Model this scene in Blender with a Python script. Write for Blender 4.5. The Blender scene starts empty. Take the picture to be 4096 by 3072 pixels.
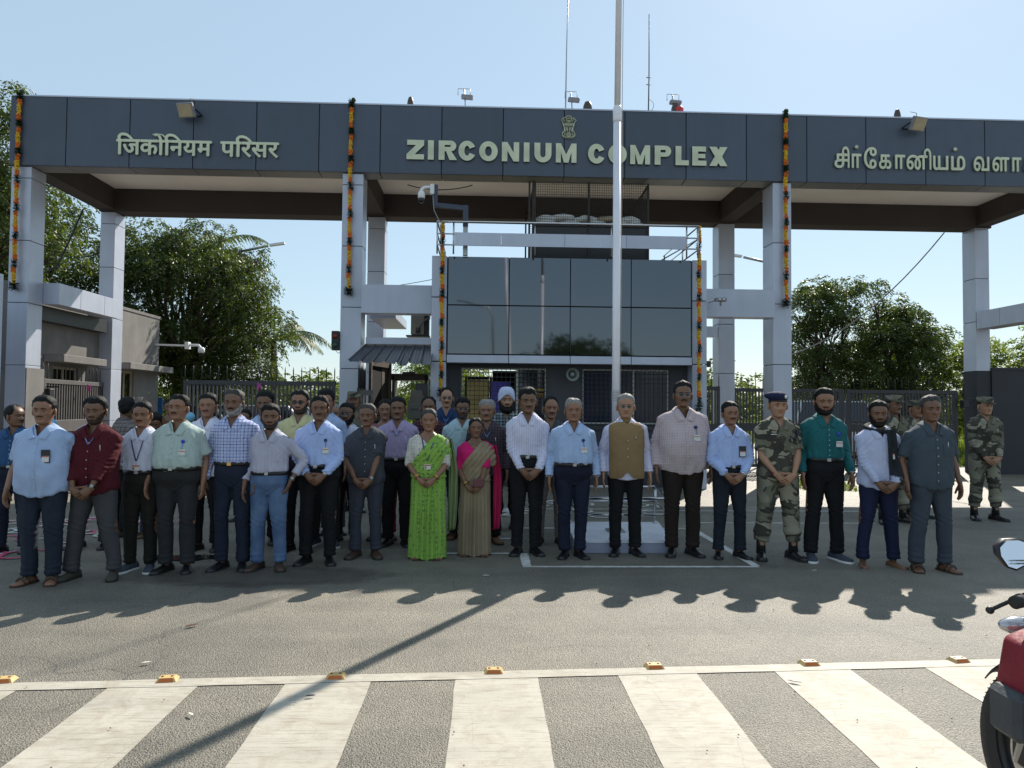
import bpy, bmesh, math, random
import numpy as np
from mathutils import Vector, Matrix
from mathutils.bvhtree import BVHTree
R = math.radians
PI = math.pi
random.seed(7)
rng = np.random.default_rng(11)
scene = bpy.context.scene
COL = scene.collection

# ------------------------------------------------------------------ camera
cam_data = bpy.data.cameras.new('camera')
cam = bpy.data.objects.new('camera', cam_data)
COL.objects.link(cam)
cam_data.sensor_width = 36.0
cam_data.lens = 36.0 * 1536.0 / 2212.0
cam_data.clip_start = 0.05
cam_data.clip_end = 2000
YAW, PIT, ROL = R(2.2), R(1.9), R(.52)
_f = Vector((math.sin(YAW)*math.cos(PIT), math.cos(YAW)*math.cos(PIT), math.sin(PIT)))
_r0 = Vector((math.cos(YAW), -math.sin(YAW), 0))
_u0 = _r0.cross(_f)
_r = _r0*math.cos(ROL) + _u0*math.sin(ROL)
_u = _u0*math.cos(ROL) - _r0*math.sin(ROL)
cam.matrix_world = Matrix(((_r.x, _u.x, -_f.x, 0), (_r.y, _u.y, -_f.y, 0), (_r.z, _u.z, -_f.z, 1.55), (0, 0, 0, 1)))
scene.camera = cam

# ------------------------------------------------------------------ sky, sun, exposure
SUN_EL = R(39.4)
SUN_H = Vector((.498, .867, 0)).normalized()
world = bpy.data.worlds.new('World')
scene.world = world
world.use_nodes = True
wn = world.node_tree.nodes
sky = wn.new('ShaderNodeTexSky')
sky.sky_type = 'NISHITA'
sky.sun_disc = False
sky.sun_elevation = SUN_EL
sky.sun_rotation = math.atan2(SUN_H.x, SUN_H.y)
sky.air_density = 1.2
sky.dust_density = .3
sky.ozone_density = 2.0
hz_ = wn.new('ShaderNodeMix'); hz_.data_type = 'RGBA'
hz_.inputs[0].default_value = .58      # thin even haze whitens the whole sky dome
world.node_tree.links.new(sky.outputs[0], hz_.inputs[6])
hz_.inputs[7].default_value = (5.0, 6.5, 7.6, 1)
world.node_tree.links.new(hz_.outputs[2], wn['Background'].inputs[0])
wn['Background'].inputs[1].default_value = 0.085
sun_data = bpy.data.lights.new('sun', 'SUN')
sun_data.energy = 5.0
sun_data.angle = R(.53)
sun_data.color = (1.0, .93, .82)
sun = bpy.data.objects.new('sun', sun_data)
COL.objects.link(sun)
sdir = Vector((SUN_H.x*math.cos(SUN_EL), SUN_H.y*math.cos(SUN_EL), math.sin(SUN_EL)))
sun.rotation_euler = sdir.to_track_quat('Z', 'Y').to_euler()
scene.view_settings.view_transform = 'Standard'
scene.view_settings.look = 'None'
scene.view_settings.exposure = 0.55
scene.view_settings.gamma = 1.0
scene.cycles.max_bounces = 6
scene.cycles.transparent_max_bounces = 8
try:
    scene.cycles.use_denoising = True
except Exception:
    pass

# ------------------------------------------------------------------ object helpers
def tag(o, label=None, cat=None, group=None, kind=None):
    if label: o['label'] = label
    if cat: o['category'] = cat
    if group: o['group'] = group
    if kind: o['kind'] = kind
    return o

def thing(name, label, cat, loc=(0, 0, 0), rz=0, group=None):
    o = bpy.data.objects.new(name, None)
    COL.objects.link(o)
    o.empty_display_size = .1
    o.location = loc
    o.rotation_euler = (0, 0, rz)
    return tag(o, label, cat, group)

def link(name, me, parent=None, loc=None, rot=None):
    o = bpy.data.objects.new(name, me)
    COL.objects.link(o)
    if parent is not None: o.parent = parent
    if loc is not None: o.location = loc
    if rot is not None: o.rotation_euler = rot
    return o

def setmats(me, mats):
    for m in (mats if isinstance(mats, (list, tuple)) else [mats]):
        me.materials.append(m)

class MB:
    """collects polygons of one mesh"""
    def __init__(s):
        s.v = []; s.f = []; s.m = []; s.s = []
    def add(s, vs, fs, mi=0, smooth=False):
        b = len(s.v)
        s.v.extend([tuple(p) for p in vs])
        for f in fs:
            s.f.append([b+i for i in f]); s.m.append(mi); s.s.append(smooth)
        return s
    def box(s, x0, y0, z0, x1, y1, z1, mi=0, bev=0):
        if bev:
            return s.bbox(x0, y0, z0, x1, y1, z1, bev, mi)
        vs = [(x0,y0,z0),(x1,y0,z0),(x1,y1,z0),(x0,y1,z0),(x0,y0,z1),(x1,y0,z1),(x1,y1,z1),(x0,y1,z1)]
        return s.add(vs, [(0,3,2,1),(4,5,6,7),(0,1,5,4),(1,2,6,5),(2,3,7,6),(3,0,4,7)], mi)
    def bbox(s, x0, y0, z0, x1, y1, z1, b, mi=0):
        # box with chamfered vertical and horizontal edges (24 verts)
        vs = []
        for (X, Y, Z, sx, sy, sz) in [(x, y, z, i, j, k) for x, i in ((x0, 1), (x1, -1)) for y, j in ((y0, 1), (y1, -1)) for z, k in ((z0, 1), (z1, -1))]:
            vs += [(X, Y+sy*b, Z+sz*b), (X+sx*b, Y, Z+sz*b), (X+sx*b, Y+sy*b, Z)]
        bm = bmesh.new()
        for v in vs: bm.verts.new(v)
        bmesh.ops.convex_hull(bm, input=bm.verts)
        bm.verts.ensure_lookup_table(); bm.verts.index_update()
        s.add([v.co[:] for v in bm.verts], [[v.index for v in f.verts] for f in bm.faces], mi)
        bm.free()
        return s
    def beam(s, a, b, w, h=None, mi=0, up=(0, 0, 1)):
        h = h or w
        a = Vector(a); b = Vector(b); d = (b-a).normalized()
        u = Vector(up)
        if abs(d.dot(u)) > .98: u = Vector((0, 1, 0))
        x = d.cross(u).normalized(); y = x.cross(d)
        vs = [p + x*i*w/2 + y*j*h/2 for p in (a, b) for i, j in ((-1,-1),(1,-1),(1,1),(-1,1))]
        return s.add(vs, [(0,1,2,3),(7,6,5,4),(0,4,5,1),(1,5,6,2),(2,6,7,3),(3,7,4,0)], mi)
    def tube(s, pts, rad, n=8, mi=0, smooth=True, flat=1.0, cap=True):
        pts = [Vector(p) for p in pts]
        if not isinstance(rad, list): rad = [rad]*len(pts)
        vs = []; fs = []
        ref = None
        for i, p in enumerate(pts):
            d = (pts[min(i+1, len(pts)-1)] - pts[max(i-1, 0)]).normalized()
            if ref is None:
                ref = Vector((0, 0, 1)) if abs(d.z) < .9 else Vector((0, 1, 0))
                x = d.cross(ref).normalized()
            else:
                x = (x - d*x.dot(d)).normalized()
            y = d.cross(x)
            r = rad[i]
            rx, ry = (r if isinstance(r, tuple) else (r, r*flat))
            for k in range(n):
                t = 2*PI*k/n
                vs.append(p + x*math.cos(t)*rx + y*math.sin(t)*ry)
        for i in range(len(pts)-1):
            for k in range(n):
                a = i*n+k; b = i*n+(k+1) % n
                fs.append((a, b, b+n, a+n))
        if cap:
            fs.append(tuple(range(n-1, -1, -1)))
            fs.append(tuple((len(pts)-1)*n + k for k in range(n)))
        return s.add(vs, fs, mi, smooth)
    def loft(s, secs, n=20, p=2.4, mi=0, smooth=True, cap=True):
        # secs: (cx, cy, z, a, b)
        vs = []; fs = []
        for (cx, cy, z, a, b) in secs:
            for k in range(n):
                t = 2*PI*k/n
                c, q = math.cos(t), math.sin(t)
                vs.append((cx + a*math.copysign(abs(c)**(2/p), c), cy + b*math.copysign(abs(q)**(2/p), q), z))
        for i in range(len(secs)-1):
            for k in range(n):
                a = i*n+k; b = i*n+(k+1) % n
                fs.append((a, b, b+n, a+n))
        if cap:
            fs.append(tuple(range(n-1, -1, -1)))
            fs.append(tuple((len(secs)-1)*n + k for k in range(n)))
        return s.add(vs, fs, mi, smooth)
    def lathe(s, prof, n=20, c=(0, 0, 0), axis='z', mi=0, smooth=True):
        vs = []; fs = []
        for (r, h) in prof:
            for k in range(n):
                t = 2*PI*k/n
                x, y = r*math.cos(t), r*math.sin(t)
                p = {'z': (x, y, h), 'y': (x, h, y), 'x': (h, x, y)}[axis]
                vs.append((c[0]+p[0], c[1]+p[1], c[2]+p[2]))
        for i in range(len(prof)-1):
            for k in range(n):
                a = i*n+k; b = i*n+(k+1) % n
                fs.append((a, b, b+n, a+n))
        fs.append(tuple(range(n-1, -1, -1)))
        fs.append(tuple((len(prof)-1)*n + k for k in range(n)))
        return s.add(vs, fs, mi, smooth)
    def ball(s, c, r, nu=12, nv=8, mi=0, sc=(1, 1, 1)):
        prof = [(max(1e-4, r*math.sin(PI*i/nv)), -r*math.cos(PI*i/nv)) for i in range(nv+1)]
        b = len(s.v)
        s.lathe(prof, nu, (0, 0, 0), 'z', mi)
        for i in range(b, len(s.v)):
            p = s.v[i]; s.v[i] = (c[0]+p[0]*sc[0], c[1]+p[1]*sc[1], c[2]+p[2]*sc[2])
        return s
    def prism(s, poly, y0, y1, mi=0, plane='xz'):
        # convex or simple polygon extruded
        n = len(poly)
        if plane == 'xz':
            vs = [(x, y0, z) for x, z in poly] + [(x, y1, z) for x, z in poly]
        elif plane == 'yz':
            vs = [(y0, x, z) for x, z in poly] + [(y1, x, z) for x, z in poly]
        else:
            vs = [(x, z, y0) for x, z in poly] + [(x, z, y1) for x, z in poly]
        fs = [tuple(range(n)), tuple(range(2*n-1, n-1, -1))] + [(i, i+n, (i+1) % n + n, (i+1) % n) for i in range(n)]
        return s.add(vs, fs, mi)
    def xf(s, M, start=0):
        for i in range(start, len(s.v)):
            s.v[i] = tuple(M @ Vector(s.v[i]))
        return s
    def mesh(s, name, mats, fix=True):
        me = bpy.data.meshes.new(name)
        me.from_pydata(s.v, [], s.f)
        setmats(me, mats)
        me.polygons.foreach_set('material_index', s.m)
        me.polygons.foreach_set('use_smooth', s.s)
        if fix:
            bm = bmesh.new(); bm.from_mesh(me)
            bmesh.ops.recalc_face_normals(bm, faces=bm.faces)
            bm.to_mesh(me); bm.free()
        me.update()
        return me
    def build(s, name, mats, parent=None, loc=None, rot=None, fix=True):
        return link(name, s.mesh(name, mats, fix), parent, loc, rot)

def np_mesh(name, V, F, mats, mi=None, smooth=True):
    me = bpy.data.meshes.new(name)
    V = np.asarray(V, dtype=np.float32)
    k = len(F[0]) if not isinstance(F, np.ndarray) else F.shape[1]
    F = np.asarray(F, dtype=np.int32)
    me.vertices.add(len(V)); me.vertices.foreach_set('co', V.ravel())
    me.loops.add(F.size); me.loops.foreach_set('vertex_index', F.ravel())
    me.polygons.add(len(F))
    me.polygons.foreach_set('loop_start', np.arange(0, F.size, k, dtype=np.int32))
    me.polygons.foreach_set('loop_total', np.full(len(F), k, dtype=np.int32))
    setmats(me, mats)
    if mi is not None: me.polygons.foreach_set('material_index', np.asarray(mi, dtype=np.int32))
    me.polygons.foreach_set('use_smooth', np.full(len(F), smooth, dtype=bool))
    me.update(calc_edges=True)
    return me

# ------------------------------------------------------------------ materials
class NT:
    def __init__(s, name):
        s.mat = bpy.data.materials.new(name); s.mat.use_nodes = True
        s.t = s.mat.node_tree; s.n = s.t.nodes
        s.b = s.n['Principled BSDF']; s.out = s.n['Material Output']
    def new(s, typ, **kw):
        nd = s.n.new('ShaderNode'+typ)
        for k, v in kw.items():
            if k.startswith('i_'):
                key = k[2:]
                key = int(key) if key.isdigit() else key
                nd.inputs[key].default_value = v
            else: setattr(nd, k, v)
        return nd
    def l(s, a, b): s.t.links.new(a, b)
    def coord(s, kind='Object', scale=(1, 1, 1), loc=(0, 0, 0), rot=(0, 0, 0)):
        tc = s.new('TexCoord'); mp = s.new('Mapping')
        mp.inputs['Scale'].default_value = scale; mp.inputs['Location'].default_value = loc; mp.inputs['Rotation'].default_value = rot
        s.l(tc.outputs[kind], mp.inputs[0]); return mp.outputs[0]
    def noise(s, co, scale, detail=3, rough=.55, dist=0):
        nd = s.new('TexNoise'); nd.inputs['Scale'].default_value = scale; nd.inputs['Detail'].default_value = detail
        nd.inputs['Roughness'].default_value = rough; nd.inputs['Distortion'].default_value = dist
        s.l(co, nd.inputs['Vector']); return nd.outputs['Fac']
    def ramp(s, fac, stops, interp='LINEAR'):
        nd = s.new('ValToRGB'); cr = nd.color_ramp; cr.interpolation = interp
        while len(cr.elements) > 1: cr.elements.remove(cr.elements[-1])
        for i, (p, c) in enumerate(stops):
            e = cr.elements[0] if i == 0 else cr.elements.new(p)
            e.position = p
            c = (c, c, c) if isinstance(c, (int, float)) else c
            e.color = (c[0], c[1], c[2], 1)
        s.l(fac, nd.inputs[0]); return nd.outputs[0]
    def mix(s, fac, a, b, mode='MIX'):
        nd = s.new('Mix', data_type='RGBA', blend_type=mode)
        for k, v in ((0, fac), (6, a), (7, b)):
            if isinstance(v, (int, float)): nd.inputs[k].default_value = v
            elif isinstance(v, tuple): nd.inputs[k].default_value = (v[0], v[1], v[2], 1)
            else: s.l(v, nd.inputs[k])
        return nd.outputs[2]
    def math(s, op, a, b=None, c=None):
        nd = s.new('Math', operation=op)
        for k, v in enumerate((a, b, c)):
            if v is None: continue
            if isinstance(v, (int, float)): nd.inputs[k].default_value = v
            else: s.l(v, nd.inputs[k])
        return nd.outputs[0]
    def bump(s, h, strength=.2, dist=.01):
        nd = s.new('Bump'); nd.inputs['Strength'].default_value = strength; nd.inputs['Distance'].default_value = dist
        s.l(h, nd.inputs['Height']); s.l(nd.outputs[0], s.b.inputs['Normal'])
    def sep(s, co):
        nd = s.new('SeparateXYZ'); s.l(co, nd.inputs[0]); return nd.outputs

def mat(name, col, rough=.6, metal=0., var=.12, vs=6., bs=0., bstr=.2, spec=.5, rnd=0., trans=0., emis=None):
    t = NT(name)
    co = t.coord()
    nz = t.noise(co, vs, 4)
    lo = tuple(c*(1-var) for c in col); hi = tuple(min(1, c*(1+var)) for c in col)
    c = t.ramp(nz, [(.3, lo), (.7, hi)])
    if rnd:
        oi = t.new('ObjectInfo')
        f = t.math('MULTIPLY_ADD', oi.outputs['Random'], 2*rnd, 1-rnd)
        mul = t.new('VectorMath', operation='SCALE'); t.l(c, mul.inputs[0]); t.l(f, mul.inputs['Scale'])
        c = mul.outputs[0]
    t.l(c, t.b.inputs['Base Color'])
    t.b.inputs['Roughness'].default_value = rough
    t.b.inputs['Metallic'].default_value = metal
    t.b.inputs['Specular IOR Level'].default_value = spec
    if bs: t.bump(t.noise(co, bs, 3), bstr, .01)
    if emis:
        t.b.inputs['Emission Color'].default_value = (*emis[0], 1); t.b.inputs['Emission Strength'].default_value = emis[1]
    return t.mat

# value noise in numpy, used for cloth folds and uneven surfaces
_perm = np.random.default_rng(3).random((64, 64, 64)).astype(np.float32)
def vnoise(P):
    P = np.asarray(P); i = np.floor(P).astype(int); f = P - i; f = f*f*(3-2*f)
    r = 0
    for dx in (0, 1):
        for dy in (0, 1):
            for dz in (0, 1):
                w = (f[:, 0] if dx else 1-f[:, 0])*(f[:, 1] if dy else 1-f[:, 1])*(f[:, 2] if dz else 1-f[:, 2])
                r = r + w*_perm[(i[:, 0]+dx) & 63, (i[:, 1]+dy) & 63, (i[:, 2]+dz) & 63]
    return r*2-1

from mathutils.geometry import interpolate_bezier, tessellate_polygon
def text_mesh(s, size, extrude, mats, bold=0.0, name='lettering', align='LEFT', space=1.0):
    """text as solid letters; every outline is filled on its own so that crossing strokes leave no holes"""
    cu = bpy.data.curves.new('tmp', 'FONT'); cu.body = s; cu.size = size; cu.align_x = align; cu.space_character = space
    o = bpy.data.objects.new('tmp', cu); COL.objects.link(o)
    dg = bpy.context.evaluated_depsgraph_get()
    cv = o.evaluated_get(dg).to_curve(dg)
    loops = []
    for sp_ in cv.splines:
        bp_ = sp_.bezier_points; n = len(bp_); pts = []
        for i in range(n):
            a, b = bp_[i], bp_[(i+1) % n]
            straight = a.handle_right_type == 'VECTOR' and b.handle_left_type == 'VECTOR'
            seg = [a.co] if straight else interpolate_bezier(a.co, a.handle_right, b.handle_left, b.co, 6)[:-1]
            pts += [(q[0], q[1]) for q in seg]
        q2 = [pts[0]] if pts else []
        for q in pts[1:]:
            if math.hypot(q[0]-q2[-1][0], q[1]-q2[-1][1]) > 1e-5: q2.append(q)
        if len(q2) > 2: loops.append(q2)
    o.evaluated_get(dg).to_curve_clear()
    bpy.data.objects.remove(o); bpy.data.curves.remove(cu)
    def split(L, depth=0):
        n = len(L)
        if depth < 8:
            for i in range(n):
                ax, ay = L[i]; bx, by = L[(i+1) % n]
                for j in range(i+2, n):
                    if (j+1) % n == i: continue
                    cx_, cy_ = L[j]; dx_, dy_ = L[(j+1) % n]
                    den = (bx-ax)*(dy_-cy_)-(by-ay)*(dx_-cx_)
                    if abs(den) < 1e-14: continue
                    t_ = ((cx_-ax)*(dy_-cy_)-(cy_-ay)*(dx_-cx_))/den; u_ = ((cx_-ax)*(by-ay)-(cy_-ay)*(bx-ax))/den
                    if 1e-6 < t_ < 1-1e-6 and 1e-6 < u_ < 1-1e-6:
                        X_ = (ax+t_*(bx-ax), ay+t_*(by-ay))
                        return split([X_]+L[i+1:j+1], depth+1)+split(L[:i+1]+[X_]+L[j+1:], depth+1)
        return [L]
    loops = [q for L in loops for q in split(L) if len(q) > 2]
    area = lambda L: sum(L[i-1][0]*L[i][1]-L[i][0]*L[i-1][1] for i in range(len(L)))/2
    def inside(pt, L):
        c = False
        for i in range(len(L)):
            x1, y1 = L[i-1]; x2, y2 = L[i]
            if (y1 > pt[1]) != (y2 > pt[1]) and pt[0] < (x2-x1)*(pt[1]-y1)/(y2-y1)+x1: c = not c
        return c
    if not loops: return bpy.data.meshes.new(name)
    sg_ = math.copysign(1, area(max(loops, key=lambda L: abs(area(L)))))
    outs = [L for L in loops if area(L)*sg_ > 0]; holes = [L for L in loops if area(L)*sg_ <= 0]
    mb = MB(); lay = 0
    for L in outs:
        hs = [h for h in holes if inside(h[len(h)//2], L)]
        allp = [q for l in [L]+hs for q in l]; n = len(allp)
        tris = tessellate_polygon([[Vector((q[0], q[1], 0)) for q in l] for l in [L]+hs])
        for dx, dy in (((0, 0), (bold, 0), (-bold, 0), (0, bold), (0, -bold)) if bold else ((0, 0),)):
            z = extrude-.0004*lay; lay += 1
            vs = [(q[0]+dx, q[1]+dy, z) for q in allp]+[(q[0]+dx, q[1]+dy, -extrude) for q in allp]
            fs = [tuple(t_) for t_ in tris]+[tuple(k+n for k in t_[::-1]) for t_ in tris]
            b0 = 0
            for l in [L]+hs:
                m_ = len(l); fs += [(b0+i, b0+(i+1) % m_, b0+(i+1) % m_+n, b0+i+n) for i in range(m_)]; b0 += m_
            mb.add(vs, fs)
    return mb.mesh(name, mats, fix=True)
# ================================================================== materials for the place
M = {}
def asphalt(name, base, dust, wet=False):
    t = NT(name)
    co = t.coord('Object')
    big = t.noise(co, .35, 5, .6, .6)
    mid = t.noise(co, 2.3, 4, .6)
    fine = t.noise(co, 95, 3, .75)
    vor = t.new('TexVoronoi'); vor.inputs['Scale'].default_value = 120; t.l(co, vor.inputs['Vector'])
    c = t.ramp(big, [(.3, base), (.72, dust)])
    c2 = t.ramp(mid, [(.25, .78), (.75, 1.18)])
    c = t.mix(1.0, c, c2, 'MULTIPLY')
    c3 = t.ramp(fine, [(.30, .42), (.48, .92), (.66, 1.9)])
    c = t.mix(.9, c, c3, 'MULTIPLY')
    st = t.ramp(vor.outputs['Distance'], [(.0, 1.5), (.22, 1.0), (.7, .72)])
    c = t.mix(.6, c, st, 'MULTIPLY')
    trk = t.ramp(t.noise(t.coord('Object', (.16, 1.1, 1)), 1.6, 4, .6, .4), [(.35, .80), (.62, 1.10)])
    c = t.mix(.8, c, trk, 'MULTIPLY')
    oil = t.ramp(t.noise(co, .75, 5, .7, .3), [(.24, .55), (.34, 1.)])
    c = t.mix(.8, c, oil, 'MULTIPLY')
    crk = t.new('TexVoronoi', feature='DISTANCE_TO_EDGE'); crk.inputs['Scale'].default_value = .55
    nd = t.new('TexNoise'); nd.inputs['Scale'].default_value = 1.7; t.l(co, nd.inputs['Vector']); t.l(t.mix(.35, co, nd.outputs['Color']), crk.inputs['Vector'])
    cf = t.math('MULTIPLY', t.ramp(crk.outputs['Distance'], [(0., 1.), (.004, 0.)]), t.ramp(t.noise(co, .6, 2), [(.52, 0.), (.6, 1.)]))
    c = t.mix(t.math('MULTIPLY', cf, .6), c, (.03, .028, .025))
    patch = t.ramp(t.noise(co, .9, 6, .65, 1.2), [(.62, 0.0), (.75, 1.0)])
    c = t.mix(t.math('MULTIPLY', patch, .35), c, tuple(x*1.25 for x in dust))
    t.l(c, t.b.inputs['Base Color'])
    t.b.inputs['Roughness'].default_value = .60
    t.b.inputs['Specular IOR Level'].default_value = .7
    h = t.math('ADD', t.math('MULTIPLY', fine, .7), t.math('MULTIPLY', vor.outputs['Distance'], -.6))
    t.bump(h, .9, .012)
    return t.mat
M['asphalt'] = asphalt('worn_asphalt', (.140, .128, .104), (.235, .205, .152))
def paint(name, col, wear=.5, dirt=(.30, .25, .18)):
    t = NT(name); co = t.coord('Object')
    w = t.noise(co, 14, 6, .7, .8); fine = t.noise(co, 60, 4, .7)
    c = t.ramp(t.noise(co, 3, 4), [(.3, tuple(x*.86 for x in col)), (.7, col)])
    d = t.ramp(t.noise(co, 5, 6, .7, 1.5), [(.46, 0.), (.72, .75)])
    c = t.mix(d, c, dirt)
    sc = t.ramp(t.noise(t.coord('Object', (1.2, 14, 1), (0, 0, 0), (0, 0, .25)), 4, 5, .7), [(.52, 0.), (.64, .6)])
    c = t.mix(sc, c, tuple(x*.75 for x in dirt))
    rub = t.ramp(t.noise(t.coord('Object', (.25, 2.2, 1)), 2.2, 4, .6), [(.45, 0.), (.75, .35)])
    c = t.mix(rub, c, (.22, .20, .17))
    # long thin cracks
    wv = t.new('TexVoronoi', feature='DISTANCE_TO_EDGE'); wv.inputs['Scale'].default_value = 1.3
    co2 = t.coord('Object', (2.2, .45, 1)); dv = t.mix(.12, co2, t.new('TexNoise').outputs['Color'])
    t.l(dv, wv.inputs['Vector'])
    cr = t.ramp(wv.outputs['Distance'], [(0., 1.), (.004, .0)])
    c = t.mix(t.math('MULTIPLY', t.math('MULTIPLY', cr, t.ramp(t.noise(co, 1.1, 3), [(.5, 0.), (.6, 1.)])), .45), c, (.12, .1, .08))
    sp = t.ramp(fine, [(.22, 1.), (.3, 0.)])
    c = t.mix(t.math('MULTIPLY', sp, wear), c, (.13, .12, .1))
    t.l(c, t.b.inputs['Base Color']); t.b.inputs['Roughness'].default_value = .7
    t.bump(fine, .35, .004)
    return t.mat
M['paint_white'] = paint('road_paint_white', (.47, .435, .365), .7)
M['line_white'] = paint('marking_paint_white', (.70, .70, .68), .25)
def cladding(name, col, rough, metal):
    t = NT(name); co = t.coord('Object'); oi = t.new('ObjectInfo')
    st = t.ramp(t.noise(t.coord('Object', (3, 3, .3)), 2.2, 5, .65), [(.30, .95), (.62, 1.02)])
    gr = t.ramp(t.noise(co, 1.1, 5, .6), [(.3, .93), (.7, 1.05)])
    c = t.mix(1., t.mix(1., col, st, 'MULTIPLY'), gr, 'MULTIPLY')
    f = t.math('MULTIPLY_ADD', oi.outputs['Random'], .16, .92)
    mul = t.new('VectorMath', operation='SCALE'); t.l(c, mul.inputs[0]); t.l(f, mul.inputs['Scale'])
    t.l(mul.outputs[0], t.b.inputs['Base Color'])
    t.b.inputs['Metallic'].default_value = metal
    t.l(t.math('MULTIPLY_ADD', t.noise(co, 3, 4), .22, rough-.1), t.b.inputs['Roughness'])
    t.bump(t.noise(t.coord('Object', (1, 1, 1), (0, 0, 0)), 1.4, 2), .35, .02)
    return t.mat
M['acp_dark'] = cladding('dark_blue_grey_cladding', (.066, .084, .118), .42, .05)
M['acp_silver'] = cladding('silver_cladding', (.47, .50, .59), .38, .25)
M['seam'] = mat('dark_joint', (.012, .014, .022), .7)
M['soffit'] = mat('grey_soffit_panel', (.20, .195, .20), .45, .15, .06, 1.2, rnd=.05)
M['ceiling'] = mat('painted_ceiling_beige', (.88, .82, .75), .9, 0, .06, .8)
M['beam_brown'] = mat('dark_brown_beam_paint', (.060, .048, .045), .8, 0, .12, 1.2)
M['gold'] = mat('brass_letter_face', (.60, .61, .43), .40, .40, .16, 2.5)
M['gold_side'] = mat('brass_letter_edge', (.12, .11, .07), .5, .5)
M['bronze'] = mat('emblem_backing', (.07, .075, .06), .5, .4)
def glass_mirror(name, tint, rough=.02, facing=True, wave=.0):
    t = NT(name)
    t.b.inputs['Base Color'].default_value = (*tint, 1)
    t.b.inputs['Metallic'].default_value = .95
    t.b.inputs['Roughness'].default_value = rough
    if wave:
        co = t.coord('Object'); t.bump(t.noise(co, .8, 1), wave, .02)
    return t.mat
M['mirror_glass'] = glass_mirror('tinted_mirror_glass', (.115, .125, .14), .03, wave=.10)
M['bay_glass'] = glass_mirror('smoky_window_glass', (.05, .055, .07), .06)
M['dark_paint'] = mat('charcoal_wall_paint', (.045, .046, .052), .7, 0, .12, 1.4, 30, .08)
M['dark_paint2'] = mat('dark_grey_boundary_paint', (.035, .037, .045), .75, 0, .1, 1.0, 25, .1)
def plaster(name, col, stain=.25, scale=1.2):
    t = NT(name); co = t.coord('Object')
    a = t.noise(co, scale, 6, .65, .5); b = t.noise(t.coord('Object', (1, 1, .22)), 5, 4)
    c = t.ramp(a, [(.3, tuple(x*(1-stain) for x in col)), (.7, tuple(x*(1+stain*.6) for x in col))])
    c = t.mix(.35, c, t.ramp(b, [(.35, .7), (.7, 1.1)]), 'MULTIPLY')
    t.l(c, t.b.inputs['Base Color']); t.b.inputs['Roughness'].default_value = .88
    t.bump(t.noise(co, 40, 3), .25, .006)
    return t.mat
M['plaster_grey'] = plaster('grey_weathered_plaster', (.19, .18, .172))
M['plaster_white'] = plaster('white_painted_concrete', (.72, .74, .80), .1)
M['gate'] = mat('grey_brown_gate_paint', (.10, .09, .088), .55, .1, .15, 4)
M['gate_dark'] = mat('charcoal_gate_paint', (.042, .042, .048), .5, .1, .15, 4)
M['steel'] = mat('stainless_steel', (.62, .62, .63), .22, 1., .06, 3)
M['galv'] = mat('galvanised_steel', (.38, .39, .40), .45, .8, .15, 5)
M['white_metal'] = mat('white_enamel', (.74, .74, .74), .4, 0, .05)
M['pole_paint'] = mat('off_white_pole_paint', (.78, .77, .82), .35, .1, .05, 3)
M['black'] = mat('black_plastic', (.015, .015, .017), .45)
M['rubber'] = mat('tyre_rubber', (.022, .021, .021), .75, 0, .2, 20, 60, .3)
M['dark_metal'] = mat('dark_blue_steel_tube', (.05, .058, .085), .4, .3, .1)
M['rust'] = mat('rusted_dark_mesh_steel', (.045, .035, .03), .8, .2, .25, 12)
M['sandbag'] = mat('white_woven_sack', (.80, .80, .78), .85, 0, .14, 9, 55, .5)
M['orange_flower'] = mat('orange_marigold', (.75, .17, .012), .85, 0, .3, 60, 90, 1.)
M['yellow_flower'] = mat('yellow_marigold', (.78, .45, .02), .85, 0, .3, 60, 90, 1.)
M['green_leaf_band'] = mat('dark_green_garland_leaf', (.030, .068, .024), .7, 0, .3, 60, 90, 1.)
M['awning'] = mat('dark_corrugated_sheet', (.055, .062, .078), .35, .35, .2, 3, 8, .3)
M['wood_old'] = mat('bleached_door_wood', (.17, .145, .12), .8, 0, .25, 5, 20, .3)
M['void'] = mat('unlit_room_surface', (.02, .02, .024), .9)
M['brown_plain'] = mat('brown_enamel', (.06, .042, .032), .5)
M['grey_plain'] = mat('grey_enamel', (.22, .22, .23), .5)
M['red_lens'] = mat('dark_red_lens', (.16, .008, .008), .25)
M['green_lens'] = mat('dark_green_lens', (.006, .05, .03), .25)
M['curtain_purple'] = mat('purple_curtain', (.16, .12, .55), .8, 0, .2, 3)
M['cream_board'] = mat('cream_panel', (.62, .58, .36), .7, 0, .10, 3)
M['sign_orange'] = mat('orange_sign_plate', (.38, .17, .03), .6, 0, .1)
M['sign_yellow'] = mat('yellow_sign_plate', (.36, .24, .04), .6, 0, .1)
M['wire'] = mat('dark_cable', (.03, .028, .028), .6)
M['wire_pale'] = mat('pale_cable', (.3, .28, .28), .6)
M['frame_pale'] = mat('pale_window_frame', (.5, .5, .45), .6)

# ================================================================== ground
gm = MB()
gm.add([(-300, -120, 0), (300, -120, 0), (300, 600, 0), (-300, 600, 0)], [(0, 1, 2, 3)])
g = gm.build('ground', mat('dry_earth', (.20, .165, .11), .95, 0, .2, .4, 12, .4)); tag(g, kind='structure')
rd = MB()
rd.add([(-60, -40, .002), (60, -40, .002), (60, 19.5, .002), (-60, 19.5, .002)], [(0, 1, 2, 3)])
rd.build('road', M['asphalt'])['kind'] = 'structure'
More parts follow.
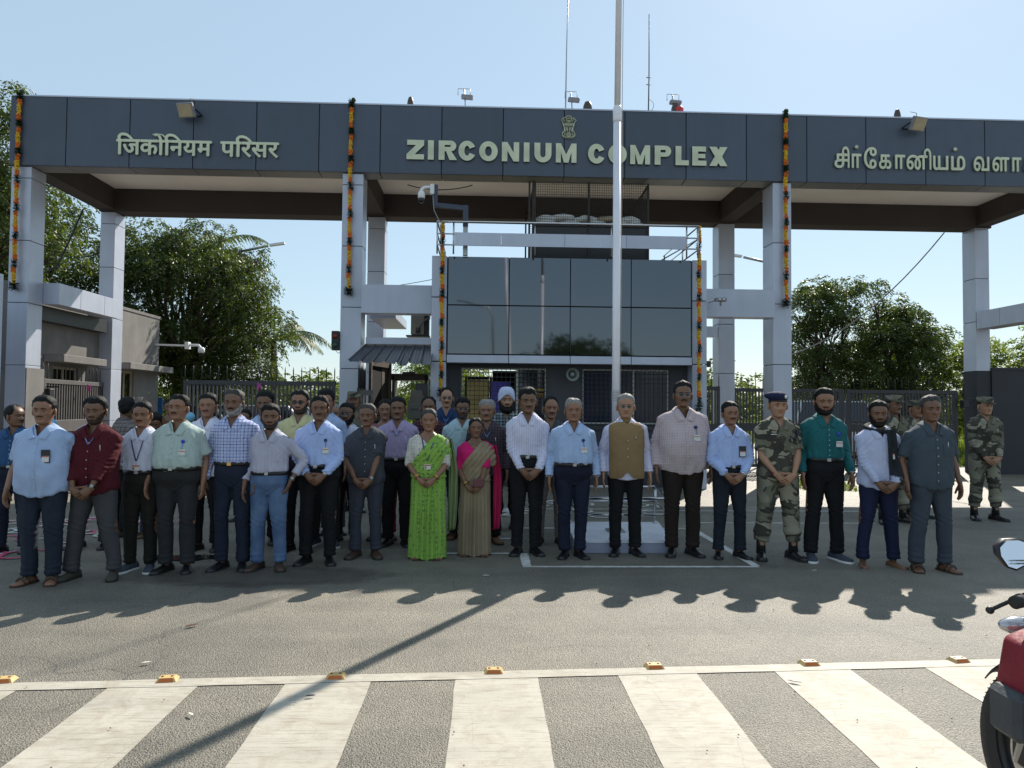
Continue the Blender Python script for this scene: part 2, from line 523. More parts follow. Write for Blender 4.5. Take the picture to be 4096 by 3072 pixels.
# far road beyond the gates
rd = MB()
rd.add([(-7.6, 19.5, .004), (-2.6, 19.5, .004), (-2.6, 70, .004), (-7.6, 70, .004)], [(0, 1, 2, 3)])
rd.add([(6.3, 19.5, .004), (12, 19.5, .004), (12, 70, .004), (6.3, 70, .004)], [(0, 1, 2, 3)])
rd.build('access_road', M['asphalt'])['kind'] = 'structure'

def rough_strip(mb, x0, y0, x1, y1, z, n=14, amp=.006):
    """quad sheet with slightly ragged long edges"""
    L = math.hypot(x1-x0, y1-y0)
    horizontal = abs(x1-x0) >= abs(y1-y0)
    a = []; b = []
    for i in range(n+1):
        t = i/n
        if horizontal:
            x = x0+(x1-x0)*t
            a.append((x, y0+random.uniform(-amp, amp), z)); b.append((x, y1+random.uniform(-amp, amp), z))
        else:
            y = y0+(y1-y0)*t
            a.append((x0+random.uniform(-amp, amp), y, z)); b.append((x1+random.uniform(-amp, amp), y, z))
    k = len(mb.v)
    mb.add(a+b, [(i, i+1, n+2+i, n+1+i) for i in range(n)])

# crosswalk: one object per painted bar, one for the edge line
def edge_y(x): return 4.16 + .052*x
cw = thing('crosswalk', 'wide white zebra crossing bars with edge line in the foreground', 'road marking', (0, 0, 0))
for i in range(-5, 7):
    x0 = -.60 + .24 + .94*i - .01
    mb = MB(); y1 = edge_y(x0+.24)-.03
    a = []; b = []
    n = 16
    for j in range(n+1):
        y = 1.2 + (y1-1.2)*j/n
        a.append((x0+.22+random.uniform(-.004, .004), y, .0045)); b.append((x0+.69+random.uniform(-.004, .004), y, .0045))
    mb.add(a+b, [(j, j+1, n+2+j, n+1+j) for j in range(n)])
    mb.build('stripe', M['paint_white'], cw)
mb = MB(); a = []; b = []; n = 60
for j in range(n+1):
    x = -5.5 + 11.5*j/n
    a.append((x, edge_y(x)-.055+random.uniform(-.004, .004), .0065)); b.append((x, edge_y(x)+.055+random.uniform(-.004, .004), .0065))
mb.add(a+b, [(j, j+1, n+2+j, n+1+j) for j in range(n)])
mb.build('edge_line', M['paint_white'], cw)

# painted bay around the flag platform
ln = MB()
for (x0, y0, x1, y1) in [(.39, 6.93, 2.72, 6.995), (.385, 7.0, .475, 7.6), (2.66, 7.0, 2.745, 9.4), (-.6, 7.56, .38, 7.62), (-.2, 8.42, .36, 8.47), (.36, 9.15, 2.66, 9.21),
                         (-.9, 10.9, 2.6, 10.95), (2.75, 9.62, 5.4, 9.67), (2.4, 10.75, 6.6, 10.8), (8.6, 10.7, 11, 10.74)]:
    rough_strip(ln, x0, y0, x1, y1, .0055, 12, .003)
ln.build('marking_lines', M['line_white'])['kind'] = 'structure'

# damp dark patch and a shallow puddle among the feet on the left
def blotch(name, cx, cy, rx, ry, z, m, seed, kind='structure', n=40):
    rr = random.Random(seed); ph = [rr.uniform(0, 6.28) for _ in range(4)]
    pts = []
    for i in range(n):
        t = 2*PI*i/n
        k = 1+.18*math.sin(2*t+ph[0])+.12*math.sin(3*t+ph[1])+.08*math.sin(5*t+ph[2])+.05*math.sin(9*t+ph[3])
        pts.append((cx+rx*k*math.cos(t), cy+ry*k*math.sin(t), z))
    mb = MB(); mb.add(pts, [tuple(range(n))]); o = mb.build(name, m); o['kind'] = kind; return o
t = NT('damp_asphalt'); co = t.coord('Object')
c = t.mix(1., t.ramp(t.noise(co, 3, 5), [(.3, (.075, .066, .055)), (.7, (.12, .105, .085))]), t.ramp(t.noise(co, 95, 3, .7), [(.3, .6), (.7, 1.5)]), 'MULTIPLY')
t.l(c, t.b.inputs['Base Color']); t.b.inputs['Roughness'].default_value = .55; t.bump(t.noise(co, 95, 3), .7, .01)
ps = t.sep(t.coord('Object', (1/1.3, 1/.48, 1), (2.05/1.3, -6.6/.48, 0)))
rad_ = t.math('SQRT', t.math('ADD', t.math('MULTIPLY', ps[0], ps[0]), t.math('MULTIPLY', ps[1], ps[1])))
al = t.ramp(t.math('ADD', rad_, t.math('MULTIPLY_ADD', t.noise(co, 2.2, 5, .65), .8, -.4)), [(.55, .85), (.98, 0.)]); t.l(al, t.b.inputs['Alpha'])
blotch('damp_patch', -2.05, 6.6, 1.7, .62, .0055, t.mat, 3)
t = NT('puddle_water'); t.b.inputs['Base Color'].default_value = (.02, .02, .02, 1); t.b.inputs['Roughness'].default_value = .04
blotch('puddle', -3.02, 7.35, .34, .16, .0105, t.mat, 8)

# chalk drawings (kolam) on the ground: curved strokes
def chalk(name, label, cx, cy, sx, sy, seed, mats, n=16):
    rr = random.Random(seed); mb = MB()
    for k in range(n):
        a0 = rr.uniform(0, 6.28); px = cx+rr.uniform(-sx, sx); py = cy+rr.uniform(-sy, sy)
        rad = rr.uniform(.08, .2); span = rr.uniform(2.5, 6.0)
        pts = []
        for i in range(15):
            t = i/14; a = a0+span*t; q = rad*(1-.5*t)
            pts.append((px+q*math.cos(a)*1.6, py+q*math.sin(a)*1.6))
        mi = rr.randrange(len(mats)); w = .022
        L = []; Rr = []
        for i, p in enumerate(pts):
            q0 = pts[max(0, i-1)]; q1 = pts[min(14, i+1)]
            dx, dy = q1[0]-q0[0], q1[1]-q0[1]; l = math.hypot(dx, dy) or 1
            z = .008+.0003*k
            L.append((p[0]-dy/l*w, p[1]+dx/l*w, z)); Rr.append((p[0]+dy/l*w, p[1]-dx/l*w, z))
        mb.add(L+Rr, [(i, i+1, 16+i, 15+i) for i in range(14)], mi)
    return tag(mb.build(name, mats), label, 'ground drawing', kind='stuff')
chalk('kolam_drawing', 'white chalk swirl pattern drawn on asphalt behind the flag platform', 1.3, 10.9, 1.3, .8, 4, [M['line_white']], 26)
pk = mat('pink_chalk_powder', (.55, .06, .16), .9)
chalk('kolam_drawing', 'pink and white chalk pattern drawn on asphalt at the far left', -5.3, 8.6, 1.1, 1.2, 9, [M['line_white'], pk], 30)

# road studs on the crossing line
stud_y = mat('stud_cream_plastic', (.62, .42, .18), .45); stud_o = mat('stud_orange_reflector', (.50, .13, .02), .3)
def stud():
    root = thing('road_stud', '', 'road stud', group='orange road studs along the crossing line')
    m = MB(); m.prism([(-.062, 0), (.062, 0), (.045, .024), (-.045, .024)], -.045, .045)
    for i in range(len(m.v)):
        x, y, z = m.v[i]
        if z > .01: m.v[i] = (x, y*.6, z)
    m.build('stud_body', stud_y, root)
    m = MB(); m.add([(-.047, -.0455, .003), (.047, -.0455, .003), (.037, -.0315, .0215), (-.037, -.0315, .0215), (-.047, -.043, .002), (.047, -.043, .002), (.037, -.029, .0205), (-.037, -.029, .0205)],
                    [(0, 1, 2, 3), (7, 6, 5, 4), (0, 4, 5, 1), (1, 5, 6, 2), (2, 6, 7, 3), (3, 7, 4, 0)])
    m.build('reflector', stud_o, root)
    m = MB(); m.lathe([(.009, .0), (.009, .0035), (.004, .005)], 8, (-.028, 0, .023)); m.lathe([(.009, 0), (.009, .0035), (.004, .005)], 8, (.028, 0, .023)); m.build('screw', M['brown_plain'], root)
    return root
def copy_tree(o, parent=None):
    c = o.copy(); COL.objects.link(c)
    if parent is not None: c.parent = parent
    for ch in list(o.children): copy_tree(ch, c)
    return c
sp = stud()
stl = ['orange road stud at the far left edge of the crossing line', 'orange road stud on the white line, second from the left edge of the photo',
       'orange road stud just left of the flagpole shadow on the crossing line', 'orange road stud on the crossing line below the woman in the tan sari',
       'orange road stud on the crossing line below the man in the brown waistcoat', 'orange road stud with a dark pebble beside it on the crossing line', 'orange road stud nearest the motorcycle on the crossing line']
for i, (x, y) in enumerate([(-2.65, 4.09), (-1.76, 4.09), (-.83, 4.12), (.07, 4.19), (1.03, 4.25), (1.99, 4.29), (2.95, 4.33)]):
    o = sp if i == 0 else copy_tree(sp)
    o.location = (x, y+.02, .0065); o.scale = (.9, .9, .85); o.rotation_euler.z = R(random.uniform(-6, 6)+3); o['label'] = stl[i]

# small litter: leaves, pebbles, paper
lf = mat('dry_brown_leaf', (.12, .05, .03), .8); pp = mat('scrap_paper', (.62, .60, .5), .8)
def leaf(x, y, s, a, m, label, nm='fallen_leaf', cat='leaf'):
    mb = MB(); pts = [(0, 0), (.35, .16), (.7, .12), (1, 0), (.7, -.12), (.35, -.15)]
    up = [(px*s, py*s, .016+.02*s*math.sin(px*3)+.003) for px, py in pts]
    dn = [(p[0], p[1], p[2]-.003) for p in up]
    mb.add(up+dn, [tuple(range(6)), tuple(range(11, 5, -1))]+[(i, (i+1) % 6, 6+(i+1) % 6, 6+i) for i in range(6)])
    o = mb.build(nm, m, None, (x, y, .0), (0, 0, a)); tag(o, label, cat)
leaf(-2.05, 5.05, .09, .8, lf, 'dry brown leaf lying on the sunlit asphalt at left')
leaf(-2.02, 4.35, .06, .3, pp, 'small scrap of pale paper on asphalt just above the crossing line', 'paper_scrap', 'litter')
leaf(-1.42, 3.62, .05, 2.4, pp, 'curled pale leaf on a dark gap of the crossing, left of the pole shadow')
leaf(1.74, 4.03, .07, -.5, M['black'], 'black twisted strip of rubber on the crossing under the soldier', 'rubber_scrap', 'litter')
leaf(-.93, 3.85, .05, .2, M['black'], 'small black chip on the white bar beside the pole shadow', 'rubber_scrap', 'litter')
leaf(.0, 6.55, .06, .1, pp, 'crumpled clear wrapper on the shaded asphalt in front of the tan sari', 'paper_scrap', 'litter')
leaf(3.15, 6.75, .06, .3, pp, 'tiny white paper scrap in front of the man in the teal shirt', 'paper_scrap', 'litter')
mb = MB()
for _ in range(150):
    x = random.uniform(-3.5, 3.6); y = random.uniform(2.9, 6.8); r = random.uniform(.0015, .005)
    mb.ball((x, y, .012+r*.4), r, 5, 3, 0, (1, 1.2, .7))
o = mb.build('gravel', mat('loose_chips', (.10, .095, .085), .9, 0, .5, 3)); tag(o, 'loose stone chips scattered over the asphalt', 'gravel', kind='stuff')
mb = MB()
for _ in range(160):
    x = random.uniform(-6.2, -3.6); y = random.uniform(8, 12); s = random.uniform(.02, .05); a = random.uniform(0, 6.28)
    z = .016+random.uniform(0, .01)
    mb.add([(x, y, z), (x+s*math.cos(a), y+s*math.sin(a), z+.012), (x+s*math.cos(a+1), y+s*math.sin(a+1), z+.004)], [(0, 1, 2)])
o = mb.build('flower_petals', mat('pink_petal', (.6, .08, .2), .7)); tag(o, 'pink flower petals strewn on the ground at left', 'petals', kind='stuff')

# ================================================================== entrance gantry
YF, YB = 14.1, 17.3
ZT, ZU, ZC = 7.56, 6.2, 6.73
SEAM = [-10.69+1.0, -8.25, -7.03, -5.80, -4.57, -3.34, -2.13, -.91, .32, 1.55, 2.78, 4.03, 5.27, 6.52, 7.75, 9.0, 10.25, 11.5, 12.72]
gantry = thing('entrance_gantry', 'huge blue grey clad gate canopy with tall silver columns spanning the entrance', 'gate canopy', (0, 0, 0))
SEAM[0] = -9.33
# fascia: backing and separate panels with recessed joints
mb = MB(); mb.box(-9.31, YF+.05, ZU+.02, 12.72, YF+.43, ZT-.03); mb.box(-9.31, YF+.44, ZC+.15, 12.72, YB+.55, ZC+.32); mb.build('slab', M['seam'], gantry)
for a, b in zip(SEAM[:-1], SEAM[1:]):
    m = MB(); m.bbox(a+.008, YF, ZU, b-.008, YF+.045, ZT, .004); m.build('fascia_panel', M['acp_dark'], gantry)
    m = MB(); m.bbox(a+.008, YF+.047, ZU-.002, b-.008, YF+.44, ZU+.018, .003); m.build('soffit_panel', M['soffit'], gantry)
m = MB(); m.box(-9.31, YF-.012, ZT+.002, 12.73, YF+.52, ZT+.03); m.build('coping', M['acp_silver'], gantry)
m = MB(); m.box(-9.335, YF+.047, ZU+.02, -9.312, YB+.5, ZT-.03); m.build('end_panel', M['acp_dark'], gantry)
# ceiling, rear beam, cross beams
m = MB(); m.box(-9.30, YF+.445, ZC, 12.7, YB-.005, ZC+.1); m.build('ceiling', M['ceiling'], gantry)
m = MB(); m.box(-9.30, YB, ZU-.02, 12.72, YB+.5, ZC+.14); m.build('rear_beam', M['beam_brown'], gantry)
for x0, x1 in ((-9.29, -8.93), (-2.84, -2.50), (5.80, 6.16), (12.33, 12.68)):
    m = MB(); m.box(x0, YF+.445, ZU+.021, x1, YB-.003, ZC-.003); m.build('cross_beam', M['beam_brown'], gantry)
# columns with wrapped panels
def column(x0, x1, y0, y1, zs, base=None):
    c = MB(); c.box(x0+.012, y0+.012, 0, x1-.012, y1-.012, ZU-.012)
    co_ = c.build('column', M['seam'], gantry)
    for a, b in zip(zs[:-1], zs[1:]):
        mt = M['acp_silver']
        if base and b <= base+.01: mt = M['dark_paint2']
        m = MB(); m.bbox(x0, y0, a+.006, x1, y1, b-.006, .004); m.build('column_panel', mt, co_)
zF = [0, 1.05, 2.29, 3.51, 4.73, 5.96, ZU-.01]
zF2 = [0, 1.26, 2.47, 3.70, 4.95, ZU-.01]
zB = [0, 1.15, 2.38, 3.6, 4.83, 5.88, ZU-.03]
column(-9.30, -8.92, YF+.05, YF+.52, zF)
column(-2.87, -2.46, YF+.05, YF+.52, zF)
column(5.83, 6.21, YF+.05, YF+.58, zF2)
column(12.28, 12.7, YF+.05, YF+.52, zF2)
column(-9.26, -8.92, YB+.02, YB+.5, zB)
column(-2.88, -2.47, YB+.02, YB+.5, zB)
column(5.77, 6.17, YB+.02, YB+.5, [0, 1.2, 2.44, 3.66, 4.9, ZU-.03])
column(12.3, 12.66, YB+.02, YB+.5, [0, 2.57, 3.81, 4.9, 6.14, ZU-.02], 2.57)
# dark grey plinth sleeve on the left column side
m = MB(); m.box(-8.917, YF+.06, 0, -8.90, YF+.62, 2.24); m.build('plinth_cladding', M['plaster_grey'], gantry)
# side tie beams on left and right
def tie(x0, x1, y0, y1, z0, z1, seams, mt):
    c = MB(); c.box(x0+.01, y0+.01, z0+.01, x1-.01, y1-.01, z1-.01); k = c.build('tie_beam', M['seam'], gantry)
    for a, b in zip(seams[:-1], seams[1:]):
        if x1-x0 > y1-y0: m = MB(); m.bbox(a+.004, y0, z0, b-.004, y1, z1, .003)
        else: m = MB(); m.bbox(x0, a+.004, z0, x1, b-.004, z1, .003)
        m.build('tie_panel', mt, k)
tie(-8.93, -8.60, YF+.53, 16.95, 3.55, 3.98, [YF+.53, 15.4, 16.35, 16.95], M['acp_silver'])
tie(12.3, 12.75, 13.0, YB, 3.62, 4.05, [13.0, 14.2, 15.4, 16.5, YB], M['acp_silver'])
tie(-2.44, -1.06, 13.98, 14.3, 3.38, 3.94, [-2.44, -1.06], M['acp_silver'])
tie(4.33, 5.80, 13.98, 14.3, 3.40, 3.96, [4.33, 5.80], M['acp_silver'])
tie(-2.40, -1.06, 14.32, 14.6, 2.80, 2.935, [-2.40, -1.06], M['acp_silver'])
tie(4.6, 5.7, YB, YB+.3, 3.35, 3.6, [4.6, 5.7], M['acp_silver'])
tie(-2.45, -1.9, 15.1, 17.25, 3.42, 3.62, [15.1, 17.25], M['acp_silver'])

# ---------------- lettering
HGT = .39
def letter_polys(ch, w, h=HGT, t=.119):
    P = []
    def arc(cx, cy, rx, ry, a0, a1, th, tv, n=14):
        for i in range(n):
            a = a0+(a1-a0)*i/n; b = a0+(a1-a0)*(i+1)/n
            P.append([(cx+rx*math.cos(a), cy+ry*math.sin(a)), (cx+rx*math.cos(b), cy+ry*math.sin(b)),
                      (cx+(rx-th)*math.cos(b), cy+(ry-tv)*math.sin(b)), (cx+(rx-th)*math.cos(a), cy+(ry-tv)*math.sin(a))])
    def rect(x0, y0, x1, y1): P.append([(x0, y0), (x1, y0), (x1, y1), (x0, y1)])
    v = t*.86
    if ch == 'I': rect(0, 0, w, h)
    elif ch == 'L': rect(0, 0, t, h); rect(t, 0, w, v)
    elif ch == 'E': rect(0, 0, t, h); rect(t, 0, w, v); rect(t, h-v, w*.97, h); rect(t, h/2-v*.42, w*.92, h/2+v*.42)
    elif ch == 'Z': rect(0, 0, w, v); rect(.01, h-v, w, h); P.append([(0, v), (t*1.35, v), (w, h-v), (w-t*1.35, h-v)])
    elif ch == 'X': P.append([(0, 0), (t*1.25, 0), (w, h), (w-t*1.25, h)]); P.append([(0, h), (w-t*1.25, 0), (w, 0), (t*1.25, h)])
    elif ch == 'N': rect(0, 0, t*.93, h); rect(w-t*.93, 0, w, h); P.append([(t*.93, h), (t*.93, h-t*1.5), (w-t*.93, 0), (w-t*.93, t*1.5)])
    elif ch == 'M':
        s = t*.85; rect(0, 0, s, h); rect(w-s, 0, w, h)
        P.append([(s, h), (s, h*.55), (w/2-s*.45, 0), (w/2, 0), (w/2, h*.42)]); P.append([(w-s, h), (w/2, h*.42), (w/2, 0), (w/2+s*.45, 0), (w-s, h*.55)])
    elif ch == 'O': arc(w/2, h/2, w/2, h/2+.006, 0, 2*PI, t, v, 36)
    elif ch == 'C':
        arc(w/2, h/2, w/2, h/2+.006, R(25), R(335), t, v, 30)
    elif ch == 'U':
        rect(0, h*.42, t, h); rect(w-t, h*.42, w, h); arc(w/2, h*.42, w/2, h*.42+.006, PI, 2*PI, t, v, 16)
    elif ch in 'PR':
        rect(0, 0, t, h); rt = h*.58 if ch == 'P' else h*.55
        cy = h-rt/2; ra = rt/2; rect(t, h-v*.85, w-ra, h); rect(t, h-rt, w-ra, h-rt+v*.85)
        arc(w-ra, cy, ra, ra, -PI/2, PI/2, t*.95, v*.85, 14)
        if ch == 'R': P.append([(w*.42, h-rt), (w*.42+t*.9, h-rt), (w+.02, 0), (w-t*1.1, 0)])
    return P
def letter(ch, x0, x1, z, parent, nm='letter'):
    mb = MB()
    for i, P in enumerate(letter_polys(ch, x1-x0)):
        f = YF-.052-.0004*(i % 7)
        n = len(P)
        vs = [(x, f, q) for x, q in P]+[(x, YF-.022, q) for x, q in P]
        mb.add(vs, [tuple(range(n))], 0); mb.f.append([k+len(mb.v)-2*n for k in range(2*n-1, n-1, -1)]); mb.m.append(1); mb.s.append(False)
        b = len(mb.v)-2*n
        for k in range(n):
            mb.f.append([b+k, b+k+n, b+(k+1) % n+n, b+(k+1) % n]); mb.m.append(1); mb.s.append(False)
    return mb.build(nm, [M['gold'], M['gold_side']], parent, (x0, 0, z), fix=True)
sg = thing('sign_lettering', 'big raised brass English capitals ZIRCONIUM COMPLEX on the middle of the fascia', 'sign')
def cx(px): return -1.6+(px-518)*.003174
LT = [('Z', 518, 627), ('I', 651, 688), ('R', 718, 828), ('C', 842, 951), ('O', 972, 1089), ('N', 1115, 1224), ('I', 1253, 1289), ('U', 1320, 1428), ('M', 1456, 1587),
      ('C', 1660, 1769), ('O', 1789, 1907), ('M', 1929, 2056)]
for ch, a, b in LT: letter(ch, cx(a), cx(b), 6.468, sg)
for ch, a, b in [('P', 3.375, 3.71), ('L', 3.80, 4.07), ('E', 4.14, 4.43), ('X', 4.49, 4.86)]: letter(ch, a, b, 6.468, sg)

def script_sign(label, glyphs, x0, z, size, width, extra=None, bold=.010):
    root = thing('sign_lettering', label, 'sign')
    tot = sum(a for _, a, _ in glyphs); k = width/(tot*size)
    x = x0
    for g_, adv, dx in glyphs:
        if g_ is not None:
            me = text_mesh(g_, size, .012, [M['gold']], bold, 'letter')
            o = link('letter', me, root, (x+dx*size*k, YF-.040, z), (PI/2, 0, 0)); o.scale = (k, 1, 1)
        x += adv*size*k
    return root, k
# Devanagari in visual order; advances follow the head line
hin, hk = script_sign('raised brass Hindi lettering on the left part of the fascia',
    [('\u093f', .26, 0), ('\u091c', .74, 0), ('\u0915', .76, 0), ('\u094b', .26, 0), ('\u093f', .26, 0), ('\u0928', .57, 0), ('\u092f', .60, 0), ('\u092e', .62, 0)], -7.25, 6.445, .46, 1.83)
# the hook above the third letter
mb = MB(); pts = [(-6.70+.30*math.cos(a)*.35+.28, YF-.04, 6.735+.115*math.sin(a)*1.0) for a in np.linspace(PI*.95, PI*.12, 9)]
mb.tube([(-6.56, YF-.04, 6.85)]+[(p[0], p[1], p[2]+.0) for p in pts[2:]][::1], .017, 8); mb.build('letter', M['gold'], hin)
hin2, _ = script_sign('raised brass Hindi word at the right of the left fascia, after the gap',
    [('\u092a', .58, 0), ('\u093f', .26, 0), ('\u0930', .42, 0), ('\u0938', .69, 0), ('\u0930', .42, 0)], -5.24, 6.445, .46, 1.12)
def placed_sign(label, items, z, size):
    root = thing('sign_lettering', label, 'sign')
    for g_, a, b in items:
        me = text_mesh(g_, size, .012, [M['gold']], .009, 'letter')
        xs = [v.co.x for v in me.vertices]; lo, hi = min(xs), max(xs); k = (b-a)/(hi-lo)
        o = link('letter', me, root, (a-lo*k, YF-.040, z), (PI/2, 0, 0)); o.scale = (k, 1, 1)
    return root
def tx_(px): return 7.07+(px-1046)*.003426
tam = placed_sign('raised brass Tamil lettering on the right part of the fascia', [(g_, tx_(a), tx_(b)) for g_, a, b in
    [('\u0b9a', 1046, 1128), ('\u0bbf', 1092, 1136), ('\u0bbe', 1150, 1208), ('\u0bc7', 1225, 1302), ('\u0b95', 1316, 1390), ('\u0bbe', 1414, 1474), ('\u0ba9', 1484, 1612), ('\u0bbf', 1590, 1634), ('\u0baf', 1646, 1738), ('\u0bae', 1756, 1842)]], 6.50, .50)
for px in (1180, 1782):
    m = MB(); m.lathe([(.038, YF-.055), (.038, YF-.03)], 14, (tx_(px), 0, 6.925), 'y'); m.build('letter', M['gold'], tam)
placed_sign('raised brass Tamil word cut off by the right edge of the picture', [(g_, tx_(a), tx_(b)) for g_, a, b in
    [('\u0bb5', 1895, 1990), ('\u0bb3', 2010, 2114), ('\u0bbe', 2132, 2188), ('\u0b95', 2206, 2284), ('\u0bae', 2304, 2390)]], 6.50, .50)

# ---------------- emblem: lion capital outline plate with raised line work
em = thing('wall_emblem', 'small brass lion capital emblem above the English lettering', 'emblem')
EK = .45/1080
def E2(p): return (1.635+(p[0]-878)*EK, 6.975+(1375-p[1])*EK)
OUT = [(650, 1370), (1100, 1370), (1115, 1310), (1160, 1290), (1190, 1200), (1150, 1090), (1090, 1040), (1080, 960), (1085, 860), (1130, 760), (1150, 660), (1150, 610), (1235, 515), (1180, 440), (1100, 375),
       (1040, 410), (1005, 430), (990, 330), (970, 300), (870, 297), (775, 312), (755, 340), (750, 410), (680, 362), (610, 395), (515, 510), (590, 600), (595, 700), (625, 780), (665, 850), (670, 960), (660, 1030), (600, 1070), (558, 1190), (580, 1290), (640, 1315)]
m = MB(); m.prism([E2(p) for p in OUT], YF-.028, YF-.008); m.build('backing_plate', M['bronze'], em)
lines = [OUT+[OUT[0]], [(760, 420), (790, 560), (880, 580), (980, 550), (1005, 430)], [(800, 400), (850, 420), (880, 390), (920, 420), (965, 400)], [(830, 500), (885, 540), (940, 500)],
         [(620, 430), (640, 520), (690, 560)], [(1130, 440), (1060, 500), (1040, 560)], [(560, 1260), (700, 1290), (880, 1310), (1050, 1290), (1180, 1240)],
         [(700, 830), (690, 1020), (640, 1060)], [(760, 830), (770, 960), (700, 1090)], [(820, 850), (830, 1080)], [(930, 850), (920, 1080)], [(990, 830), (985, 960), (1050, 1080)], [(1050, 840), (1060, 1020), (1100, 1050)],
         [(600, 1130), (660, 1110), (720, 1200), (660, 1230)], [(1040, 1120), (1090, 1180), (1060, 1240)]]
for k in range(9):
    x = 640+k*58; lines.append([(x, 610+8*abs(k-4)), (x+18, 690), (x-12, 760), (x+8, 810-6*abs(k-4))])
lines.append([(885+95*math.cos(a), 1195+90*math.sin(a)) for a in np.linspace(0, 2*PI, 17)])
lines.append([(885+40*math.cos(a), 1195+38*math.sin(a)) for a in np.linspace(0, 2*PI, 11)])
m = MB()
for L in lines:
    m.tube([(E2(p)[0], YF-.03, E2(p)[1]) for p in L], .0072, 5)
m.build('relief_lines', M['gold'], em)

# ---------------- floodlights on the fascia
def floodlight(x, z, rz, label):
    r_ = thing('floodlight', label, 'floodlight', (x, YF-.22, z), rz, 'square floodlights on the fascia')
    m = MB(); m.bbox(-.17, -.03, -.14, .17, .05, .14, .015); b = m.build('housing', M['grey_plain'], r_, (0, 0, 0), (R(28), 0, 0))
    m = MB(); m.bbox(-.145, -.036, -.115, .145, -.031, .115, .002); m.build('lens', mat('floodlight_glass', (.40, .33, .22), .15), b)
    m = MB(); m.beam((-.185, .02, .02), (-.185, .24, -.02), .012, .03); m.beam((.185, .02, .02), (.185, .24, -.02), .012, .03); m.beam((-.19, .235, -.02), (.19, .235, -.02), .03, .012); m.build('bracket', M['black'], r_)
    m = MB(); m.tube([(.02, .06, .12), (.03, .08, .26), (.0, .2, .33)], .006, 6); m.build('cable', M['wire'], r_)
floodlight(-5.86, 7.27, R(-12), 'square floodlight above the Hindi lettering at left')
floodlight(8.72, 7.36, R(14), 'square floodlight above the Tamil lettering at right')

# ---------------- garlands
def flower_mesh(nm, mt, L, n, rad, sz, seed, leafy=False):
    rr = random.Random(seed); mb = MB()
    for i in range(n):
        z = -L*(i+.5)/n; a = i*2.4; q = rad*rr.uniform(.5, 1.25)
        c = (q*math.cos(a), q*math.sin(a)*.8, z+rr.uniform(-.01, .01))
        if leafy:
            for k in range(3):
                b = rr.uniform(0, 6.28); d = Vector((math.cos(b), math.sin(b), rr.uniform(-.8, .6)))*.06
                w = Vector((-math.sin(b), math.cos(b), 0))*.012
                c_ = Vector(c)
                mb.add([c_, c_+d*.5+w, c_+d, c_+d*.5-w], [(0, 1, 2, 3)])
        else:
            st = len(mb.v); mb.ball(c, sz*rr.uniform(.85, 1.15), 7, 5)
            for v in range(st, len(mb.v)):
                x, y, z_ = mb.v[v]; k = 1+rr.uniform(-.16, .16)
                mb.v[v] = (c[0]+(x-c[0])*k, c[1]+(y-c[1])*k, c[2]+(z_-c[2])*k)
    return mb.mesh(nm, mt, fix=not leafy)
FM = {}
for nm, mt, L, n in (('o', 'orange_flower', .105, 20), ('y', 'yellow_flower', .20, 34), ('g', 'green_leaf_band', .14, 46)):
    FM[nm] = [flower_mesh('garland_band', M[mt], L, n, .029 if nm != 'g' else .022, .018, 5+k, nm == 'g') for k in range(3)]
mb = MB()
def garland(x, y, z1, z0, label, seq, drift=0.):
    r_ = thing('marigold_garland', label, 'garland', (x, y, z1), 0, 'marigold garlands hanging on the gate')
    z = 0; i = 0; Lm = {'o': .105, 'y': .20, 'g': .14}; nmx = {'o': 'orange_flower_band', 'y': 'yellow_flower_band', 'g': 'leaf_band'}
    while z1-z > z0+.12:
        s = seq[i % len(seq)]
        o = link(nmx[s], FM[s][i % 3], r_, (drift*z + .008*math.sin(i*1.7), 0, -z), (0, 0, i*1.3))
        z += Lm[s]; i += 1
    o = link('leaf_tassel', FM['g'][0], r_, (drift*z, 0, -z)); o.scale = (1.5, 1.5, .9)
    m = MB(); m.tube([(0, .0, .02), (0, .02, -.5), (drift*z, .0, -z)], .006, 5); m.build('string', M['wire'], r_)
    if y > 13.9:
        m = MB(); m.ball((.03, .05, .03), .05, 8, 6); m.build('top_knot', M['green_leaf_band'], r_)
SQ = 'goyogoyo'
SQ = ['g', 'o', 'y', 'o', 'g', 'o', 'y', 'o']
garland(-9.13, YF-.05, 7.62, 3.86, 'marigold garland hanging at the far left end of the fascia and column', SQ)
garland(-2.70, YF-.05, 7.62, 3.95, 'marigold garland hanging down the second column, left of the English sign', SQ)
garland(6.06, YF-.05, 7.62, 3.75, 'marigold garland hanging down the column right of the English sign', SQ)
garland(-.83, 13.52, 5.08, 1.86, 'marigold garland tied to the left end of the booth balcony rail', ['y', 'o', 'g', 'o', 'y', 'o', 'g'])
garland(4.12, 13.52, 5.08, 1.55, 'marigold garland tied to the right end of the booth balcony rail', ['y', 'o', 'g', 'o', 'y', 'o', 'g'])

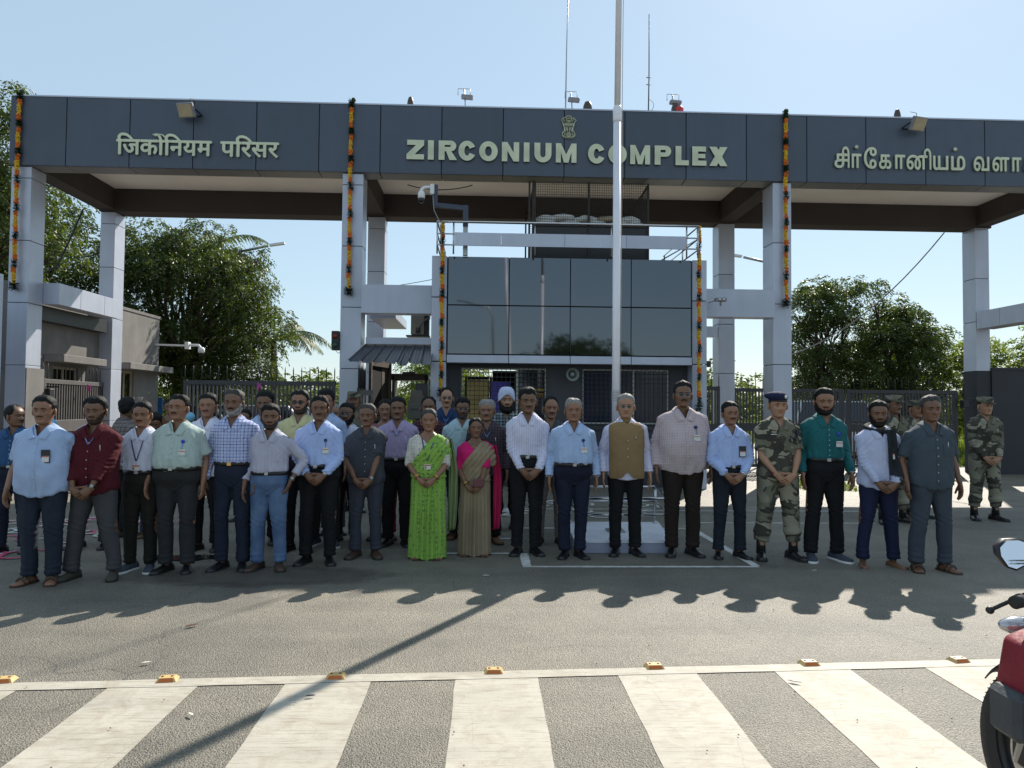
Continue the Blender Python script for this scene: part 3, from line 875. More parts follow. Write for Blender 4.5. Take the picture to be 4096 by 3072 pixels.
# ---------------- items on top of the gantry
def toplight(x, label):
    r_ = thing('roof_lamp', label, 'lamp', (x, 14.5, 7.12), 0, 'small lamps on posts above the fascia')
    m = MB(); m.tube([(.02, 0, 0), (.01, 0, .7), (-.02, 0, 1.0)], .014, 6); m.build('post', M['galv'], r_)
    m = MB(); m.bbox(-.13, -.06, .79, .11, .06, .86, .01); m.build('housing', M['grey_plain'], r_, None, (0, R(4), 0))
    m = MB(); m.tube([(-.14, -.04, .84), (-.14, -.04, .98), (.11, -.04, .98), (.11, -.04, .84)], .008, 5); m.build('bracket', M['galv'], r_)
toplight(-.47, 'small lamp on a post above the letters of the first English word')
toplight(1.74, 'small lamp on a post beside the tall thin mast above the emblem')
toplight(3.87, 'small lamp on a post above a red topped dome, right of the flagpole')
def mast(x, z1, r, label, loop=False):
    r_ = thing('antenna_mast', label, 'mast', (x, 14.5, 7.12))
    m = MB(); m.tube([(0, 0, 0), (.02, 0, (z1-7.12)*.5), (.06 if not loop else .02, 0, z1-7.12)], [r*1.3, r, r*.9], 8); m.build('pole', M['galv'] if not loop else M['brown_plain'], r_)
    if loop:
        m = MB(); m.tube([(.02+.10*math.sin(a), 0, .75+.12*math.cos(a)) for a in np.linspace(0, PI, 9)], .006, 5); m.build('cable_loop', M['wire_pale'], r_)
        for z in (1.18, 1.33):
            m = MB(); m.tube([(-.04, -.02, z), (.05, -.02, z)], .012, 6); m.build('clamp', M['galv'], r_)
mast(1.61, 10.75, .012, 'tall thin mast rising out of the picture above the emblem')
mast(3.34, 9.8, .012, 'short antenna mast with a cable loop to the right of the flagpole', True)
def dome(x, r, label, red=False):
    r_ = thing('siren_dome', label, 'siren', (x, 14.45, 7.12), 0, 'dark domes along the canopy top')
    m = MB(); m.lathe([(r*.8, 0), (r*.8, .5), (r, .55), (r, .60), (r*.9, .68), (r*.6, .76), (r*.02, .79)], 14); m.build('dome_cover', M['brown_plain'], r_)
    if red:
        m = MB(); m.ball((.07, -.06, .62), .09, 10, 8); m.build('red_lens', mat('red_beacon_lens', (.5, .03, .03), .4), r_)
dome(-1.58, .07, 'smallest dark dome on the canopy top, left of the first lamp')
dome(2.07, .10, 'dark brown dome on the canopy top just left of the flagpole')
dome(3.90, .09, 'dark dome with a red lens on the canopy top under the right lamp', True)
dome(8.62, .07, 'low dark dome on the canopy top beside the right floodlight')

# ================================================================== booth
booth = thing('security_booth', 'two storey guard booth with mirrored glass front and barred windows below', 'guard booth', (0, 0, 0))
BY = 13.68
m = MB(); m.box(-1.0, BY+.1, 2.43, 4.28, 16.6, 4.44); m.build('upper_wall', M['seam'], booth)
XS = [-.73, .31, 1.51, 2.72, 4.03]
XS = [-.73, .455, 1.645, 2.835, 4.02]
for (z0, z1) in ((2.58, 3.51), (3.53, 4.46)):
    for a, b in zip(XS[:-1], XS[1:]):
        m = MB(); m.bbox(a+.008, BY+.01, z0, b-.008, BY+.03, z1, .002); m.build('glass_pane', M['mirror_glass'], booth)
for x0, x1 in ((-1.04, -.75), (4.04, 4.32)):
    for z0, z1 in ((0, 1.19), (1.2, 2.42), (2.43, 3.66), (3.67, 4.47)):
        m = MB(); m.bbox(x0, BY, z0+.004, x1, BY+.75, z1-.004, .004); m.build('pilaster_panel', M['acp_silver'], booth)
for a, b in zip([-.74, .455, 1.645, 2.835], [.455, 1.645, 2.835, 4.03]):
    m = MB(); m.bbox(a+.006, BY-.02, 2.405, b-.006, BY+.3, 2.555, .004); m.build('ledge_panel', M['acp_silver'], booth)
# ground floor wall with openings
def wall_with_holes(mb, x0, x1, y0, y1, z0, z1, holes, mi=0):
    xs = sorted({x0, x1, *[h[0] for h in holes], *[h[1] for h in holes]})
    zs = sorted({z0, z1, *[h[2] for h in holes], *[h[3] for h in holes]})
    for a, b in zip(xs[:-1], xs[1:]):
        for c, d in zip(zs[:-1], zs[1:]):
            mx, mz = (a+b)/2, (c+d)/2
            if any(h[0] < mx < h[1] and h[2] < mz < h[3] for h in holes): continue
            mb.box(a, y0, c, b, y1, d, mi)
WY = 14.02
m = MB(); wall_with_holes(m, -.745, 4.035, WY, WY+.2, 0, 2.40, [(-.47, 1.22, 1.24, 2.33), (1.93, 3.66, 1.24, 2.33)]); m.build('wall', M['dark_paint'], booth)
m = MB(); m.box(-.745, WY-.08, 0, 4.035, WY-.002, 1.13); m.box(-.745, WY-.11, 1.131, 4.035, WY-.002, 1.19); m.build('sill_wall', M['dark_paint2'], booth)
m = MB(); m.box(-.745, BY+.31, 2.402, 4.035, WY+.2, 2.43); m.build('soffit', M['dark_paint'], booth)
m = MB(); m.box(-.75, 16.45, 0, 4.03, 16.6, .85); m.box(.19, 16.45, .851, 4.03, 16.6, 2.4); m.box(-.745, WY+.2, .0, -.6, 16.4, 2.4); m.box(3.88, WY+.2, .0, 4.035, 16.4, 2.4); m.build('rear_wall', M['void'], booth)  # rear wall left open at one side so sun reaches the cream panel
def barred_window(x0, x1, z0, z1, sashes):
    f = MB()
    for a, b in ((x0, x0+.03), (x1-.03, x1)): f.box(a, WY+.01, z0, b, WY+.07, z1)
    f.box(x0+.03, WY+.01, z0, x1-.03, WY+.07, z0+.03); f.box(x0+.03, WY+.01, z1-.03, x1-.03, WY+.07, z1)
    for s in sashes: f.box(s-.02, WY+.01, z0+.03, s+.02, WY+.07, z1-.03)
    w = f.build('window', M['frame_pale'], booth)
    g_ = MB(); n = int((x1-x0)/.088)
    for i in range(n+1):
        x = x0+.01+(x1-x0-.02)*i/n; g_.beam((x, WY-.03, z0-.02), (x, WY-.03, z1+.02), .010)
    k = int((z1-z0)/.088)
    for i in range(k+1):
        z = z0+(z1-z0)*i/k; g_.beam((x0-.02, WY-.042, z), (x1+.02, WY-.042, z), .012)
    g_.build('grille', M['black'], w)
    return w
w1 = barred_window(-.47, 1.22, 1.24, 2.33, [.64])
w2 = barred_window(1.93, 3.66, 1.24, 2.33, [2.62, 2.95])
m = MB(); m.box(.66, WY+.075, 1.27, 1.19, WY+.08, 2.30); m.build('pane', M['bay_glass'], w1)
for a, b in ((1.96, 2.6), (2.64, 2.93), (2.97, 3.63)):
    m = MB(); m.box(a, WY+.04, 1.27, b, WY+.045, 2.30); m.build('pane', mat('dark_blue_window_glass', (.012, .016, .045), .12), w2)
# inside, behind the left window
rm = thing('backlit_panel', 'backlit cream panel seen through the left barred booth window', 'board', (0, 0, 0))
t = NT('frosted_cream_panel'); co = t.coord(); c = t.ramp(t.noise(co, 2.5, 4), [(.3, (.40, .38, .25)), (.7, (.55, .53, .38))]); tr = t.new('BsdfTranslucent'); t.l(c, tr.inputs[0]); t.l(c, t.b.inputs[0])
mx = t.new('MixShader'); mx.inputs[0].default_value = .35; t.l(t.b.outputs[0], mx.inputs[1]); t.l(tr.outputs[0], mx.inputs[2]); t.l(mx.outputs[0], t.out.inputs[0])
m = MB(); m.box(-.40, 16.40, .94, .11, 16.405, 2.18); m.build('board', t.mat, rm)  # translucent panel added at the rear opening, made to glow with sun behind it
m = MB(); m.box(-.46, 16.37, .88, -.405, 16.43, 2.25); m.box(.115, 16.37, .88, .17, 16.43, 2.25); m.box(-.4, 16.37, 2.185, .11, 16.43, 2.25); m.build('panel_frame', M['grey_plain'], rm)
lb = MB(); lb.box(-.44, 14.45, 1.26, .07, 14.47, 2.28)
ct = thing('window_curtain', 'purple curtain inside the left barred booth window', 'curtain', (0, 0, 0))
m = MB(); 
pts = [(.13+.40*i/16, 14.40+.02*math.sin(i*1.3)) for i in range(17)]
m.add([(x, y, 1.0) for x, y in pts]+[(x, y, 2.08) for x, y in pts]+[(x, y+.01, 1.0) for x, y in pts]+[(x, y+.01, 2.08) for x, y in pts],
      [(i, i+1, 18+i, 17+i) for i in range(16)]+[(34+i, 51+i, 52+i, 35+i) for i in range(16)])
m.build('curtain_cloth', M['curtain_purple'], ct)
# door signs fixed inside the pane
for z0, z1, txt, mt, lab, sz in ((1.875, 1.93, 'DUTY OFFICER', M['sign_yellow'], 'narrow yellow DUTY OFFICER plate behind the window bars', .052), (1.76, 1.84, 'CONTROL ROOM', M['sign_orange'], 'orange CONTROL ROOM plate under the yellow one behind the window bars', .070)):
    s_ = thing('door_sign', lab, 'sign', (0, 0, 0))
    m = MB(); m.box(.67, WY+.055, z0, 1.17, WY+.065, z1); m.build('plate', mt, s_)
    me = text_mesh(txt, sz, .001, [M['black']], .0012, 'sign_text'); link('sign_text', me, s_, (.69, WY+.053, z0+.012), (PI/2, 0, 0))
# horn loudspeaker
h_ = thing('horn_loudspeaker', 'round grey horn loudspeaker between the two barred windows', 'loudspeaker', (1.70, 13.80, 2.20))
m = MB(); m.lathe([(.125, -.12), (.118, -.115), (.08, -.04), (.045, .02), (.05, .1), (.05, .17), (.02, .19)], 24, axis='y'); del m.f[-2], m.m[-2], m.s[-2]; m.build('horn', mat('grey_green_horn', (.20, .22, .20), .5), h_)
m = MB(); m.lathe([(.001, -.10), (.045, -.06), (.055, -.03)], 16, axis='y'); m.build('phase_plug', M['grey_plain'], h_)
m = MB(); m.beam((0, .1, 0), (0, .22, 0), .03); m.build('bracket', M['black'], h_)
# balcony railing on the booth roof
m = MB(); m.box(-1.0, BY+.35, 4.445, 4.28, 16.6, 4.52); m.build('roof_slab', M['dark_paint'], booth)
rl = thing('balcony_railing', 'stainless steel railing with a silver panel band on the booth roof', 'railing', (0, 0, 0))
RY = 13.45
for z in (5.08, 4.84, 4.63):
    m = MB(); m.tube([(-.93, RY, z), (4.10, RY, z)], .019 if z > 5 else .014, 8); m.build('rail', M['steel'], rl)
for y0_, x_ in ((0, -.93), (0, 4.10)):
    for z in (5.08, 4.84, 4.63):
        m = MB(); m.tube([(x_, RY, z), (x_, 16.2, z)], .014, 8); m.build('rail', M['steel'], rl)
for x in (-.93, -.62, .93, 2.40, 3.86, 4.08):
    m = MB(); m.tube([(x, RY+.015, 4.46), (x, RY+.015, 5.07)], .016, 8); m.build('post', M['steel'], rl)
for y in (14.6, 16.1):
    for x in (-.93, 4.10):
        m = MB(); m.tube([(x, y, 4.46), (x, y, 5.07)], .016, 8); m.build('post', M['steel'], rl)
m = MB(); m.tube([(3.87, RY+.02, 4.86), (4.12, 14.3, 5.06)], .012, 6); m.tube([(3.4, 14.2, 4.47), (4.08, 13.5, 4.83)], .012, 6); m.build('brace', M['steel'], rl)
for a, b in ((-.60, .285), (.285, 1.50), (1.50, 2.68), (2.68, 3.84)):
    m = MB(); m.bbox(a+.003, RY-.03, 4.615, b-.003, RY-.018, 4.865, .002); m.build('band_panel', M['acp_silver'], rl)
# sentry cage
sc_ = thing('sentry_cage', 'black sheet and wire mesh sentry cage on top of the booth', 'sentry post', (0, 0, 0))
m = MB(); m.box(.98, 14.3, 4.52, 3.30, 14.34, 5.25); m.box(.98, 14.34, 4.52, 1.02, 16.2, 5.25); m.box(3.26, 14.34, 4.52, 3.30, 16.2, 5.25); m.build('sheet_wall', M['black'], sc_)
for x in (.87, .96, 2.08, 3.30): m = MB(); m.beam((x, 14.29, 4.52), (x, 14.29, 6.15), .04 if x != .96 else .07); m.build('post', M['rust'], sc_)
for x in (.90, 3.30, 1.75, 2.60): m = MB(); m.beam((x, 16.1, 4.52), (x, 16.1, 6.15), .035); m.build('post', M['rust'], sc_)
m = MB()
for z in (5.27, 6.0): m.beam((.9, 16.1, z), (3.3, 16.1, z), .035)
for x in (.96, 3.30): m.beam((x, 14.3, 6.12), (x, 16.1, 6.0), .03)
m.beam((.96, 14.29, 5.26), (3.3, 14.29, 5.26), .04); m.build('frame', M['rust'], sc_)
m = MB()
for y, z0 in ((14.27, 5.28), (16.08, 5.28)):
    for i in range(50): x = 1.0+2.28*i/49; m.beam((x, y, z0), (x, y, 6.14), .006)
    for i in range(18): z = z0+.86*i/17; m.beam((1.0, y, z), (3.28, y, z), .006)
for i in range(30): y = 14.35+1.7*i/29; m.beam((3.29, y, 5.28), (3.29, y, 6.1), .006)
for i in range(17): z = 5.28+.82*i/16; m.beam((3.29, 14.33, z), (3.29, 16.05, z), .006)
m.build('wire_mesh', M['rust'], sc_)
def sandbag(x, y, z, w, lab):
    mb = MB(); mb.ball((0, 0, 0), 1, 18, 12, 0, (w/2, .16, .085))
    V = np.array(mb.v); V[:, 2] += .018*vnoise(V*9+x*7); V[:, 0] *= 1+.06*vnoise(V*5+x)
    V[:, 2] = np.where(V[:, 2] < -.06, -.06, V[:, 2]); mb.v = [tuple(p) for p in V]
    o = mb.build('sandbag', M['sandbag'], None, (x, y, z+.06)); tag(o, lab, 'sandbag', 'white sandbags stacked in the sentry cage')
for x, z, w, lab in ((1.22, 5.27, .52, 'white sandbag at the left end of the bottom row'), (1.74, 5.27, .50, 'white sandbag second from left in the bottom row'), (2.26, 5.27, .48, 'white sandbag in the middle of the bottom row'),
                     (2.72, 5.27, .40, 'white sandbag right of the flagpole in the bottom row'), (3.06, 5.27, .42, 'white sandbag at the right end of the bottom row'),
                     (1.22, 5.37, .42, 'white sandbag on the far left of the upper row'), (1.58, 5.41, .50, 'white sandbag highest on the pile, left of the centre post'), (2.05, 5.37, .52, 'white sandbag on the upper row behind the centre post'),
                     (2.96, 5.37, .46, 'white sandbag on the upper row right of the flagpole')):
    sandbag(x, 14.5+random.uniform(-.03, .03), z, w, lab)
o = thing('paper_roll', 'rolled frayed straw mat lying on the sandbags beside the flagpole', 'roll', (2.5, 14.42, 5.44), R(8))
m = MB(); m.tube([(-.2, 0, -.02), (.16, 0, .03)], [.055, .05], 12); m.build('mat_roll', mat('straw_mat', (.5, .42, .3), .9), o)
m = MB()
for i in range(14): m.tube([(.14, 0, .03), (.14+random.uniform(.05, .14), random.uniform(-.04, .04), .03+random.uniform(-.03, .1))], .003, 4)
m.build('frayed_ends', mat('straw_end', (.55, .5, .35), .9), o)
# CCTV arm on the roof
c_ = thing('cctv_camera', 'white dome camera on a bent dark blue pole at the booth roof', 'camera', (0, 0, 0))
m = MB(); m.beam((-.40, 13.62, 4.46), (-.40, 13.62, 5.33), .09); m.build('post', M['galv'], c_)
m = MB(); m.beam((-.40, 13.57, 5.02), (-.40, 13.57, 5.42), .10); m.beam((-.36, 13.56, 5.36), (-1.02, 13.56, 5.42), .085); m.beam((-.98, 13.55, 5.38), (-.98, 13.55, 5.80), .085); m.build('bent_arm', M['dark_metal'], c_)
m = MB(); m.bbox(-1.08, 13.46, 5.60, -1.0, 13.54, 5.80, .01); m.tube([(-1.04, 13.5, 5.74), (-1.18, 13.47, 5.73), (-1.24, 13.46, 5.68), (-1.24, 13.46, 5.62)], [.03, .03, .035, .045], 10); m.lathe([(.03, .10), (.065, .06), (.07, -.03), (.06, -.05)], 16, (-1.24, 13.46, 5.56)); m.build('camera_body', M['white_metal'], c_)
m = MB(); m.ball((-1.24, 13.46, 5.48), .058, 14, 10); m.build('dome_lens', mat('black_dome_glass', (.01, .01, .012), .08), c_)
m = MB(); m.tube([(-1.03, 13.5, 5.62), (-1.0, 13.48, 5.3), (-.88, 13.42, 5.05), (-.84, 13.44, 4.6)], .008, 6); m.build('cable', M['wire_pale'], c_)
c_ = thing('cctv_camera', 'small box camera on a bracket at the right connector beam', 'camera', (0, 0, 0))
m = MB(); m.tube([(4.33, 13.6, 3.62), (4.50, 13.58, 3.68)], .012, 6); m.bbox(4.44, 13.5, 3.64, 4.66, 13.6, 3.71, .01); m.tube([(4.55, 13.55, 3.56), (4.55, 13.55, 3.64)], .02, 8); m.build('camera_body', M['grey_plain'], c_)
m = MB(); m.lathe([(.022, -.004), (.022, .004)], 12, (4.52, 13.497, 3.675), 'y'); m.lathe([(.022, -.004), (.022, .004)], 12, (4.60, 13.497, 3.675), 'y'); m.build('lens', M['steel'], c_)
# small junction box right of the booth
m = MB(); m.bbox(4.33, 13.75, 2.38, 4.43, 13.85, 2.50, .01); tag(m.build('junction_box', M['black']), 'small black box on the right side of the booth pilaster', 'box')

# ================================================================== pedestrian entry between column and booth
aw = thing('corrugated_awning', 'dented dark corrugated sheet awning over the pedestrian entry', 'awning', (0, 0, 0))
m = MB(); A = []; Bq = []
n = 84
for i in range(n+1):
    t_ = i/n; ph = (t_*7) % 1
    zz = .035 if ph < .10 else (.012*(1-abs(ph-.14)/.04) if ph < .18 else .003*math.sin(ph*50))
    w_ = .012*math.sin(t_*19)+(-.04 if .62 < t_ < .72 else 0)*1.0
    A.append((-2.40+1.36*t_, 14.30, 2.76+zz)); Bq.append((-2.50+1.52*t_, 13.05, 2.36+zz+w_-.03*t_))
m.add(A+Bq+[(x, y, z-.006) for x, y, z in A+Bq], [(i, i+1, n+2+i, n+1+i) for i in range(n)]+[(2*n+2+i, 3*n+3+i, 3*n+4+i, 2*n+3+i) for i in range(n)]+[(n+1+i, n+2+i, 3*n+4+i, 3*n+3+i) for i in range(n)])
m.build('roof_sheet', M['awning'], aw)
m = MB(); m.box(-2.40, 14.30, 2.70, -1.06, 14.34, 2.80); m.build('fixing_batten', M['wood_old'], aw)
dr = thing('entry_door', 'open weathered wooden door with dark panel inside the pedestrian entry', 'door', (0, 0, 0))
m = MB(); m.box(-2.36, 14.55, 0, -2.30, 14.62, 2.52); m.box(-2.10, 15.45, 0, -2.02, 15.52, 2.5); m.beam((-2.33, 14.6, 2.45), (-2.06, 15.5, 2.45), .06, .14); m.beam((-2.33, 14.6, 1.3), (-2.06, 15.5, 1.3), .05, .10); m.build('door_frame', M['wood_old'], dr)
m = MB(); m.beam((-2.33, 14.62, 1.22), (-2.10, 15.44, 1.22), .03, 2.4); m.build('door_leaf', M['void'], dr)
m = MB(); m.beam((-2.20, 15.12, 1.25), (-2.12, 15.42, 1.25), .06, 2.46); m.build('door_leaf', M['wood_old'], dr)
wg = thing('wicket_gate', 'narrow dark spiked side gate beside the open entry door', 'gate', (0, 0, 0))
for i in range(6):
    m = MB(); x = -2.42+.005*i; y = 13.75-.16*i*0+.12*i; m.tube([(x, y, 1.9), (x, y, 2.25), (x, y, 2.36)], [.014, .014, .001], 6); m.build('spike', M['gate_dark'], wg)
m = MB(); m.box(-2.44, 13.7, 0, -2.40, 14.5, 1.9); m.build('gate_panel', M['gate_dark'], wg)
m = MB(); m.box(-2.385, 13.70, 1.76, -2.14, 13.74, 1.86); m.box(-2.385, 13.7, 0, -2.33, 13.74, 1.75); m.box(-2.18, 13.7, 0, -2.14, 13.74, 1.75); m.build('gate_frame', M['gate'], wg)
md = thing('metal_detector', 'walk-through metal detector frame beyond the pedestrian entry', 'metal detector', (0, 0, 0))
for x in (-2.0, -1.30): m = MB(); m.bbox(x, 15.4, 0, x+.06, 15.9, 2.22, .01); m.build('side_panel', M['brown_plain'], md)
m = MB(); m.bbox(-2.02, 15.4, 2.12, -1.22, 15.9, 2.26, .015); m.bbox(-1.78, 15.38, 2.22, -1.5, 15.7, 2.3, .01); m.build('top_unit', M['brown_plain'], md)
pd = thing('card_reader_kiosk', 'brown pedestal machine with a slot standing in the pedestrian entry', 'kiosk', (-1.22, 12.6, 0))
m = MB(); m.bbox(-.03, 0, 0, .03, .06, 1.3, .005); m.build('pedestal', M['black'], pd)
m = MB(); m.prism([(-.12, 1.38), (.17, 1.38), (.17, 1.62), (.10, 1.84), (-.07, 1.84), (-.12, 1.62)], .02, .26); m.build('machine_body', mat('bronze_brown_enamel', (.07, .055, .042), .4), pd)
m = MB(); m.bbox(-.13, -.06, 1.33, .10, .02, 1.60, .01); m.build('front_unit', mat('olive_brown_enamel', (.06, .055, .045), .4), pd)
m = MB(); m.box(-.085, -.064, 1.49, .055, -.061, 1.515); m.build('card_slot', M['black'], pd)
m = MB(); m.bbox(-1.0-.28, 13.2, 1.30, -1.06, 13.4, 1.98, .01); tag(m.build('equipment_cabinet', M['black']), 'black cabinet against the left pilaster of the booth', 'cabinet')
ac = thing('air_conditioner_unit', 'beige outdoor air conditioner unit hung in the gap beside the booth', 'air conditioner', (0, 0, 0))
m = MB(); m.bbox(-1.60, 15.3, 3.10, -1.31, 15.6, 3.62, .01); m.build('casing', mat('beige_sheet_metal', (.32, .29, .24), .5), ac)
m = MB(); m.box(-1.30, 15.32, 3.08, -1.22, 15.6, 3.62); m.box(-1.70, 15.3, 3.06, -1.2, 15.6, 3.09); m.build('bracket', M['black'], ac)
m = MB()
for k in range(3): m.tube([(-1.18, 15.28, 3.5-.03*k), (-1.34, 15.25, 3.38), (-1.46, 15.26, 3.2+.01*k)], .011, 6)
m.build('pipe', M['wire_pale'], ac)
m = MB(); m.bbox(-1.49, 15.26, 3.13, -1.40, 15.30, 3.25, .005); m.build('valve_cover', M['black'], ac)

# ---------------- traffic signal on the left column
tl = thing('traffic_signal', 'black two lamp traffic signal on the left side of the second column', 'traffic light', (-2.95, 14.10, 2.84))
m = MB(); m.bbox(-.075, -.02, -.19, .075, .12, .19, .01); m.build('housing', M['black'], tl)
for z, mt in ((.09, 'red_lens'), (-.09, 'green_lens')):
    m = MB(); m.lathe([(.058, -.03), (.05, -.036), (.002, -.04)], 18, (0, 0, z), 'y'); m.build('lens', M[mt], tl)
    m = MB(); m.tube([(.066*math.cos(a), -.06, z+.066*math.sin(a)) for a in np.linspace(0, PI, 9)], (.004), 5); m.build('visor', M['black'], tl)
m = MB(); m.tube([(0, .05, -.19), (.05, .05, -.25), (.1, .08, -.2)], .006, 5); m.build('cable', M['wire'], tl)

# ================================================================== flag platform, pole and rails
pf = thing('flag_platform', 'low white painted concrete platform carrying the flagpole', 'platform', (0, 0, 0))
m = MB(); m.prism([(.99, 7.625), (2.025, 7.625), (2.195, 8.915), (1.035, 8.915)], .0, .112, 0, 'xy'); m.build('plinth_side', plaster('bluish_shaded_whitewash', (.34, .36, .47), .3), pf)  # bluish whitewash, darkened in colour so the sides read as shaded
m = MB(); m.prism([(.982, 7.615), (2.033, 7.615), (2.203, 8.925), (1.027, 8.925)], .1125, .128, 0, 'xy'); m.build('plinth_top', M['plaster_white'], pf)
pr = thing('platform_railing', 'short stainless steel railing around the flag platform', 'railing', (0, 0, 0))
C4 = [(1.03, 7.70), (2.02, 7.70), (2.14, 8.84), (1.08, 8.84)]
for (x, y) in C4: m = MB(); m.tube([(x, y, .128), (x, y, .58)], .017, 8); m.lathe([(.035, .128), (.035, .145), (.018, .15)], 10, (x, y, 0)); m.build('post', M['steel'], pr)
for k in range(4):
    a, b = C4[k], C4[(k+1) % 4]
    for z in (.575, .40):
        m = MB(); m.tube([(a[0], a[1], z), (b[0], b[1], z)], .014 if z < .5 else .018, 8); m.build('rail', M['steel'], pr)
fp = thing('flagpole', 'tall white flagpole with a rope standing on the low white platform', 'flagpole', (1.53, 8.25, .128))
m = MB(); m.tube([(0, 0, 0), (.005, 0, 4.87)], [.046, .045], 24); m.build('lower_tube', M['pole_paint'], fp)
m = MB(); m.lathe([(.045, 4.80), (.052, 4.83), (.052, 4.96), (.044, 4.99), (.038, 5.0)], 24, (.005, 0, 0)); m.build('joint_collar', M['pole_paint'], fp)
m = MB(); m.tube([(.005, 0, 4.98), (.05, 0, 9.8)], [.037, .034], 20); m.build('upper_tube', M['pole_paint'], fp)
m = MB(); m.tube([(.055, -.01, 1.55), (.062, -.01, 5.2), (.095, -.01, 9.8)], .004, 5)
for k in range(7): m.tube([(.05*math.cos(a), .05*math.sin(a), 1.52+.018*k) for a in np.linspace(0, 2*PI, 13)], .004, 4)
m.build('halyard_rope', mat('grey_rope', (.45, .43, .42), .8), fp)
m = MB(); m.bbox(-.10, -.10, 0, .10, .10, .02, .004); m.build('base_plate', M['galv'], fp)
# things behind the viewpoint that the mirrored glass shows
bp = thing('lamp_post', 'white street pole behind the photographer, seen only in the booth glass', 'lamp post', (1.05, -3.0, 0))
m = MB(); m.tube([(0, 0, 0), (.0, 0, 4), (-.12, 0, 6.2), (-.25, 0, 8.5)], [.10, .09, .075, .05], 16); m.build('pole', M['pole_paint'], bp)
bp = thing('street_lamp', 'curved street lamp beyond the road, mirrored in the booth glass', 'street lamp', (.5, -17, 0))
m = MB(); m.tube([(0, 0, 0), (0, 0, 7.2), (-.3, 0, 7.8), (-1.8, 0, 8.2)], [.08, .06, .05, .05], 10); m.build('pole', M['galv'], bp)
m = MB(); m.bbox(-2.3, -.12, 8.17, -1.8, .12, 8.25, .02); m.build('lamp_head', M['grey_plain'], bp)

# ================================================================== gates
def bar_mesh(h, w=.032, d=.03, mt=None):
    mb = MB(); mb.box(-w/2, -d/2, 0, w/2, d/2, h); return mb.mesh('bar', mt)
def spike_mesh(h, mt):
    mb = MB(); mb.tube([(0, 0, 0), (0, 0, h*.75), (0, 0, h)], [.011, .011, .001], 6); return mb.mesh('spike', mt)
def gate_leaf(p0, p1, ztop, zmid0, zmid1, zbot, mt, label, nbar, nsp, sph=.30, grp='spiked steel gate leaves'):
    dx, dy = p1[0]-p0[0], p1[1]-p0[1]; L = math.hypot(dx, dy); a = math.atan2(dy, dx)
    g_ = thing('gate', label, 'gate', (p0[0], p0[1], 0), a, grp)
    m = MB(); m.bbox(0, -.03, ztop-.09, L, .03, ztop, .004); m.build('top_rail', mt, g_)
    m = MB(); m.bbox(0, -.03, zbot, L, .03, zbot+.08, .004); m.build('bottom_rail', mt, g_)
    m = MB(); m.bbox(0.002, -.028, zmid0, L-.002, .028, zmid1, .004); m.build('middle_panel', mt, g_)
    for x in (0, L-.07): m = MB(); m.bbox(x, -.035, zbot-.05, x+.07, .035, ztop+.005, .004); m.build('stile', mt, g_)
    up = bar_mesh(ztop-.09-zmid1, .034, .03, mt); lo = bar_mesh(zmid0-zbot-.08, .034, .03, mt)
    for i in range(nbar):
        x = .07+(L-.14)*(i+.5)/nbar
        link('bar', up, g_, (x, 0, zmid1)); link('bar', lo, g_, (x, 0, zbot+.08))
    sm = spike_mesh(sph, mt)
    for i in range(nsp):
        x = .02+(L-.04)*i/(nsp-1); link('spike', sm, g_, (x, 0, ztop))
    return g_
gate_leaf((-6.12, 14.72), (-3.06, 14.72), 2.05, 1.02, 1.15, .15, M['gate_dark'], 'closed charcoal gate leaf with spikes left of the second column', 37, 19)
gate_leaf((-8.95, 14.75), (-9.12, 17.55), 2.05, .95, 1.2, .15, M['gate'], 'open grey brown gate leaf folded back along the left wall', 26, 17, .34)
gate_leaf((6.22, 17.6), (9.05, 17.6), 2.09, 1.02, 1.22, .12, M['gate_dark'], 'charcoal gate leaf behind the teal shirted man, right of the column', 34, 16)
gate_leaf((9.12, 17.6), (11.98, 17.6), 2.08, 1.02, 1.22, .12, M['gate_dark'], 'charcoal gate leaf behind the camouflaged guards beside the dark wall', 34, 17)
gate_leaf((4.35, 16.9), (5.65, 16.9), 2.1, 1.02, 1.2, .12, M['gate_dark'], 'narrow dark gate between the booth and the third rear column', 15, 8)
for (x, y, lab) in ((-9.05+.12, 14.9, 'black lock block on the left gate column'), (12.02, 17.4, 'black lock block on the right gate column')):
    r_ = thing('padlock_box', lab, 'gate lock', (x, y, 1.75))
    m = MB(); m.bbox(-.05, -.08, -.10, .09, .08, .10, .01); m.build('hinge_block', M['black'], r_)
    m = MB(); m.beam((0, -.05, .14), (.26, -.05, .14), .03); m.build('hinge_pin', M['black'], r_)
# tassels tied to the gates
for x, y, z, lab in ((-8.86, 16.3, 1.95, 'pink ribbon tuft tied on the open left gate'), (-4.58, 14.66, 1.98, 'pink and violet ribbon tuft on the closed left gate')):
    mb = MB(); rr = random.Random(3)
    for k in range(26):
        a = rr.uniform(0, 6.28); d = Vector((math.cos(a)*.05, -.02, rr.uniform(-.12, .05)))
        mb.tube([(0, 0, 0), d*.6, d+Vector((0, 0, -.02))], .007, 4)
    tag(mb.build('ribbon_tuft', mat('pink_ribbon', (.55, .10, .35), .6), None, (x, y, z)), lab, 'ribbon')

# ================================================================== right boundary wall, left guard building
bw = thing('boundary_wall', 'tall dark grey boundary wall at the right edge', 'wall', (0, 0, 0))
m = MB(); m.box(12.67, YB-.02, 0, 26, YB+.22, 2.60); m.build('wall_body', M['dark_paint2'], bw)
m = MB(); m.box(12.67, YB-.04, 2.601, 26, YB+.24, 2.66); m.build('wall_cap', M['dark_paint2'], bw)
lbg = thing('guard_building', 'grey plastered single storey building along the left side', 'building', (0, 0, 0))
WX = -9.22
m = MB()
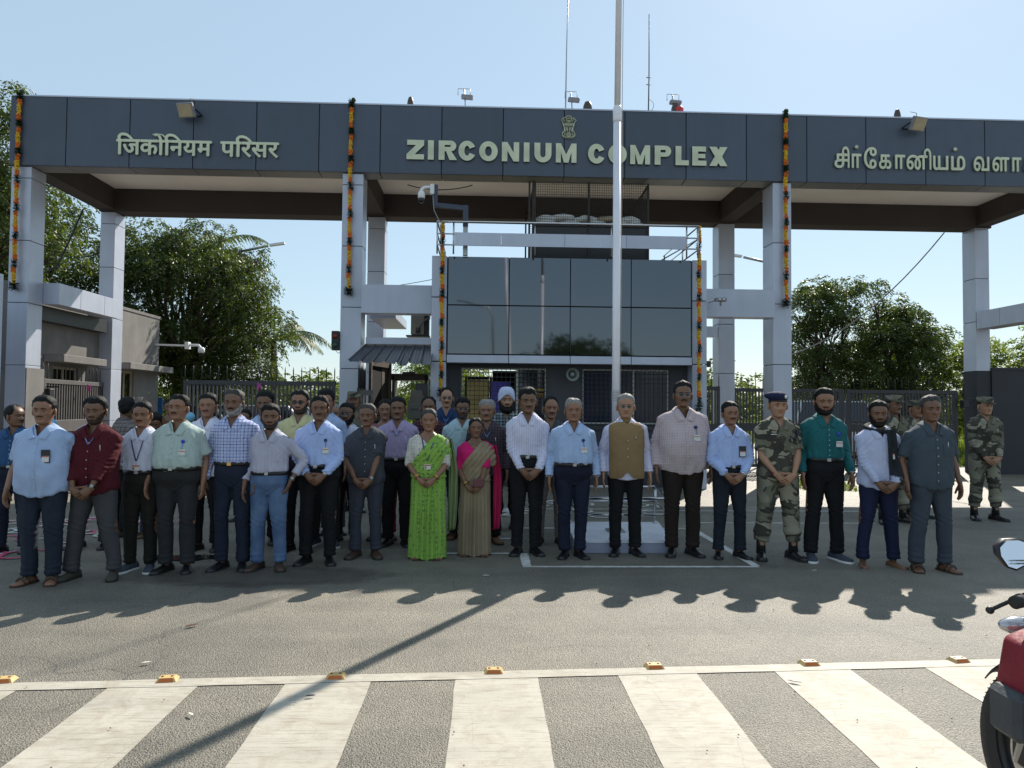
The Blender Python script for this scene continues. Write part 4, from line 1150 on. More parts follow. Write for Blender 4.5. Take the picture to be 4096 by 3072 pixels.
# wall facing +x with window openings, built in y-z
def wall_yz(mb, x0, x1, y0, y1, z0, z1, holes):
    ys = sorted({y0, y1, *[h[0] for h in holes], *[h[1] for h in holes]}); zs = sorted({z0, z1, *[h[2] for h in holes], *[h[3] for h in holes]})
    for a, b in zip(ys[:-1], ys[1:]):
        for c, d in zip(zs[:-1], zs[1:]):
            if any(h[0] < (a+b)/2 < h[1] and h[2] < (c+d)/2 < h[3] for h in holes): continue
            mb.box(x0, a, c, x1, b, d)
wall_yz(m, WX-.22, WX, 14.68, 20.45, 0, 3.95, [(15.5, 16.5, 1.0, 2.35), (18.25, 19.05, .95, 2.4)])
m.build('wall', M['plaster_grey'], lbg)
m = MB(); m.box(-16, 20.25, 0, WX-.225, 20.45, 3.95); m.box(-16, 14.68, 0, WX-.225, 14.88, 3.95); m.build('end_wall', M['plaster_grey'], lbg)
m = MB(); m.box(-16, 14.68, 3.955, WX+.02, 20.5, 4.03); m.build('roof', M['plaster_grey'], lbg)
for y0, y1, z in ((15.2, 16.9, 2.42), (18.0, 20.45, 2.43)):
    m = MB(); m.bbox(WX+.003, y0, z, WX+.42, y1, z+.16, .01); m.build('window_hood', M['plaster_grey'], lbg)
for y0, y1, z0, z1 in ((15.5, 16.5, 1.0, 2.35), (18.25, 19.05, .95, 2.4)):
    f = MB()
    for a, b in ((y0, y0+.05), (y1-.05, y1), ((y0+y1)/2-.02, (y0+y1)/2+.02)): f.box(WX-.10, a, z0, WX-.05, b, z1)
    f.box(WX-.0995, y0+.05, z0, WX-.0505, y1-.05, z0+.05); f.box(WX-.0995, y0+.05, z1-.05, WX-.0505, y1-.05, z1)
    w = f.build('window', mat('cream_window_frame', (.36, .30, .2), .6), lbg)
    m = MB(); m.box(WX-.085, y0+.05, z0+.05, WX-.08, y1-.05, z1-.05); m.build('pane', M['bay_glass'], w)
m = MB(); m.box(-9.215, 14.65, 3.24, -8.98, 17.2, 3.54); m.build('beam_shade_block', M['black'], lbg)  # black block standing in for the shade under the tie beam
# CCTV on a long arm from that building
c_ = thing('cctv_camera', 'white dome camera on a long horizontal arm in front of the big tree', 'camera', (0, 0, 0))
m = MB(); m.beam((WX, 20.2, 3.22), (WX+.95, 20.2, 3.20), .05); m.build('arm', M['white_metal'], c_)
m = MB(); m.bbox(WX+.85, 20.1, 3.1, WX+.95, 20.3, 3.3, .01); m.tube([(WX+.95, 20.2, 3.22), (WX+1.2, 20.2, 3.21), (WX+1.28, 20.2, 3.1)], [.04, .04, .05], 10); m.lathe([(.05, .08), (.09, .03), (.09, -.05), (.06, -.08)], 14, (WX+1.28, 20.2, 3.08)); m.build('camera_body', M['white_metal'], c_)
m = MB(); m.ball((WX+1.28, 20.2, 2.99), .06, 12, 8); m.build('dome_lens', M['black'], c_)
# other structures at far left: white low wall piece behind the column
m = MB(); m.box(-14, 11.95, 0, -8.06, 12.15, 3.7); tag(m.build('side_wall', M['acp_silver']), 'pale clad wall strip behind the leftmost column at the picture edge', 'wall')

# ================================================================== street lamps and cables
def street_lamp(x, y, z, dx, label):
    r_ = thing('street_lamp', label, 'street lamp', (x, y, 0), 0, 'street lamps beyond the gates')
    m = MB(); m.tube([(0, 0, 0), (0, 0, z-.5), (dx*.25, 0, z-.3)], [.07, .05, .045], 10); m.build('pole', M['galv'], r_)
    m = MB(); m.tube([(dx*.25, 0, z-.3), (dx*.8, 0, z-.1)], .045, 8); m.build('arm', M['galv'], r_)
    m = MB(); m.beam((dx*.84, 0, z-.08), (dx*1.15, 0, z), .16, .07); m.build('lamp_head', M['white_metal'], r_)
street_lamp(-8.6, 24.0, 7.0, 1.6, 'street lamp with a tilted arm rising out of the big left tree')
street_lamp(10.3, 24.0, 6.9, -1.8, 'street lamp half hidden by the third front column')
def cable(pts, r, mt, label):
    mb = MB(); mb.tube(pts, r, 6); tag(mb.build('hanging_cable', mt), label, 'cable')
def sag(a, b, s, n=14):
    return [(a[0]+(b[0]-a[0])*t, a[1]+(b[1]-a[1])*t, a[2]+(b[2]-a[2])*t-4*s*t*(1-t)) for t in np.linspace(0, 1, n)]
cable(sag((11.9, 17.9, 6.2), (8.2, 19.5, 3.0), .55), .018, M['wire_pale'], 'pale cable sagging from the canopy towards the right tree')
cable([(-9.45, 16.9, 6.1), (-9.5, 16.5, 5.3), (-9.6, 16.2, 4.6), (-10.0, 15.8, 4.2)], .022, M['wire'], 'black cable hanging from the canopy beside the left rear column')
cable(sag((-2.46, 17.6, 4.5), (-.8, 17.2, 4.75), .02), .008, M['wire'], 'thin wire between the second rear column and the booth')
cable(sag((-1.65, 14.75, 6.17), (-.3, 14.75, 6.19), .10), .010, M['wire'], 'short dark wire drooping under the ceiling left of the sentry cage')
r_ = thing('tube_light', 'small double hook light fitting under the canopy ceiling', 'lamp', (.12, 15.0, 6.42))
m = MB(); m.tube([(0, 0, .36), (0, 0, 0)], .02, 6); m.tube([(.05, 0, .36), (.05, 0, 0)], .02, 6); m.build('fitting', M['frame_pale'], r_)
m = MB(); m.ball((0, 0, -.02), .03, 8, 6); m.ball((.06, 0, -.02), .03, 8, 6); m.build('bulb', M['bay_glass'], r_)
# balloons
bl = mat('light_blue_balloon', (.16, .42, .60), .25)
for x, y, z, r, lab in ((-5.7, 9.6, 1.27, .075, 'light blue balloon behind the first man from the left'), (-4.55, 11.2, 1.36, .07, 'light blue balloon half hidden behind the man in white')):
    b_ = thing('balloon', lab, 'balloon', (x, y, z))
    m = MB(); m.ball((0, 0, 0), r, 20, 14, 0, (1, 1, 1.08)); m.build('balloon_skin', bl, b_)
    m = MB(); m.lathe([(.002, 0), (.012, -.012), (.014, -.02)], 8, (0, -.0, -r*1.06)); m.tube([(0, 0, -r*1.1), (.01, 0, -r*1.5), (0, .02, -z+.02)], .002, 4); m.build('knot', bl, b_)
# ================================================================== vegetation
def leaf_mat(name, col, col2, tl=.35):
    t = NT(name)
    geo = t.new('NewGeometry'); oi = t.new('ObjectInfo')
    nz = t.noise(t.coord('Object'), .9, 3)
    v = t.math('ADD', t.math('MULTIPLY', geo.outputs['Random Per Island'], .55), t.math('MULTIPLY', nz, .6))
    c = t.ramp(v, [(.2, col), (.62, col2), (.98, tuple(x*1.6 for x in col2))])
    t.l(c, t.b.inputs['Base Color']); t.b.inputs['Roughness'].default_value = .45; t.b.inputs['Specular IOR Level'].default_value = .4
    tr = t.new('BsdfTranslucent')
    c2 = t.mix(1., c, (1.75, 1.75, .5), 'MULTIPLY')
    t.l(c2, tr.inputs['Color'])
    mx = t.new('MixShader'); mx.inputs[0].default_value = tl
    t.l(t.b.outputs[0], mx.inputs[1]); t.l(tr.outputs[0], mx.inputs[2]); t.l(mx.outputs[0], t.out.inputs[0])
    return t.mat
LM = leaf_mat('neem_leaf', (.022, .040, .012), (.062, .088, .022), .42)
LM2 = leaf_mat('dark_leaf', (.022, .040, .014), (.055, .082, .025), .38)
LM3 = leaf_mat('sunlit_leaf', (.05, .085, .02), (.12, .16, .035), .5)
BARK = mat('bark', (.085, .065, .05), .9, 0, .3, 8, 25, .6)

def leaf_cloud(centers, radii, per, size, droop=.6, seed=0, flat=.75, aspect=.36):
    """sprays of leaflets: each spray hangs from a point in the shell of a puff"""
    g_ = np.random.default_rng(seed)
    P = []; D = []
    for c, r, n in zip(centers, radii, per):
        ns = max(3, n//18)
        d = g_.normal(size=(ns, 3)); d /= np.linalg.norm(d, axis=1)[:, None]
        d[:, 2] = d[:, 2]*.9+.12
        q = np.array(c)+d*np.array([r, r, r*flat])*(g_.uniform(.55, 1.05, (ns, 1)))
        out = d*np.array([1, 1, .3]); out /= np.linalg.norm(out, axis=1)[:, None]
        for k in range(18):
            s = (k//2+1)/9.
            side = np.cross(out, [0, 0, 1.])*(1 if k % 2 else -1)
            L = size*3.2
            pos = q+out*L*s+np.array([0, 0, -1.])*L*droop*s*s+side*size*.25
            dirn = side*.75+out*.5+np.array([0, 0, -droop])*(.4+s)+g_.normal(size=(ns, 3))*.25
            P.append(pos+g_.normal(size=(ns, 3))*size*.25); D.append(dirn)
    P = np.concatenate(P); D = np.concatenate(D)
    D /= np.linalg.norm(D, axis=1)[:, None]
    S = size*g_.uniform(.7, 1.3, (len(P), 1))
    U = np.cross(D, g_.normal(size=D.shape)); U /= np.linalg.norm(U, axis=1)[:, None]
    V = np.stack([P, P+D*S*.5+U*S*aspect*.5, P+D*S, P+D*S*.5-U*S*aspect*.5], 1).reshape(-1, 3)
    F = np.arange(len(V)).reshape(-1, 4)
    return V, F

def tree(name, label, base, trunk_h, tr, puffs, mt, nleaf, size, seed, cat='tree', droop=.6, group=None, limbs=True, lean=(0, 0)):
    root = thing(name, label, cat, base, 0, group)
    rr = random.Random(seed)
    tot = sum(r*r for _, r in puffs)
    cs = [c for c, _ in puffs]; rs = [r for _, r in puffs]
    V, F = leaf_cloud(cs, rs, [int(nleaf*r*r/tot) for r in rs], size, droop, seed)
    link('crown', np_mesh('crown', V, F, mt, smooth=False), root)
    mb = MB()
    top = Vector((lean[0], lean[1], trunk_h))
    mid = top*.5+Vector((rr.uniform(-.15, .15), rr.uniform(-.15, .15), 0))
    mb.tube([(0, 0, -.05), (0, 0, .3), mid, top], [tr*1.5, tr*1.1, tr*.9, tr*.75], 10)
    if limbs:
        for c, r in puffs:
            c = Vector(c); e = c+(top-c)*.12
            m1 = top.lerp(e, .5)+Vector((rr.uniform(-.3, .3), rr.uniform(-.3, .3), rr.uniform(-.1, .35)))
            mb.tube([top-Vector((0, 0, .3)), m1, e], [tr*.5, tr*.3, tr*.1], 6)
            for k in range(3):
                d = Vector((rr.uniform(-1, 1), rr.uniform(-1, 1), rr.uniform(-.2, .8)))*r*.8
                mb.tube([m1.lerp(e, .5), e+d*.5, e+d], [tr*.16, tr*.08, tr*.03], 5)
    mb.build('trunk', BARK, root)
    return root
def puff_set(n, ext, z0, z1, r0, r1, seed, c=(0, 0), shape=1.):
    rr = random.Random(seed); out = []
    for i in range(n):
        t = (i+.5)/n; z = z0+(z1-z0)*t
        w = math.sin(PI*(.12+.80*t))**shape
        a = i*2.39996+rr.uniform(-.4, .4); q = math.sqrt(rr.uniform(.15, 1))*ext*w
        r = rr.uniform(r0, r1)*(.75+.4*w)
        out.append(((c[0]+q*math.cos(a), c[1]+q*math.sin(a)*.8, z+rr.uniform(-.3, .3)), r))
    return out
# big neem left of the entry lane
pf1 = puff_set(56, 2.35, 2.2, 7.3, .50, .72, 5)
pf1 += [((2.2, -.5, 5.4), .75), ((2.75, 0, 4.4), .65), ((2.9, -.2, 3.7), .6), ((2.3, -.4, 2.9), .7), ((1.9, .3, 6.4), .55), ((-1.9, 0, 6.5), .9), ((-1.2, -.5, 7.0), .8), ((2.5, 0, 6.9), .22), ((1.2, 0, 7.3), .35), ((1.5, 0, 2.2), .8), ((.4, 0, 1.9), .7), ((2.7, 0, 2.2), .55)]
tree('neem_tree', 'large dense neem tree with drooping bright green foliage left of the entry lane', (-9.9, 24.0, 0), 2.6, .17, pf1, LM, 95000, .11, 1, droop=.75, lean=(-.4, .2))
# darker tree between the left columns
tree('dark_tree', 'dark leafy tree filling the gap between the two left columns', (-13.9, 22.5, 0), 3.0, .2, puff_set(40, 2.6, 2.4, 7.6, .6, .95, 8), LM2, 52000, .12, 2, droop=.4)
# tall tree at far left edge
tree('tall_tree', 'tall feathery tree at the far left edge behind the first column', (-13.6, 19.2, 0), 4.5, .22, puff_set(22, 1.5, 3.6, 10.0, .6, 1.0, 12, (0, 0), .7)+[((1.9, 0, 7.0), .55), ((2.1, 0, 6.2), .5), ((1.5, 0, 7.9), .5), ((2.4, .1, 5.4), .4)], LM, 50000, .11, 3, droop=.8)
# right tree group
pr1 = puff_set(30, 1.7, 1.8, 6.1, .38, .58, 15)+[((-.2, 0, 6.1), .5), ((.9, 0, 6.15), .5), ((-1.2, 0, 5.4), .5)]
tree('neem_tree', 'airy tree with sky showing through, just right of the third front column', (12.6, 26, 0), 2.4, .14, pr1, LM, 42000, .11, 21, droop=.5)
pr2 = puff_set(30, 1.75, 1.6, 5.3, .42, .60, 17)
tree('neem_tree', 'rounded tree behind the right gate with a forked dark trunk', (15.2, 25.5, 0), 2.0, .15, pr2+[((-.4, 0, 5.5), .5), ((-1.2, -.3, 6.05), .45)], LM, 46000, .11, 22, droop=.5)
tree('small_tree', 'small light green bushy tree at the right end of the gate', (17.6, 25.0, 0), 1.2, .10, puff_set(9, 1.1, .9, 3.9, .6, .8, 19), LM3, 20000, .11, 23, droop=.4)
tree('small_tree', 'yellow green tree behind the dark boundary wall at the right edge', (20.3, 24.5, 0), 1.6, .12, puff_set(12, 1.5, 1.4, 4.6, .7, 1.0, 20), LM3, 30000, .12, 24, droop=.4)
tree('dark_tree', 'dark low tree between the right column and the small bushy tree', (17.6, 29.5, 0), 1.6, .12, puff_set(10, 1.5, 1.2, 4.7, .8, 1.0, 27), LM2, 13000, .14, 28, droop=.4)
# tree seen through the pedestrian entry
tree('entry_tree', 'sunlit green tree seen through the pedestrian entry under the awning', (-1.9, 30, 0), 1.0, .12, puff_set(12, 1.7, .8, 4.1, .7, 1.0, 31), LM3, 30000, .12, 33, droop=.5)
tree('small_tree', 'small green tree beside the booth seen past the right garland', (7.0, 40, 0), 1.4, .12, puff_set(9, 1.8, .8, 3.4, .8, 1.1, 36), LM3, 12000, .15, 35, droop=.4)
# tree behind the photographer, mirrored in the glass
tree('road_tree', 'round tree across the road, visible mirrored in the booth glass', (6.6, -22, 0), 2.0, .25, puff_set(26, 3.4, 2.2, 5.7, 1.0, 1.4, 41), LM2, 70000, .17, 42, droop=.3)
tree('road_tree', 'second tree across the road mirrored at the right end of the booth glass', (15.8, -20, 0), 1.8, .2, puff_set(12, 2.2, 1.8, 4.6, 1.0, 1.3, 43), LM2, 26000, .17, 44, droop=.3)
# far wood beyond the gates
cs = []; rs = []
rr = random.Random(77)
for i in range(150):
    x = -34+82*i/150+rr.uniform(-.5, .5); y = rr.uniform(58, 72)
    h = 2.6+.8*math.sin(i*.22)+rr.uniform(-.4, .6)
    if 12 < x < 24: h += 1.6
    cs.append((x, y, h*.55)); rs.append(h*.62)
V, F = leaf_cloud(cs, rs, [900]*len(cs), .34, .3, 55, 1.0, .5)
o = link('far_wood', np_mesh('far_wood', V, F, leaf_mat('far_leaf', (.045, .066, .026), (.085, .115, .04), .35), smooth=False)); tag(o, 'distant line of scrub trees beyond the gates', 'trees', kind='stuff')
# roadside grass and weeds
def grass(label, spots, n, h, mt, seed):
    g_ = np.random.default_rng(seed); P = []
    for (x0, x1, y0, y1) in spots:
        k = int(n*(x1-x0)*(y1-y0)); P.append(np.stack([g_.uniform(x0, x1, k), g_.uniform(y0, y1, k), np.zeros(k)], 1))
    P = np.concatenate(P); k = len(P)
    clump = vnoise(P*1.3+5)*.5+.5
    P = P[clump > .35]; k = len(P)
    a = g_.uniform(0, 6.28, k); H = h*g_.uniform(.4, 1.3, k)
    d = np.stack([np.cos(a), np.sin(a), np.zeros(k)], 1); w = np.stack([-np.sin(a), np.cos(a), np.zeros(k)], 1)*h*.07
    tip = P+d*H[:, None]*.45+np.array([0, 0, 1.])*H[:, None]
    V = np.stack([P-w, P+w, tip], 1).reshape(-1, 3)
    o = link('grass', np_mesh('grass', V, np.arange(len(V)).reshape(-1, 3), mt, smooth=False)); tag(o, label, 'grass', kind='stuff')
GM = leaf_mat('grass_blade', (.05, .08, .018), (.11, .15, .035), .4)
grass('weeds and grass beyond the gates', [(-2.4, 5.9, 19.6, 34), (-16, -7.7, 20, 34), (12.1, 24, 19.6, 34)], 60, .35, GM, 3)
grass('low weeds at the foot of the right gate', [(6.2, 7.6, 13.2, 15.5), (4.6, 5.6, 16.0, 16.8)], 700, .10, GM, 5)
grass('tall grass beyond the lanes', [(-30, 40, 34, 56)], 9, .8, GM, 7)

# coconut palm: each frond its own part
def palm(label, base, h, nf, seed, L=3.2):
    root = thing('palm_tree', label, 'palm', base)
    rr = random.Random(seed)
    m = MB(); m.tube([(0, 0, 0), (.15, 0, h*.4), (.1, 0, h)], [.2, .14, .11], 10); m.build('trunk', BARK, root)
    PM = leaf_mat('palm_leaflet', (.035, .055, .018), (.085, .105, .04), .3)
    for k in range(nf):
        a = 2*PI*k/nf+rr.uniform(-.2, .2); el = rr.uniform(.15, 1.1)
        pts = []; p = Vector((.1, 0, h)); d = Vector((math.cos(a)*math.cos(el), math.sin(a)*math.cos(el), math.sin(el)))
        for i in range(15):
            pts.append(p.copy()); p = p+d*L/14; d = (d+Vector((0, 0, -.13))).normalized()
        mb = MB(); mb.tube(pts, [.028*(1-i/16) for i in range(15)], 5)
        side = Vector((-math.sin(a), math.cos(a), 0))
        for i in range(2, 56):
            t_ = i/56*14; j = int(t_); q = pts[j].lerp(pts[min(14, j+1)], t_-j); fw = (pts[min(14, j+1)]-pts[j]).normalized()
            ln_ = L*.23*math.sin(PI*min(1, (i+6)/64))
            for s in (-1, 1):
                e = q+side*s*ln_*.62+fw*ln_*.45+Vector((0, 0, -ln_*rr.uniform(.35, .8))); w = fw*.018
                md_ = q.lerp(e, .5)+Vector((0, 0, ln_*.12))
                mb.add([q-w, q+w, md_+w*1.1, e, md_-w*1.1], [(0, 1, 2, 4), (4, 2, 3)])
        mb.build('frond', PM, root, fix=False)
palm('coconut palm whose arching fronds show at the right side of the big left tree', (-7.9, 26.5, 0), 3.9, 9, 3, 2.6)
palm('taller palm with fronds poking out of the big left tree crown', (-10.6, 27.5, 0), 7.4, 10, 6, 2.4)

# ================================================================== vehicles beyond the gates
def car(x, y, rz, label, colr, suv=False, nm='parked_car'):
    r_ = thing(nm, label, 'car', (x, y, 0), rz)
    pm = mat('car_paint', colr, .25, .1, .02)
    H = 1.55 if not suv else 1.85
    def ring(xx, w, z0, z1): return [(xx, -w, z0), (xx, w, z0), (xx, w*1.0, z0+(z1-z0)*.6), (xx, w*.93, z1), (xx, -w*.93, z1), (xx, -w, z0+(z1-z0)*.6)]
    m = MB(); S = [(-2.05, .70, .35, .72), (-1.95, .80, .25, .92), (-1.3, .84, .22, .98), (.8, .84, .22, .98), (1.5, .83, .22, .96), (1.95, .80, .25, .88), (2.05, .70, .35, .7)]
    vs = []; [vs.extend(ring(*s)) for s in S]
    fs = [(i*6+k, i*6+(k+1) % 6, (i+1)*6+(k+1) % 6, (i+1)*6+k) for i in range(len(S)-1) for k in range(6)]+[tuple(range(5, -1, -1)), tuple(range((len(S)-1)*6, len(S)*6))]
    m.add(vs, fs); m.build('body', pm, r_)
    m = MB(); cab = [(-1.9 if suv else -1.35, .78), (-1.6 if suv else -.75, .66), (.55, .66), (1.15, .78)]
    zz = [.98, H-.04, H-.04, .98]
    vs = [(cab[i][0], -cab[i][1], zz[i]) for i in range(4)]+[(cab[i][0], cab[i][1], zz[i]) for i in range(4)]
    m.add(vs, [(0, 1, 2, 3), (7, 6, 5, 4), (0, 4, 5, 1), (2, 6, 7, 3)]); m.build('window', M['bay_glass'], r_)
    m = MB(); m.bbox(cab[1][0]-.05, -.66, H-.04, cab[2][0]+.05, .66, H+.01, .02)
    for s in (-1, 1):
        for i in (0, 2): m.beam((cab[i][0], s*cab[i][1]*1.01, zz[i]), (cab[i+1][0], s*cab[i+1][1]*1.01, zz[i+1]), .06)
        m.beam((-.25, s*.79, .98), (-.25, s*.67, H-.04), .06)
    m.build('roof', pm, r_)
    for sx in (-1.3, 1.3):
        for sy in (-.78, .78):
            m = MB(); m.lathe([(.18, -.09), (.31, -.09), (.32, -.05), (.32, .05), (.31, .09), (.18, .09)], 20, (sx, sy, .32), 'y'); w = m.build('wheel', M['rubber'], r_)
            m = MB(); m.lathe([(.19, -.095), (.12, -.07), (.03, -.10)], 14, (sx, sy, .32), 'y'); m.lathe([(.19, .095), (.12, .07), (.03, .10)], 14, (sx, sy, .32), 'y'); m.build('rim', M['galv'], w)
    for sy in (-.62, .62):
        m = MB(); m.bbox(-2.06, sy-.12, .70, -1.98, sy+.12, .84, .02); m.build('tail_light', M['red_lens'], r_)
        m = MB(); m.bbox(1.97, sy-.14, .62, 2.05, sy+.14, .78, .02); m.build('headlight', M['frame_pale'], r_)
car(-6.3, 21.5, R(172), 'white parked car seen through the bars of the closed left gate', (.6, .6, .6))
car(-8.6, 22.6, R(160), 'silver grey car behind the left gate, partly hidden by heads', (.3, .31, .33))
car(11.9, 23.5, R(2), 'white van with a pale roof behind the right gate and the guards', (.62, .63, .65), True, 'parked_van')
car(6.1, 24.5, R(95), 'pale blue car glimpsed beyond the narrow gate right of the booth', (.25, .32, .42))
m = MB(); m.box(-10.9, 21.8, .6, -9.7, 21.85, 1.75)
r_ = thing('blue_board', 'bright blue board standing under the big left tree', 'board', (0, 0, 0)); m.build('board', mat('blue_paint', (.04, .17, .45), .6), r_)
m = MB(); m.box(-10.85, 21.86, 0, -10.8, 21.9, 1.7); m.box(-9.8, 21.86, 0, -9.75, 21.9, 1.7); m.build('post', M['galv'], r_)
# ================================================================== people
_tmp_objs = []
def fuse(mb, voxel, smooth=4, fac=.5):
    me = bpy.data.meshes.new('tmp'); me.from_pydata(mb.v, [], mb.f)
    bm = bmesh.new(); bm.from_mesh(me); bmesh.ops.recalc_face_normals(bm, faces=bm.faces); bm.to_mesh(me); bm.free()
    o = bpy.data.objects.new('tmp', me); COL.objects.link(o)
    rm_ = o.modifiers.new('r', 'REMESH'); rm_.mode = 'VOXEL'; rm_.voxel_size = voxel; rm_.adaptivity = 0
    sm = o.modifiers.new('s', 'SMOOTH'); sm.factor = fac; sm.iterations = smooth
    dg = bpy.context.evaluated_depsgraph_get()
    r_ = o.evaluated_get(dg).to_mesh()
    n = len(r_.vertices); V = np.empty(n*3, np.float32); r_.vertices.foreach_get('co', V); V = V.reshape(-1, 3)
    N = np.empty(n*3, np.float32); r_.vertices.foreach_get('normal', N); N = N.reshape(-1, 3)
    F = np.array([list(p.vertices) for p in r_.polygons if len(p.vertices) == 4], np.int32)
    o.evaluated_get(dg).to_mesh_clear()
    bpy.data.objects.remove(o); bpy.data.meshes.remove(me)
    return V, F, N

def smooth_edge(V, F, it=8):
    E = np.sort(np.concatenate([F[:, [0, 1]], F[:, [1, 2]], F[:, [2, 3]], F[:, [3, 0]]]), axis=1)
    u, c = np.unique(E, axis=0, return_counts=True)
    B = u[c == 1]
    if not len(B): return V
    for _ in range(it):
        acc = np.zeros_like(V); n = np.zeros(len(V))
        np.add.at(acc, B[:, 0], V[B[:, 1]]); np.add.at(acc, B[:, 1], V[B[:, 0]]); np.add.at(n, B[:, 0], 1); np.add.at(n, B[:, 1], 1)
        m_ = n > 0
        V[m_] = V[m_]*.5+.5*acc[m_]/n[m_, None]
    return V
_cm = {}
def skin_mat(tone):
    k = ('skin', tone)
    if k not in _cm:
        t = NT('skin'); co = t.coord()
        c = t.ramp(t.noise(co, 9, 4), [(.3, tuple(x*.86 for x in tone)), (.7, tuple(x*1.1 for x in tone))])
        t.l(c, t.b.inputs['Base Color']); t.b.inputs['Roughness'].default_value = .46; t.b.inputs['Specular IOR Level'].default_value = .5
        t.b.inputs['Subsurface Weight'].default_value = .0
        t.bump(t.noise(co, 160, 2), .12, .002)
        _cm[k] = t.mat
    return _cm[k]
def cloth(kind, *cols):
    k = (kind,)+cols
    if k in _cm: return _cm[k]
    t = NT('cloth_'+kind); co = t.coord()
    base = cols[0]
    soft = t.ramp(t.noise(co, 3.5, 4), [(.3, .88), (.7, 1.08)])
    sx, sy, sz = t.sep(co)
    def band(axis, freq, width, off=0.):
        f = t.math('FRACT', t.math('MULTIPLY_ADD', axis, freq, off+50))
        return t.math('LESS_THAN', f, width)
    if kind == 'plain': c = t.mix(0, base, base)
    elif kind == 'check':   # fine check: base, line, freq
        a = band(sx, cols[2], .28); b = band(sz, cols[2], .28)
        c = t.mix(t.math('MULTIPLY', t.math('ADD', a, b), .5), base, cols[1])
    elif kind == 'plaid':
        a = band(sx, cols[3], .16); b = band(sz, cols[3], .16); a2 = band(sx, cols[3], .05, .42); b2 = band(sz, cols[3], .05, .42); w1 = band(sx, cols[3], .34, .66); w2 = band(sz, cols[3], .34, .66)
        c = t.mix(t.math('MULTIPLY', t.math('ADD', w1, w2), .30), base, cols[2])
        c = t.mix(t.math('MINIMUM', t.math('MULTIPLY', t.math('ADD', a, b), .55), 1.), c, cols[1])
        c = t.mix(t.math('MINIMUM', t.math('MULTIPLY', t.math('ADD', a2, b2), .8), 1.), c, cols[1])
    elif kind == 'stripe':
        c = t.mix(t.math('MULTIPLY', band(sx, cols[2], .3), .8), base, cols[1])
    elif kind == 'camo':
        cd = t.coord('Object', (1, .5, 1.5), (cols[1], 0, cols[1]*.7))
        n1 = t.noise(cd, 3.6, 2.2, .5, .7)
        mp = t.coord('Object', (1, .5, 1.5), (3.3+cols[1], 1, 2))
        n2 = t.noise(mp, 3.8, 2.2, .5, .7)
        c = t.ramp(n1, [(0, (.15, .145, .105)), (.47, (.15, .145, .105)), (.475, (.060, .057, .045)), (.55, (.28, .26, .195))], 'CONSTANT')
        f = t.ramp(n2, [(0, 0.), (.58, 1.)], 'CONSTANT'); c = t.mix(f, c, (.22, .21, .16))
        f2 = t.ramp(n2, [(0, 1.), (.36, 0.)], 'CONSTANT'); c = t.mix(f2, c, (.045, .043, .034))
    elif kind == 'print':
        vo = t.new('TexVoronoi'); vo.inputs['Scale'].default_value = cols[2]; vo.inputs['Randomness'].default_value = .35; t.l(co, vo.inputs['Vector'])
        r1 = t.math('COMPARE', vo.outputs['Distance'], .30, .075)
        dv = t.new('VectorMath', operation='SUBTRACT'); t.l(co, dv.inputs[0])
        f = t.math('MULTIPLY', r1, t.ramp(t.noise(co, cols[2]*1.6, 2), [(.42, 0.), (.5, 1.)], 'LINEAR'))
        c = t.mix(f, base, cols[1])
        c = t.mix(t.math('MULTIPLY', t.ramp(t.noise(co, 70, 2), [(.5, 0.), (.6, 1.)]), .12), c, cols[1])
    elif kind == 'denim':
        c = t.ramp(t.noise(co, 4, 4, .6), [(.35, base), (.68, cols[1])])
    elif kind == 'sheen':
        c = t.mix(t.ramp(t.noise(t.coord('Object', (1, 1, .1)), 12, 3), [(.35, 0.), (.65, .5)]), base, cols[1])
    c = t.mix(1., c, soft, 'MULTIPLY')
    t.l(c, t.b.inputs['Base Color']); t.b.inputs['Roughness'].default_value = .85 if kind != 'sheen' else .5
    t.b.inputs['Specular IOR Level'].default_value = .25
    t.bump(t.math('ADD', t.noise(t.coord('Object', (1, 1, .6)), 16, 4, .6, .8), t.math('MULTIPLY', t.noise(co, 130, 2), .15)), .5, .012)
    _cm[k] = t.mat
    return t.mat
HAIRC = {'black': (.007, .0065, .0065), 'grey': (.24, .23, .22), 'salt': (.05, .047, .045), 'brown': (.025, .016, .012), 'stubble': (.040, .026, .020)}
def hair_mat(c):
    k = ('hair', c)
    if k not in _cm:
        t = NT('hair'); co = t.coord('Object', (1, 1, .35))
        col = HAIRC[c]
        cc = t.ramp(t.noise(co, 120, 3), [(.3, tuple(x*.5 for x in col)), (.7, tuple(x*1.5 for x in col))])
        t.l(cc, t.b.inputs['Base Color']); t.b.inputs['Roughness'].default_value = .62; t.b.inputs['Specular IOR Level'].default_value = .22; t.bump(t.noise(co, 140, 3), .9, .006)
        _cm[k] = t.mat
    return _cm[k]
EYEW = mat('eye_white', (.26, .23, .20), .35, 0, 0); IRIS = mat('eye_iris', (.015, .01, .008), .15, 0, 0); LIP = None
BLACKSHOE = mat('black_leather', (.012, .012, .013), .28, 0, .1, 8, 30, .1)
BROWNSHOE = mat('brown_leather', (.06, .032, .02), .5, 0, .2, 8, 30, .2)
GOLDM = mat('gold_jewellery', (.65, .42, .14), .3, .9, .05)
BUTTON = mat('shirt_button', (.5, .5, .48), .4, 0, .02)
DARKBUTTON = mat('dark_button', (.05, .05, .06), .4, 0, .02)
BELT = mat('belt_leather', (.012, .011, .011), .4, 0, .1)
CARD = mat('id_card_white', (.62, .64, .62), .4, 0, .06, 40); CARDRED = mat('id_card_print', (.45, .10, .07), .5)
LANYARD = mat('lanyard_blue', (.02, .035, .16), .6, 0, .3, 60)
LANYARDW = mat('lanyard_white_blue', (.16, .22, .46), .6, 0, .4, 60)

